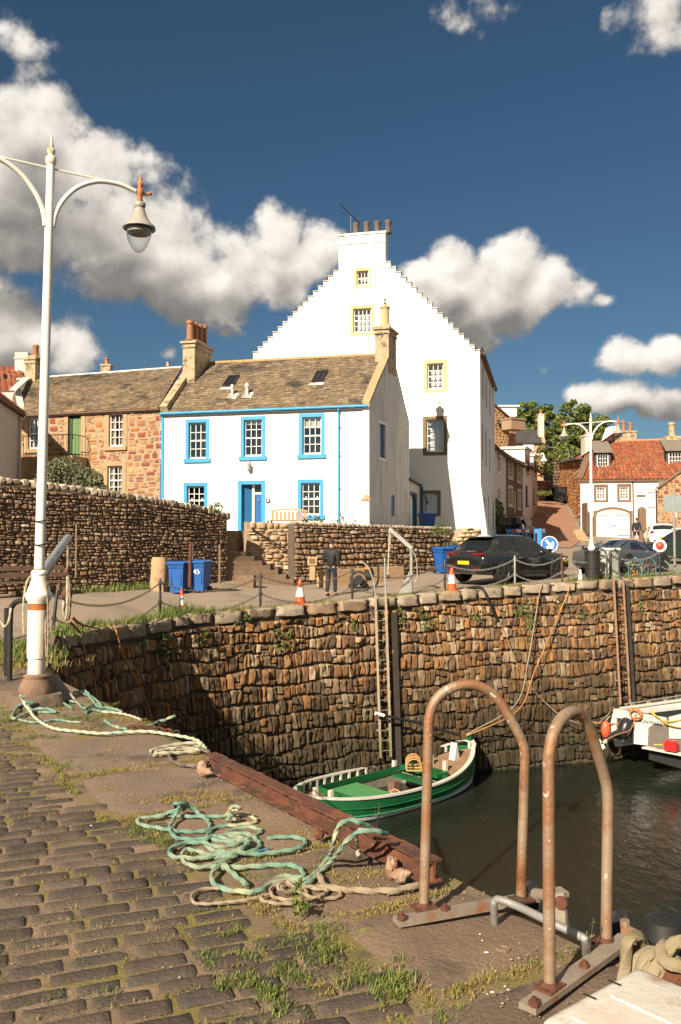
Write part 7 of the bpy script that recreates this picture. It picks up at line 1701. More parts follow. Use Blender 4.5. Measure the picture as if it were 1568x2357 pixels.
for (x, y) in ((1.9, -.35), (2.05, .35), (-2.75, .2), (-2.6, -.25), (1.1, 1.0)): MB().box((x, y, dz(x / HLn) + .14), (.11, .11, .36)).build('mooring_post', m_cream if x != 1.1 else m_boatw, gbx, local=True)
MB().prism([(2.6, -.12, dz(.75) + .02), (2.85, -.12, dz(.8) + .02), (2.72, -.12, dz(.8) + .5)], (0, .24, 0)).build('bow_fairlead', m_lead, gbx, local=True)
def creel(label, loc, rz):
    t_ = thing('lobster_creel', label, 'creel', loc); t_.rotation_euler = (0, 0, rz); mb = MB(); 
    for z in (.03,): mb.bar((-.33, -.22, z), (.33, -.22, z), .035, .035).bar((-.33, .22, z), (.33, .22, z), .035, .035)
    for x in (-.33, 0, .33): mb.bar((x, -.22, .03), (x, .22, .03), .035, .035); mb.tube(spline([(x, -.22, .03), (x, -.20, .22), (x, -.08, .34), (x, .08, .34), (x, .20, .22), (x, .22, .03)], per=3), .016, 5)
    mb.build('frame', M('creel_wood', [(.55, .34, .12), (.45, .26, .10)], .7, 6), t_, local=True); mb = MB()
    for k in range(8):
        x = -.3 + .6 * k / 7; mb.tube(spline([(x, -.21, .05), (x + .03, -.19, .22), (x, -.07, .33), (x + .03, .07, .33), (x, .19, .22), (x, .21, .05)], per=2), .007, 4)
    for a in (.2, .6, 1.0, 1.57, 2.1, 2.5, 2.9): mb.tube([(-.33, -cos(a) * .21, sin(a) * .32 + .03), (.33, -cos(a) * .21, sin(a) * .32 + .03)], .007, 4)
    mb.build('netting', m_ropeO, t_, local=True); return t_
ori = atan2(BH.y, BH.x); wb = lambda x, y, z: V((1.5, 25.3, WZ)) + BH * x + V((-BH.y, BH.x, 0)) * y + Z * z
creel('orange-netted lobster creel on the forward thwart of the green boat', wb(1.05, .15, .62), ori + .8)
creel('orange-netted lobster creel low in the hold of the green boat beside the stern bench', wb(-.35, -.25, -.08), ori + .3)
o = tag(MB().tube([at(866, 1643, 26.2), at(960, 1663, 26.7), at(1056, 1692, 27.2)], .045, 8).build('boom_pole', m_ink, smooth=60), 'long dark pole lying from the green boat bow to the harbour ladder', 'pole'); MB().tube([at(864, 1642, 26.2), at(884, 1647, 26.3)], .055, 8).build('pale_tip', m_refl, o)

# ------------------------------------------------------------------ white boat on the right
wbt = thing('white_boat', 'white twin-hulled work boat with outboard motor cut by the right frame edge', 'boat', (9.5, 27.5, WZ)); wt = Wall((8.96, 28.8), (11.07, 26.75)); D_ = V((.90, .436, 0))
def tq(x, y): return wt.px(x, y)
def tp(x, y, o=0.0): s, z = tq(x, y); return wt.p(s, z, o)
m_bw = M('boat_gelcoat', [(.60, .58, .54), (.52, .50, .46)], .4, 3, spots=[((.40, .30, .18), 6, .68, .78)])
mb = MB()
out_ = [(1407, 1663), (1413, 1632), (1430, 1630), (1470, 1637), (1524, 1650), (1530, 1667), (1507, 1668), (1491, 1676), (1491, 1715), (1461, 1713), (1459, 1658), (1418, 1652), (1417, 1700), (1409, 1694)]
# transom as pieces with the motor well open
for poly in ([(1406, 1664), (1413, 1632), (1530, 1652), (1532, 1668), (1460, 1658), (1418, 1652)], [(1406, 1664), (1418, 1652), (1417, 1698), (1409, 1693)], [(1460, 1658), (1507, 1666), (1492, 1676), (1490, 1716), (1459, 1712)]):
    mb.prism([tp(*q) for q in poly][::-1], D_ * .10)
mb.build('transom', m_bw, wbt)
mb = MB(); a, b = tp(1413, 1632), tp(1409, 1695); mb.add([a, b, b + D_ * 7, a + D_ * 7 + Z * .25], [(0, 1, 2, 3)]); c1_ = tp(1460, 1712); 
mb.add([tp(1409, 1695), tp(1417, 1698) - Z * .3, tp(1417, 1698) - Z * .3 + D_ * 7, tp(1409, 1695) + D_ * 7], [(0, 1, 2, 3)]); mb.build('hull_side', m_bw, wbt)
mb = MB(); mb.bar(tp(1430, 1630), tp(1430, 1630) + D_ * 6 + Z * .12, .12, .06); mb.add([tp(1432, 1633, -.1), tp(1432, 1633, -.1) + D_ * 6 + Z * .1, tp(1440, 1648, -.1) + D_ * 6, tp(1480, 1645, -.3)], [(0, 1, 2, 3)]); mb.build('gunwale', m_bw, wbt)
mb = MB(); mb.quad(tp(1417, 1651, -.06), tp(1461, 1658, -.06), tp(1461, 1714, -.06), tp(1416, 1700, -.06)); mb.build('motor_well', m_ink, wbt)
mb = MB(); mb.prism([tp(1491, 1678, -.02), tp(1507, 1668, -.02), tp(1532, 1668, -.02), tp(1590, 1660, -.02), tp(1590, 1735, -.02), tp(1491, 1718, -.02)][::-1], D_ * .05); mb.build('inner_bulkhead', M('grey_bulkhead', [(.11, .095, .08), (.16, .14, .12)], .8, 3), wbt)
mb = MB(); mb.prism([tp(1540, 1650, .02), tp(1600, 1635, .02), tp(1600, 1700, .02), tp(1541, 1700, .02)][::-1], D_ * .3); mb.build('cuddy_panel', M('pale_grey_panel', [(.42, .43, .43), (.5, .5, .49)], .6, 3), wbt)
mb = MB(); n_ = wt.N; mb.prism([tp(1491, 1721, .0), tp(1590, 1739, .0), tp(1590, 1739, .0) + n_ * .05 - D_ * .25, tp(1491, 1721, .0) - D_ * .25][::-1], (0, 0, .05)); mb.build('stern_platform', m_boatw, wbt)
mb = MB(); mb.prism([tp(1492, 1720, -.05), tp(1600, 1742, -.05), tp(1600, 1742, -.05) - Z * .5, tp(1492, 1720, -.05) - Z * .4], D_ * 2.5); mb.build('under_deck', m_ink, wbt)
mb = MB()
r0 = tp(1428, 1622); mb.tube([r0 + D_ * .2, r0 + D_ * 6 + Z * .2], .022, 6)
for k in range(7): mb.tube([r0 + D_ * (.25 + k * .9) - Z * .12, r0 + D_ * (.25 + k * .9) + Z * (.03 + .03 * k * .9)], .018, 5)
mb.build('hand_rail', m_galv, wbt); mb = MB()
for k in range(6): p = r0 + D_ * (.5 + k * .75) + Z * .03; mb.tube(spline([p, p + D_ * .12 - Z * .12, p + D_ * .02 - Z * .16, p - D_ * .05 - Z * .03], per=4), .02, 5)
mb.build('rail_rope', m_ropeP, wbt)
# name lettering
tx = text_mesh('port_lettering', 'MONTROSE', m_ink, .155, wt.p(tq(1496, 1659)[0], tq(1492, 1662.5)[1], .012), (wt.A + Z * -.02).normalized(), wt.N, wbt)
tx = text_mesh('name_lettering', 'NORTH SHORE', P('faded_lettering', (.25, .22, .2), .7), .125, wt.p(tq(1490, 1650)[0], tq(1490, 1650.5)[1], .012), wt.A, wt.N, wbt)
# outboard motor, tilted up
ob = thing('outboard_motor', 'black tilted outboard motor with pale propeller in the white boat well', 'outboard', tp(1440, 1690, .1)); m_ob = P('outboard_black', (.02, .02, .022), .25, coat=.5)
h0 = tp(1441, 1674, .05); ax0 = V((.45, .25, .86)).normalized(); mb = MB(); mb.lathe([(.02, -.36), (.15, -.34), (.20, -.22), (.235, -.02), (.24, .12), (.21, .24), (.13, .31), (.02, .33)], h0, 14, axis=ax0); mb.build('cowling', m_ob, ob, smooth=60)
h1 = tp(1413, 1702, .75); mb = MB(); mb.tube([h0 - Z * .15, h0.lerp(h1, .45), h1], [.19, .12, .075], 10); mb.bar(tp(1445, 1690, .0), tp(1440, 1712, .05), .2, .2); mb.build('leg', m_ob, ob, smooth=60)
mb = MB(); ax = (h1 - tp(1405, 1690, .85)).normalized(); mb.lathe([(.05, -.12), (.06, .05), (.03, .14)], h1, 10, axis=ax); mb.build('gearcase', m_ob, ob, smooth=60)
mb = MB(); u = V((1, 0, 0)); pc_ = h1 + V((-.05, -.08, .02))
for k in range(3):
    a = 2 * pi * k / 3 + .5; d = V((cos(a), -.15, sin(a))); e_ = V((-sin(a), -.35, cos(a))); mb.add([pc_ + d * .03 - e_ * .03, pc_ + d * .14 - e_ * .08, pc_ + d * .19 + e_ * .02, pc_ + d * .13 + e_ * .09, pc_ + d * .03 + e_ * .04] + [p + V((.02, .03, 0)) for p in (pc_ + d * .03 - e_ * .03, pc_ + d * .14 - e_ * .08, pc_ + d * .19 + e_ * .02, pc_ + d * .13 + e_ * .09, pc_ + d * .03 + e_ * .04)], [(0, 1, 2, 3, 4), (9, 8, 7, 6, 5)] + [(i, (i + 1) % 5, 5 + (i + 1) % 5, 5 + i) for i in range(5)])
mb.build('propeller', M('propeller_paint', [(.62, .58, .50)], .5), ob)
f_ = thing('fender_buoy', 'orange-red inflatable fender hanging at the white boat stern corner', 'buoy', tp(1399, 1676, .1)); c = tp(1399, 1677, .15); MB().ball(c, (.15, .15, .29), 16, 12).build('buoy', P('buoy_orange', (.70, .10, .04), .45), f_, smooth=180); MB().tube([c + Z * .28, tp(1407, 1648, .08)], .014, 5).build('lanyard', m_ropeP, f_)
fc = tag(MB().box(tp(1553, 1715, .25), (.36, .24, .24), A=wt.A).box(tp(1553, 1715, .25) + Z * .15, (.3, .16, .06), A=wt.A).build('fuel_can', P('fuel_red', (.62, .02, .02), .4)), 'red fuel can on the stern platform of the white boat', 'fuel can'); MB().tube([tp(1535, 1711, .3), tp(1520, 1710, .32), tp(1516, 1710, .33)], .02, 6).build('hose', m_ropeY, fc)
line('yellow hose curling over the white boat transom', [tp(1500, 1634, .03), tp(1515, 1650, .05), tp(1540, 1660, .08), tp(1570, 1655, .05), tp(1600, 1640, .03)], .022, m_ropeY)
line('second yellow hose hanging to the white boat cuddy', [tp(1498, 1638, .04), tp(1520, 1652, .08), tp(1545, 1668, .12), tp(1590, 1676, .1)], .022, m_ropeY)
mb = MB(); c = tp(1466, 1640, .08)
for k in range(5): rope(mb, [c + wt.A * cos(a + k) * (.15 + .02 * k) + Z * (sin(a + k) * (.12 + .02 * k) - .03) + wt.N * R(0, .08) for a in [2 * pi * j / 7 for j in range(7)]], .014, .05)
tag(mb.build('rope', m_ropeO, smooth=60), 'brown rope coil hung on the white boat transom', 'rope')
line('orange cord drooping from the rope coil to the propeller', [c, tp(1462, 1675, .3), tp(1440, 1684, .5), tp(1420, 1694, .7)], .012, m_ropeO)
# ------------------------------------------------------------------ near quay: girder, rails, box, mooring gear
def nz_at(p): return .012
G0, G1 = on(484, 1772, .03), on(1000, 2040, .03); gd_ = (G1 - G0).normalized(); gn = V((-gd_.y, gd_.x, 0))
if gn.x < 0: gn = -gn
gi = thing('rusty_girder', 'long rusty steel I-beam lying along the near quay edge', 'girder', G0); mb = MB(); n = 60
def ibeam(t, u, z): p = G0.lerp(G1, t); k = noise.noise((t * 40, u * 30, z * 30)) * .005; return p + gn * (u * .62 + k) + Z * (z * .56 + .012 + k)
prof = [(-.075, 0), (.075, 0), (.075, .018), (.010, .03), (.010, .165), (.075, .172), (.075, .192), (-.075, .192), (-.075, .172), (-.010, .165), (-.010, .03), (-.075, .018)]
rows = [[ibeam(i / n, u, z) for u, z in prof + prof[:1]] for i in range(n + 1)]; mb.grid(rows); mb.add(rows[0][:-1], [tuple(range(12))]); mb.add(rows[-1][:-1], [tuple(range(12))[::-1]]); mb.build('beam', m_rust, gi, smooth=30)
def rustlump(nm, c, sz, parent, mat=m_rust):
    mb = MB(); rows = []; sd = R(0, 99)
    for j in range(9):
        r_ = []
        for i in range(13):
            a, b = pi * j / 8, 2 * pi * i / 12; d = V((sin(a) * cos(b), sin(a) * sin(b), cos(a))); k = 1 + .35 * noise.noise(d * 1.6 + V((sd, 0, 0))); k += .35 * noise.noise(d * 4 + V((sd, 3, 0))); r_.append(V(c) + V((d.x * sz[0], d.y * sz[1], d.z * sz[2])) * k)
        rows.append(r_)
    return mb.grid(rows).build(nm, mat, parent, smooth=40)
m_flake = M('flaking_rust', [(.26, .10, .05), (.42, .29, .20), (.15, .06, .03)], .9, 9, bump=1.0, bscale=40)
for t, s in ((.02, (.035, .04, .055)), (.04, (.05, .02, .03)), (.91, (.03, .035, .055)), (.94, (.045, .03, .03))): p = G0.lerp(G1, t) - gn * .085; rustlump('end_plate', p + Z * s[2] * .7, s, gi, m_flake)
for t in (.66,): rustlump('bolt', G0.lerp(G1, t) - gn * .11 + Z * .03, (.028, .024, .035), gi)

# ladder rails
def rail(label, pts, ya, yb, xa, xb):
    t_ = thing('ladder_rail', label, 'rail', at(pts[0][0], pts[0][1], ya), 'bent pipe rails of the near ladder')
    P_ = [at(x, y, ya + (yb - ya) * max(0, min(1, (x - xa) / (xb - xa)))) for x, y in pts]
    MB().tube(spline(P_, per=7), .0222, 16).build('pipe', m_pipe, t_, smooth=60); return t_, P_
r1, Pa = rail('left rusty bent-pipe rail of the ladder on the near quay', [(975, 2103), (981, 1900), (986, 1700), (988, 1655), (998, 1620), (1020, 1594), (1052, 1579), (1088, 1576), (1122, 1588), (1150, 1614), (1178, 1660), (1200, 1702), (1208, 1735), (1207, 1800), (1201, 2000), (1199, 2087)], 3.85, 3.93, 975, 1200)
r2, Pb = rail('right rusty bent-pipe rail of the ladder on the near quay', [(1265, 2290), (1264, 2050), (1263, 1780), (1266, 1725), (1277, 1680), (1298, 1649), (1322, 1638), (1343, 1650), (1358, 1680), (1376, 1735), (1392, 1790), (1399, 1830), (1399, 1900), (1397, 2050), (1395, 2188)], 3.17, 3.52, 1265, 1395)
m_bar = M('flat_bar', [(.30, .25, .20), (.22, .17, .13)], .6, 6, bump=.3, metal=.2, spots=[((.26, .10, .04), 6, .58, .68)])
def flat(nm, parent, a, b, w=.07, h=.022): return MB().bar(a, b, w, h).build(nm, m_bar, parent)
a0, a1 = on(912, 2122, .035), on(1300, 2052, .05); flat('foot_bar', r1, a0, a1)
b0, b1 = on(1214, 2322, .035), on(1442, 2160, .05); flat('foot_bar', r2, b0, b1)
for r_, P_ in ((r1, Pa), (r2, Pb)):
    for p in (P_[0], P_[-1]):
        z = .05; MB().lathe([(.036, 0), (.037, .006), (.030, .014), (.026, .022)], V((p.x, p.y, z)), 14).build('weld_collar', m_rust, r_, smooth=40); MB().box(V((p.x, p.y, z + .004)), (.10, .075, .010), A=(a1 - a0) if r_ is r1 else (b1 - b0)).build('base_plate', m_rust, r_)
for r_, pts in ((r1, ((925, 2116), (1024, 2095))), (r2, ((1230, 2314), (1345, 2228)))):
    for x, y in pts: p = on(x, y, .05); MB().lathe([(.020, 0), (.020, .015), (.010, .017), (.010, .028)], p, 6).build('bolt', m_rust, r_)
# plates and bars of the ladder itself beyond the edge
ld = thing('near_ladder', 'steel ladder head hanging over the near quay edge between the two rails', 'ladder', (.95, 3.8, 0))
pA, pB = at(1291, 2115, 3.78), at(1434, 2110, 3.62)
q = (pB - pA); ddn = V((.3, .95, 0)).normalized()
mb = MB(); mb.prism([at(1270, 2060, 3.74), at(1298, 2057, 3.74), at(1308, 2185, 3.70), at(1306, 2260, 3.69) - Z * 1.0, at(1276, 2260, 3.72) - Z * 1.0], (.015, .02, 0)); mb.build('stringer_plate', M('plate_steel', [(.32, .27, .21), (.24, .2, .16)], .6, 5, bump=.3, spots=[((.24, .10, .04), 5, .60, .70)]), ld)
MB().lathe([(.030, 0), (.026, .008)], at(1291, 2078, 3.735), 12, axis=(-.3, -.95, .05)).build('rust_cap', m_rust, ld)
mb = MB(); mb.prism([at(1216, 2052, 4.0), at(1240, 2050, 4.0), at(1240, 2095, 4.0), at(1216, 2095, 4.0)], (.012, .12, 0)); mb.build('bracket', m_black, ld)
MB().tube([at(1232, 2058, 3.98), at(1290, 2066, 3.80)], .026, 10).build('top_rung', m_bar, ld, smooth=60)
mb = MB(); mb.prism([at(1412, 2125, 3.66), at(1446, 2112, 3.66), at(1450, 2220, 3.63), at(1412, 2230, 3.63)], (.012, .1, 0)); mb.build('bracket', m_black, ld)
MB().tube([at(1442, 2148, 3.6), at(1515, 2186, 3.45)], .034, 10).build('upper_rung', m_bar, ld, smooth=60); MB().tube([at(1440, 2142, 3.6), at(1438, 2118, 3.6)], .02, 8).build('spike', m_bar, ld)
mb = MB(); mb.box(at(1505, 2200, 3.42), (.09, .06, .12)); mb.build('end_block', m_bar, ld)
fb = tag(MB().lathe([(.02, 0), (.075, .02), (.085, .08), (.085, .4)], at(1530, 2178, 3.35) - Z * .36, 16).lathe([(.085, .4), (.07, .46), (.02, .48)], at(1530, 2178, 3.35) - Z * .36, 16).build('rubber_fender', m_ink, smooth=50), 'black rubber fender post just beyond the near quay edge at the right', 'fender')
h = tag(MB().tube(spline([on(1139, 2132, 0), at(1137, 2085, 3.74), at(1140, 2074, 3.735), at(1152, 2071, 3.72), at(1200, 2090, 3.65), at(1262, 2120, 3.52), at(1335, 2155, 3.42), at(1347, 2165, 3.41), on(1350, 2205, 0)], per=5), .0165, 10).build('grab_bar', m_galv, smooth=60), 'low grey bent grab bar on the near quay between the two rails', 'grab bar')
# dished drain cup
mb = MB(); c = on(1158, 2184, .014); mb.lathe([(.032, -.004), (.031, .006), (.022, .006), (.012, -.006)], c, 16, axis=(.1, .1, 1)); tag(mb.build('eye_socket', m_flag, smooth=50), 'small round metal socket set in the flagstone between the rails', 'socket')
# rusty cleat with thick rope
cl = thing('mooring_cleat', 'rusty mooring cleat on the near quay edge at the right, wrapped in thick rope', 'cleat', on(1470, 2235, 0)); c0, c1 = at(1452, 2216, 3.25), at(1625, 2300, 2.92)
mb = MB(); mb.tube(spline([c0, c0.lerp(c1, .15) + Z * .02, c0.lerp(c1, .5) + Z * .0, c0.lerp(c1, .85) + Z * .01, c1], per=5), [.035] + [.055] * 4 + [.05] * 12 + [.055] * 3 + [.04], 12); mb.build('horn', m_rust, cl, smooth=60)
MB().box(V((c0.lerp(c1, .5).x, c0.lerp(c1, .5).y, .05)), (.3, .16, .14), A=(c1 - c0)).build('base', m_rust, cl)
m_thick = M('thick_mossy_rope', [(.24, .185, .105), (.19, .16, .075), (.30, .24, .155)], .9, 5, 6, bump=.6, bscale=120)
ax = (c1 - c0).normalized(); sd_v = V((-ax.y, ax.x, 0)); mc = lambda t: c0.lerp(c1, t)
ub = Z
def wrap(t0, t1, turns, rad, ph=0.0):
    n = int(turns * 8); return [mc(t0 + (t1 - t0) * i / n) + (sd_v * cos(2 * pi * turns * i / n + ph) + Z * sin(2 * pi * turns * i / n + ph)) * rad for i in range(n + 1)]
mb = MB(); rope(mb, wrap(.24, .36, 1.6, .072) + [mc(.42) + Z * .10 + sd_v * .02, mc(.52) + Z * .10 - sd_v * .03, mc(.66) + Z * .085 - sd_v * .05, mc(.85) + Z * .08, mc(1.0) + Z * .06], .020)
rope(mb, wrap(.44, .52, 1.2, .074, 2.2) + [mc(.56) + Z * .13 + sd_v * .02, mc(.70) + Z * .12 + sd_v * .04, mc(.88) + Z * .11 - sd_v * .03, mc(1.02) + Z * .09], .020)
rope(mb, [mc(.13) + sd_v * .05 - Z * .05, mc(.12) + sd_v * .03 + Z * .05, mc(.15) + Z * .10, mc(.20) + Z * .12 - sd_v * .03, mc(.25) + Z * .11 - sd_v * .09, mc(.27) - Z * .02 - sd_v * .12, mc(.26) - Z * .10 - sd_v * .10], .019); tag(mb.build('rope', m_thick, smooth=60), 'thick pale yellow-green rope wound round the rusty cleat', 'rope')
mb = MB(); rope(mb, [at(1451, 2205, 3.35), at(1450, 2175, 3.35), at(1452, 2160, 3.35)], .014); tag(mb.build('rope', m_ropeT, smooth=60), 'short pale green rope end standing above the rusty cleat', 'rope')
# white lidded box
e1 = (V((.906, 2.69, 0)) - V((.56, 2.41, 0))).normalized(); e2_ = V((e1.y, -e1.x, 0)); o0 = V((.555, 2.405, 0)); bw, bl, bz = .455, .75, .35
bx = thing('white_box', 'dirty white plastic box lid at the lower right corner of the quay', 'box', o0); mb = MB()
def bq(u, v, z): return o0 + e1 * u + e2_ * v + Z * z
def rr(u0, v0, u1, v1, z, r=.02): 
    pts = []
    for (cu, cv, a0_) in ((u1 - r, v1 - r, 0), (u0 + r, v1 - r, 90), (u0 + r, v0 + r, 180), (u1 - r, v0 + r, 270)):
        for k in range(5): a = radians(a0_ + 22.5 * k); pts.append(bq(cu + cos(a) * r, cv + sin(a) * r, z))
    return pts
def loft(mb, rings, cap=True):
    m = len(rings[0]); n0 = len(mb.v)
    for r_ in rings: mb.v += [tuple(p) for p in r_]
    mb.f += [(n0 + i * m + j, n0 + i * m + (j + 1) % m, n0 + (i + 1) * m + (j + 1) % m, n0 + (i + 1) * m + j) for i in range(len(rings) - 1) for j in range(m)]
    if cap: mb.f.append(tuple(n0 + (len(rings) - 1) * m + j for j in range(m)))
loft(mb, [rr(.012, .012, bw - .012, bl - .012, 0), rr(.004, .004, bw - .004, bl - .004, bz - .05)]); mb.build('tub', m_crate, bx, smooth=40)
mb = MB(); loft(mb, [rr(-.006, -.006, bw + .006, bl + .006, bz - .06), rr(-.008, -.008, bw + .008, bl + .008, bz - .012), rr(-.002, -.002, bw + .002, bl + .002, bz - .003), rr(.010, .010, bw - .010, bl - .010, bz)])
for k in range(34): v = .03 + k * .02; mb.box(bq(.032, v, bz + .0015), (.03, .008, .004), A=e1)
for (u0, v0, u1, v1) in ((.06, .03, .19, bl - .05), (.24, .03, .40, bl - .05)):
    loft(mb, [rr(u0, v0, u1, v1, bz - .001, .02), rr(u0 + .004, v0 + .004, u1 - .004, v1 - .004, bz + .005, .018)])
mb.build('lid', m_crate, bx, smooth=40); mb = MB()
for (x, y) in ((1357, 2293), (1415, 2262)): MB().box(on(x, y, bz + .006), (.04, .006, .002), A=(.6, -.6, 0)).build('drain_slot', m_ink, bx)

# ------------------------------------------------------------------ ropes on the quay
q1 = lambda pts: [(on(230 + .4892 * p[0], 1802.7 + .4892 * p[1], (p[2] if len(p) > 2 else .03))) for p in pts]
q2_ = lambda pts: [(on(.3914 * p[0], 1534.2 + .3914 * p[1], (p[2] if len(p) > 2 else .03))) for p in pts]
def lay(pts, r, k=.55, base=None):
    """give a rope's path small rises where it crosses itself"""
    P_ = spline(pts, r * .6); out = []; placed = []; 
    for i, p in enumerate(P_):
        z = (r + .012) if p.z < .05 else p.z; out.append(V((p.x, p.y, z)))
    cell = {}
    for i, p in enumerate(out):
        key = (int(p.x / (r * 2)), int(p.y / (r * 2))); hi = 0
        for dx in (-1, 0, 1):
            for dy in (-1, 0, 1):
                for j in cell.get((key[0] + dx, key[1] + dy), []):
                    if i - j > 28 and (V((out[j].x, out[j].y, 0)) - V((p.x, p.y, 0))).length < r * 1.7: hi = max(hi, out[j].z + r * 1.7)
        if hi and p.z < .2: p.z = max(p.z, min(hi, .11))
        cell.setdefault(key, []).append(i)
    zs = [p.z for p in out]
    for _ in range(3): zs = [((zs[max(0, i - 7)] + zs[max(0, i - 3)] * 2 + zs[i] * 3 + zs[min(len(zs) - 1, i + 3)] * 2 + zs[min(len(zs) - 1, i + 7)]) / 9) for i in range(len(zs))]
    for p, z in zip(out, zs): p.z = z
    return out
def lay_rope(label, pts, r, mat):
    r *= .72
    P_ = lay(pts, r); mb = MB(); mb.tube(P_, r, 12, twist=(2 * pi / (r * 8.5), .27, 3)); return tag(mb.build('mooring_rope', mat, smooth=70), label, 'rope', 'ropes lying on the near quay')
A_ = [(395, 128), (362, 112, .05), (350, 95, .09), (375, 84, .12), (412, 95, .09), (400, 122, .05), (360, 148), (280, 152), (200, 158), (178, 172), (205, 192), (280, 205), (360, 218), (450, 222), (515, 210), (505, 165), (455, 140), (385, 150), (338, 182), (332, 218), (360, 248), (430, 258), (520, 252), (590, 236), (690, 232), (742, 262), (752, 295), (705, 316), (610, 320), (530, 306), (498, 278), (530, 250), (615, 262), (688, 275), (690, 300), (640, 335), (565, 365), (485, 388), (415, 374), (388, 340), (408, 306), (480, 318), (570, 345), (655, 330), (700, 298), (690, 272), (620, 288), (545, 295), (470, 276), (392, 276), (340, 300), (328, 325), (362, 345), (440, 350), (560, 340), (700, 332), (830, 318), (930, 300), (968, 275), (950, 254), (880, 246), (785, 254)]
lay_rope('large teal-green rope coil with overlapping loops on the near quay', q1(A_), .0145, m_ropeT)
lay_rope('pale green rope loop at the back of the big coil', q1([(190, 160), (300, 146), (430, 150), (560, 150), (680, 142), (728, 158), (730, 178), (650, 190), (560, 198), (520, 222), (510, 250), (600, 268), (660, 262), (730, 240), (760, 215), (700, 200), (620, 215), (600, 232), (680, 262)]), .0135, m_ropeT)
lay_rope('knotted green rope end standing up at the right of the big coil', q1([(585, 160), (605, 140, .05), (615, 112, .09), (648, 100, .12), (664, 108, .11), (650, 132, .07), (620, 148, .05), (600, 172, .04), (618, 150, .09), (612, 128, .10), (628, 165, .04), (640, 180)]), .012, m_ropeT)
lay_rope('bright teal rope loop in front of the big coil', q1([(520, 388), (620, 390), (730, 385), (840, 378), (920, 384), (956, 412), (950, 440), (880, 430), (825, 446), (795, 470), (745, 500), (655, 502), (572, 486), (530, 452), (535, 412), (578, 388), (628, 420), (690, 468)]), .0155, m_ropeT)
lay_rope('teal rope running up from the coil and over the rusty girder', q1([(800, 465), (880, 446), (960, 448), (1010, 420), (1050, 380), (1080, 345, .05), (1098, 290, .17), (1115, 220, .25), (1145, 172, .31), (1180, 162, .32), (1215, 175, .31), (1240, 195, .28), (1265, 215, .25)]), .0145, m_ropeT)
lay_rope('second teal rope strand bending over the girder towards the boat', q1([(960, 472), (1000, 448), (1050, 402), (1085, 368, .05), (1115, 335, .12), (1150, 285, .20), (1200, 235, .26), (1260, 212, .285), (1315, 225, .27), (1350, 250, .22)]), .0145, m_ropeT)
lay_rope('pale rope turn tied round the girder', q1([(1238, 215, .26), (1222, 215, .26), (1208, 240, .22), (1212, 300, .10), (1215, 360, .06), (1225, 385)]), .012, m_ropeP)
lay_rope('thin brown rope loop on the cobbles in front of the teal coil', q1([(560, 485), (500, 484), (445, 502), (432, 528), (450, 552), (510, 556), (600, 548), (700, 536), (800, 508)]), .0095, m_ropeB)
lay_rope('brown rope coil with knots at the front of the rope heap', q1([(765, 515), (760, 535), (800, 550), (860, 556), (940, 548), (1000, 530), (1050, 515), (1070, 492), (1010, 485), (920, 470), (850, 465), (805, 485), (815, 520), (870, 536), (940, 532), (974, 510), (955, 482), (890, 470), (850, 480), (880, 500), (930, 490), (870, 462, .06), (840, 470, .07), (860, 495, .05), (980, 485), (1060, 480), (1125, 498), (1130, 520), (1080, 532), (1010, 535), (930, 505), (880, 490)]), .0105, m_ropeB)
lay_rope('thick frayed brown rope running right towards the left rail', q1([(1030, 425), (1045, 455), (1075, 485), (1150, 496), (1270, 502), (1390, 500), (1470, 482), (1515, 468)]), .019, m_ropeB)
lay_rope('short blue twine lying by the big coil', q1([(695, 305), (730, 312), (770, 300), (800, 290)]), .006, m_ropeBl)
E_ = [(150, 165, .16), (128, 185, .13), (165, 230, .05), (235, 262), (325, 266), (290, 245, .06), (180, 255, .05), (95, 300), (72, 288), (105, 240), (160, 200, .10), (210, 230, .05)]
lay_rope('teal rope looped round the foot of the near lamp post', q2_(E_), .016, m_ropeT)
lay_rope('long pale green rope from the near lamp foot along the quay edge to the girder', q2_([(120, 155, .2), (140, 215, .10), (185, 265, .05), (250, 328), (330, 362), (450, 376), (600, 389), (750, 380), (880, 378), (1000, 395), (1100, 412), (1165, 432), (1205, 470), (1218, 495)]), .016, M('pale_teal_rope', [(.36, .46, .36), (.46, .44, .30), (.30, .46, .38)], .85, 2.4, 5, bump=.4, bscale=200))
lay_rope('green rope half hidden in grass by the lamp foot', q2_([(110, 305), (190, 322), (260, 318), (340, 308), (420, 320), (480, 322)]), .013, m_ropeT)
lay_rope('coiled teal rope on the grass behind the near lamp', q2_([(430, 148), (470, 138, .05), (520, 150, .05), (565, 190), (605, 235), (560, 215), (500, 240), (450, 205), (400, 190, .04), (362, 170), (365, 200), (400, 225), (424, 240)]), .014, m_ropeT)
lay_rope('bundle of teal rope reaching the quay edge', q2_([(505, 268), (540, 250), (600, 258), (690, 252), (715, 262), (650, 240), (575, 228), (520, 165), (450, 150)]), .015, m_ropeT)
lay_rope('pale rope running along the quay edge behind the moss', q2_([(600, 262), (690, 268), (770, 285), (832, 308)]), .014, m_ropeP)
lay_rope('teal rope piece lying in the dry moss', q2_([(615, 310), (655, 338), (700, 355), (752, 366)]), .016, m_ropeT)
lay_rope('frayed teal rope end sticking out over the quay edge', q2_([(860, 345), (905, 335), (940, 318), (985, 305, .06), (1030, 286, .1)]), .016, m_ropeT)
lay_rope('tangled pale grey rope heap near the girder end', q2_([(885, 492), (960, 470), (1060, 452), (1160, 445), (1190, 460), (1120, 472), (1000, 480), (920, 498), (950, 515), (1040, 490), (1130, 478), (1170, 490), (1080, 500), (980, 512), (900, 520)]), .017, m_ropeP)
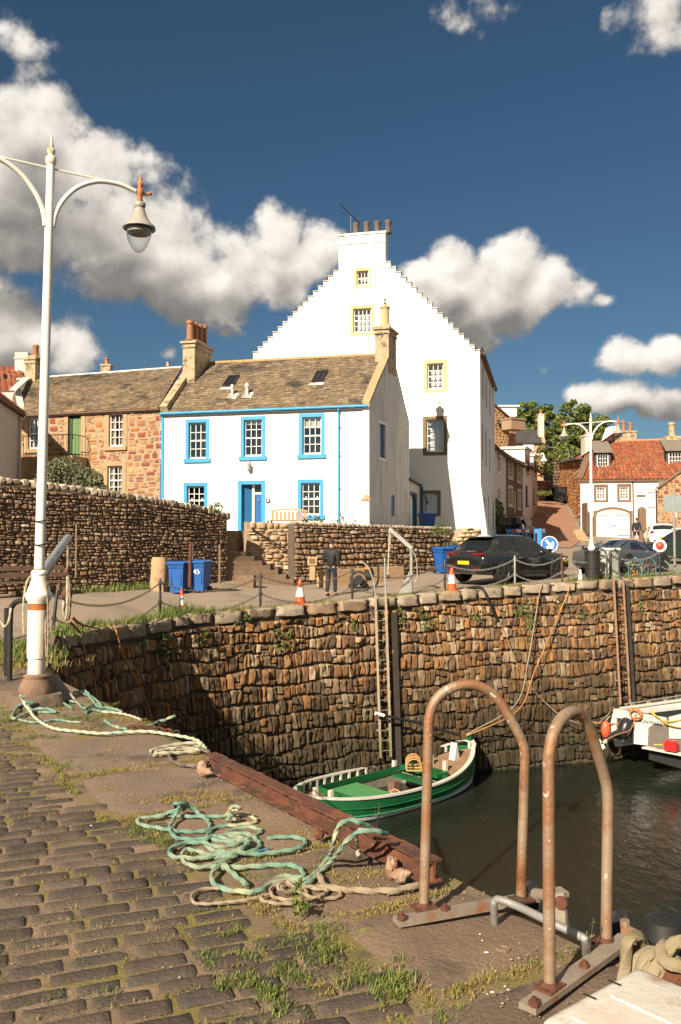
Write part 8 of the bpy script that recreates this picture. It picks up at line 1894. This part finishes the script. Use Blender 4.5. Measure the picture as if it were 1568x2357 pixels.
lay_rope('dark thick hose loop beside the girder end', q2_([(1240, 548), (1180, 576), (1090, 576), (1020, 555), (1000, 525), (1035, 488), (1120, 476), (1200, 486), (1230, 500)]), .019, M('dark_hose', [(.10, .08, .06), (.15, .12, .09)], .7, 4))
rl = thing('scrap_chain', 'rusty chain lying along the quay edge beside the long pale rope', 'chain', on(330, 1680, 0)); mb = MB(); pa = q2_([(760, 355), (900, 360), (1050, 390)]); 
for a, b in zip(pa, pa[1:]): chain_mesh(mb, a + Z * .0, b + Z * .0, 0, .07)
mb.build('links', m_rust, rl)

# ------------------------------------------------------------------ grass, moss and weeds
GR, MO = MB(), MB()
def strip(mb, pts, w, dens, h, n=3, wd=.0035, conv=q1, bend=.6):
    P_ = conv(pts); P_ = [V((p.x, p.y, .004)) for p in P_]
    for a, b in zip(P_, P_[1:]):
        d = (b - a); k = max(2, int(d.length * dens * .8)); nn_ = V((-d.y, d.x, 0)).normalized()
        for _ in range(k):
            t = R(0, 1); p = a + d * t + nn_ * random.gauss(0, w)
            if noise.noise((p.x * 4, p.y * 4, 7)) < -.30: continue
            if noise.noise((p.x * 9, p.y * 9, 3)) < -.12: continue
            blades(mb, [p], n * 2 + 2, h * R(.25, .58), wd * .60, .018, bend * 1.2)
strip(GR, [(905, 675), (970, 660), (1060, 640), (1120, 600)], .045, 150, .035, 5)
strip(GR, [(1060, 720), (1120, 760), (1180, 800), (1240, 850), (1300, 890), (1350, 900)], .10, 260, .055, 6, .004)
strip(GR, [(900, 670), (990, 720), (1060, 780), (1090, 820)], .06, 170, .045, 5)
strip(GR, [(1300, 900), (1400, 930), (1480, 950)], .07, 190, .06, 6, .005)
strip(GR, [(1530, 1000), (1600, 1040), (1700, 1060)], .09, 230, .05, 6, .004)
strip(GR, [(650, 1010), (720, 1000), (800, 990), (880, 990)], .09, 420, .06, 6, .005)
strip(GR, [(630, 1060), (700, 1050), (780, 1040)], .04, 220, .05, 6, .0045)
strip(GR, [(540, 905), (600, 895), (660, 900)], .045, 260, .045, 6)
strip(GR, [(680, 905), (760, 880), (850, 885), (940, 840)], .04, 200, .05, 5)
strip(GR, [(800, 945), (900, 920), (980, 905)], .03, 150, .05, 5)
strip(GR, [(465, 780), (510, 775), (560, 745)], .035, 220, .04, 5); strip(GR, [(490, 815), (540, 820)], .03, 160, .04, 5)
strip(GR, [(640, 790), (700, 785), (750, 790)], .03, 170, .045, 5); strip(GR, [(590, 665), (640, 670)], .035, 330, .045, 5)
strip(GR, [(440, 715), (500, 715)], .02, 120, .035, 4); strip(GR, [(935, 1000), (1010, 1000)], .03, 140, .05, 5); strip(GR, [(545, 1015), (600, 1010)], .02, 120, .05, 4)
strip(GR, [(170, 180), (230, 235), (300, 265), (370, 275)], .05, 190, .035, 5); strip(GR, [(400, 300), (450, 310), (510, 300)], .05, 220, .035, 5); strip(GR, [(680, 210), (720, 230)], .04, 200, .04, 5)
strip(GR, [(920, 400), (1000, 380), (1100, 360)], .05, 140, .05, 5); strip(GR, [(680, 415), (800, 410), (880, 420)], .035, 110, .035, 5)
strip(GR, [(-300, 980), (-100, 960), (60, 940)], .02, 60, .03, 4)
strip(MO, [(290, 65), (400, 50), (520, 45), (640, 30)], .05, 210, .022, 6); strip(MO, [(770, 240), (870, 225), (980, 215), (1020, 225)], .05, 210, .022, 6)
strip(MO, [(970, 275), (1090, 300)], .06, 190, .022, 6); strip(MO, [(1060, 440), (1140, 410), (1220, 400), (1330, 410), (1420, 450)], .07, 260, .03, 6)
strip(MO, [(1130, 610), (1250, 590), (1380, 560), (1500, 520)], .045, 210, .025, 6); strip(MO, [(700, 590), (780, 575), (860, 610), (930, 660)], .03, 110, .02, 5)
strip(MO, [(550, 245), (640, 250), (720, 240)], .05, 150, .022, 5); strip(MO, [(1020, 905), (1090, 930), (1150, 950)], .05, 170, .025, 5)
strip(MO, [(1700, 800), (1780, 770), (1850, 740)], .03, 150, .03, 5)
s4 = lambda a, **k: strip(a[0], a[1], a[2], a[3], a[4], a[5], conv=q2_)
for a in ((GR, [(-60, 260), (0, 310), (60, 320), (130, 330)], .12, 330, .05, 6), (GR, [(0, 230), (60, 225), (110, 260)], .12, 150, .05, 5), (GR, [(310, 300), (420, 280), (520, 275), (620, 290)], .10, 260, .05, 6), (GR, [(300, 215), (400, 215), (520, 220), (650, 225)], .14, 200, .05, 6), (MO, [(150, 335), (300, 345), (430, 335), (560, 335), (720, 345)], .09, 260, .03, 6), (MO, [(560, 270), (640, 280), (780, 310), (900, 340)], .10, 220, .03, 6), (GR, [(120, 410), (230, 400), (340, 385)], .06, 180, .035, 6), (MO, [(0, 430), (60, 440), (110, 420)], .07, 150, .03, 5),
          (GR, [(365, 590), (390, 570), (440, 530)], .05, 160, .04, 5), (MO, [(440, 625), (600, 610), (740, 590), (860, 575), (980, 545)], .045, 170, .025, 6), (MO, [(600, 690), (680, 740), (780, 770), (870, 765)], .035, 130, .025, 5), (MO, [(940, 765), (1080, 750), (1220, 735), (1330, 715)], .06, 200, .028, 6), (GR, [(780, 890), (860, 960), (960, 1020)], .05, 130, .04, 5), (MO, [(-20, 560), (100, 480), (230, 520)], .06, 60, .02, 5), (GR, [(170, 820), (250, 805)], .03, 100, .03, 5), (MO, [(620, 470), (700, 450)], .04, 130, .025, 5), (MO, [(1080, 545), (1150, 525), (1230, 520)], .03, 150, .03, 5)): s4(a)
PB = MB()
for p in JP:
    for _ in range(2):
        if R(0, 1) < .5: q = V((p.x, p.y, .001)) + sd_ * R(-.15, .15) + sn_ * R(-.014, .014); k = R(.0015, .0055); PB.add([q + V((k, 0, 0)), q + V((0, k * R(.6, 1.2), 0)), q - V((k, 0, 0)), q - V((0, k, 0)), q + Z * k * .9], [(0, 1, 4), (1, 2, 4), (2, 3, 4), (3, 0, 4)])
for _ in range(2600):
    t, o = R(3.3, 13), abs(random.gauss(0, .5)) + .02; q = Q(t, o, .012); k = R(.0015, .006); a = R(0, 6)
    if noise.noise((q.x * 2, q.y * 2, 4)) < .0: continue
    PB.add([q + V((cos(a) * k, sin(a) * k, 0)), q + V((-sin(a) * k, cos(a) * k * .8, 0)), q - V((cos(a) * k, sin(a) * k, 0)), q + V((sin(a) * k, -cos(a) * k * .8, 0)), q + Z * k * .8], [(0, 1, 4), (1, 2, 4), (2, 3, 4), (3, 0, 4)])
tag(PB.build('grit', M('grit', [(0, 0, 0)], .9, 3, ivar=.3, island=[(.30, .22, .15), (.20, .15, .11), (.40, .33, .25), (.12, .10, .08), (.26, .17, .11)])), 'loose grit and small pebbles in the paving joints', 'grit', kind='stuff')
# moss lines along the flagstone joints
for a, b, w0 in SL:
    if a > 11: continue
    for (p, q) in ((Q(a, .1), Q(a, w0)), (Q(a, w0 + .02), Q(b, w0 + .02))):
        for _ in range(int((q - p).length * 100)):
            c = V(p).lerp(V(q), R(0, 1)) + V((random.gauss(0, .018), random.gauss(0, .018), .0)); v = noise.noise((c.x * 1.7, c.y * 1.7, 31))
            if v > -.15: blades(MO if R(0, 1) < .6 + v else GR, [c], 8, .018, .0020, .014, .8)
# thin growth in the joints of the setts
for p in JP:
    v = noise.noise((p.x * .8 + 3, p.y * .8, 21))
    if R(0, 1) < .55 + .65 * v:
        for _ in range(10): blades(MO if R(0, 1) < .66 else GR, [V((p.x, p.y, -.002)) + sd_ * R(-.13, .13) + sn_ * R(-.008, .008)], 3, .015, .0018, .007, .8)
# left bank and edge weeds of the quays
def bank(mb, pts, w, n, h, k=5, wd=.006):
    for (a, b) in zip(pts, pts[1:]):
        for _ in range(n): t = R(0, 1); p = V(a).lerp(V(b), t) + V((random.gauss(0, w), random.gauss(0, w), 0)); blades(mb, [p], k, h * R(.5, 1.4), wd, .04, .6)
bank(GR, [(-4.3, 11.8, -.03), (-4.9, 13.6, -.08), (-6.0, 14.4, -.1), (-9, 14, -.05)], .22, 150, .16, 6, .008); bank(MO, [(-4.1, 11.4, -.02), (-5.2, 13.2, -.06), (-7.5, 13.0, -.05)], .35, 170, .10, 6, .007)
bank(GR, [(-5.5, 17.6, -.26), (-5.7, 18.4, -.22), (-4.95, 21.5, -.34), (-4.0, 22.7, -.24)], .16, 120, .15, 6, .008)
cl_ = [edge_at(x, .12) for x in range(340, 1560, 24)]
for a in cl_:
    n = int(26 * max(0, .5 + noise.noise((a.x * .9, 3, 3)) * 1.6)); 
    for _ in range(n): blades(GR if R(0, 1) < .45 else MO, [a + V((R(-.18, .18), R(-.10, .14), .0))], 4, .09 * R(.4, 1.5), .007, .03, .6)
for (x, i, k, h) in ((432, .3, 160, .30), (400, .2, 60, .22), (470, .2, 60, .2), (530, .2, 30, .18), (1400, .5, 110, .28), (1490, .4, 90, .25), (1440, .6, 80, .25), (1545, .3, 60, .2), (1172, .2, 25, .18), (1352, .4, 60, .2), (575, .2, 25, .2), (318, .2, 50, .18), (730, .15, 20, .15)):
    c = edge_at(x, i)
    for _ in range(k): blades(GR, [c + V((random.gauss(0, .3), random.gauss(0, .12), 0))], 3, h * R(.4, 1.2), .009, .03, .5)
gv = [(-9.6, 25.4), (-8.4, 26.4), (-7.2, 27.6), (-6.0, 28.6), (-5.2, 29.8)]
for a, b in zip(gv, gv[1:]):
    for _ in range(130): t = R(0, 1); x, y = a[0] + (b[0] - a[0]) * t + R(-.05, .5), a[1] + (b[1] - a[1]) * t - R(0, .55); blades(GR, [V((x, y, zroad(x, y) - .02))], 4, .26 * R(.3, 1.2), .014, .06, .5)
tag(GR.build('grass', m_grass), 'green grass tufts and weeds growing in joints and along the quay edges', 'grass', kind='stuff')
tag(MO.build('moss', m_moss), 'yellow-brown dry moss and stonecrop in the paving joints', 'moss', kind='stuff')
w1 = thing('tall_weed', 'single tall leafy weed standing in the paving joint before the left rail', 'weed', on(690, 2118, 0)); c = on(690, 2118, .0)
MB().tube([c, c + V((.01, 0, .11)), c + V((.0, .01, .16))], .004, 5).build('stem', m_grass, w1); mb = MB()
for k in range(22): z = R(.02, .16); leaves(mb, c + V((R(-.03, .03), R(-.03, .03), z)), (.012, .012, .01), 2, .022)
mb.build('foliage', m_leaf, w1)
for (x, y, Y, l) in ((866, 1855, 4.9, 'thin dry weed rising above the girder in front of the green boat'), (1355, 2150, 3.4, 'thin dry weed on the quay edge between the rails')):
    c = at(x, y + 60, Y); o = tag(MB().tube([c, c + V((.01, 0, .08)), c + V((.02, .0, .16))], .0018, 4).build('dry_weed', m_bark), l, 'weed'); leaves(MB(), c + V((.014, 0, .11)), (.02, .02, .05), 20, .007).build('seed_head', m_moss, o)
# plants rooted in the harbour wall
IV = 0
for (x, y, a, b, n, l) in ((1210, 1420, .45, .65, 260, 'large ivy clump on the harbour wall below the black SUV'), (928, 1420, .2, .45, 90, 'fern hanging on the harbour wall right of the long ladder'), (655, 1470, .45, .4, 150, 'brownish plant clump on the harbour wall left of the long ladder'), (815, 1440, .25, .3, 70, 'small plant on the harbour wall beside the long ladder top'), (985, 1430, .35, .35, 100, 'ivy patch on the harbour wall below the davit'), (560, 1430, .3, .25, 70, 'little ivy patch under the quay coping in front of the steps'), (380, 1480, .4, .35, 110, 'ivy strands on the dark left part of the harbour wall'), (1100, 1420, .3, .3, 70, 'weed tuft on the harbour wall under the black hose'), (1345, 1410, .25, .25, 50, 'small weed on the harbour wall left of the rusty ladder'), (1480, 1400, .25, .5, 60, 'small weed on the harbour wall right of the rusty ladder'), (470, 1455, .3, .3, 70, 'small ivy tuft on the harbour wall below the left cone'), (1290, 1385, .3, .2, 60, 'weed under the coping below the rusty fence post')):
    s, h = wall_s(x, y); p = HF(s, h, .10); o = thing('wall_plant', l, 'plant', p, 'plants growing on the harbour wall'); mb = MB()
    for _ in range(6): q = HF(s + R(-a, a) * .7, h + R(-b, b) * .7, .10); leaves(mb, q, (a * .45, .08, b * .45), n // 6, .055, .2)
    mb.build('foliage', m_ivy, o)
# gull droppings
mb = MB()
for (x, y) in ((1120, 2192), (1162, 2270), (1170, 2278), (1133, 2283), (1110, 2165), (742, 2020), (210, 1900), (1105, 2150)):
    c = on(x, y, .022); k = R(.004, .010); rows = [[c + V((cos(a) * k * q * (1 + .5 * noise.noise((cos(a) * 2, sin(a) * 2, x))), sin(a) * k * .7 * q, .003 * (1 - q))) for a in [2 * pi * i / 9 for i in range(10)]] for q in (1, .4, .01)]; mb.grid(rows)
tag(mb.build('bird_droppings', m_refl), 'white bird droppings spotted on the flagstones', 'droppings', kind='stuff')
# ------------------------------------------------------------------ trees on the hill
def tree(label, x, ybase, Y, crown, n, size):
    c = at(x, ybase, Y); o = thing('broadleaf_tree', label, 'tree', c, 'trees above the lane'); mb = MB(); top = at(crown[0][0], crown[0][1], Y)
    mb.tube(spline([c - Z * 4, c, c.lerp(top, .5), top], per=4), [.55, .5, .45, .4, .35, .33, .3, .28, .25, .2, .15, .1, .08], 8)
    for (cx, cy, rx, ry) in crown: q = at(cx, cy, Y); mb.tube(spline([c.lerp(top, .3), c.lerp(q, .6), q], per=4), [.2, .18, .16, .14, .12, .10, .08, .06, .05], 6)
    mb.build('trunk', m_bark, o, smooth=60); mb = MB(); k = Y / F
    tot = sum(rx * ry for _, _, rx, ry in crown)
    for (cx, cy, rx, ry) in crown:
        q = at(cx, cy, Y + R(-2, 2)); m = int(n * rx * ry / tot)
        for _ in range(max(3, m // 60)):
            while True:
                d = V((R(-1, 1), R(-1, 1), R(-1, 1)))
                if .25 < d.length < 1: break
            cc_ = q + V((d.x * rx * k, d.y * rx * k, d.z * ry * k)); rr_ = R(.5, 1.1) * max(rx, ry) * k * .42; leaves(mb, cc_, (rr_, rr_, rr_ * .7), 60, size, .5)
    mb.build('crown', m_leaf, o); return o
tree('large green tree behind the slate-roofed house, left of the two trees', 1225, 1035, 112, [(1225, 955, 40, 28), (1195, 948, 28, 22), (1255, 950, 32, 24), (1250, 985, 40, 28), (1210, 985, 38, 30), (1270, 1010, 25, 25), (1200, 1020, 25, 25)], 5200, .30)
tree('large green tree beside the far lamp, right of the two trees', 1330, 1060, 108, [(1330, 955, 38, 32), (1300, 975, 32, 26), (1360, 975, 42, 30), (1385, 990, 28, 24), (1310, 1005, 40, 30), (1350, 1010, 42, 28), (1290, 1025, 28, 16), (1310, 1050, 20, 16), (1400, 1010, 18, 20)], 5600, .30)
plant('hill_bush', 'green bush hanging over the curved red-roofed store wall', at(1305, 1066, 93), (1.6, 1, 1.0), 500, .22, m_leaf)
plant('hill_bush', 'small bush by the short lane lamp post', at(1252, 1100, 82), (1.0, .8, 1.6), 380, .2, m_leaf)
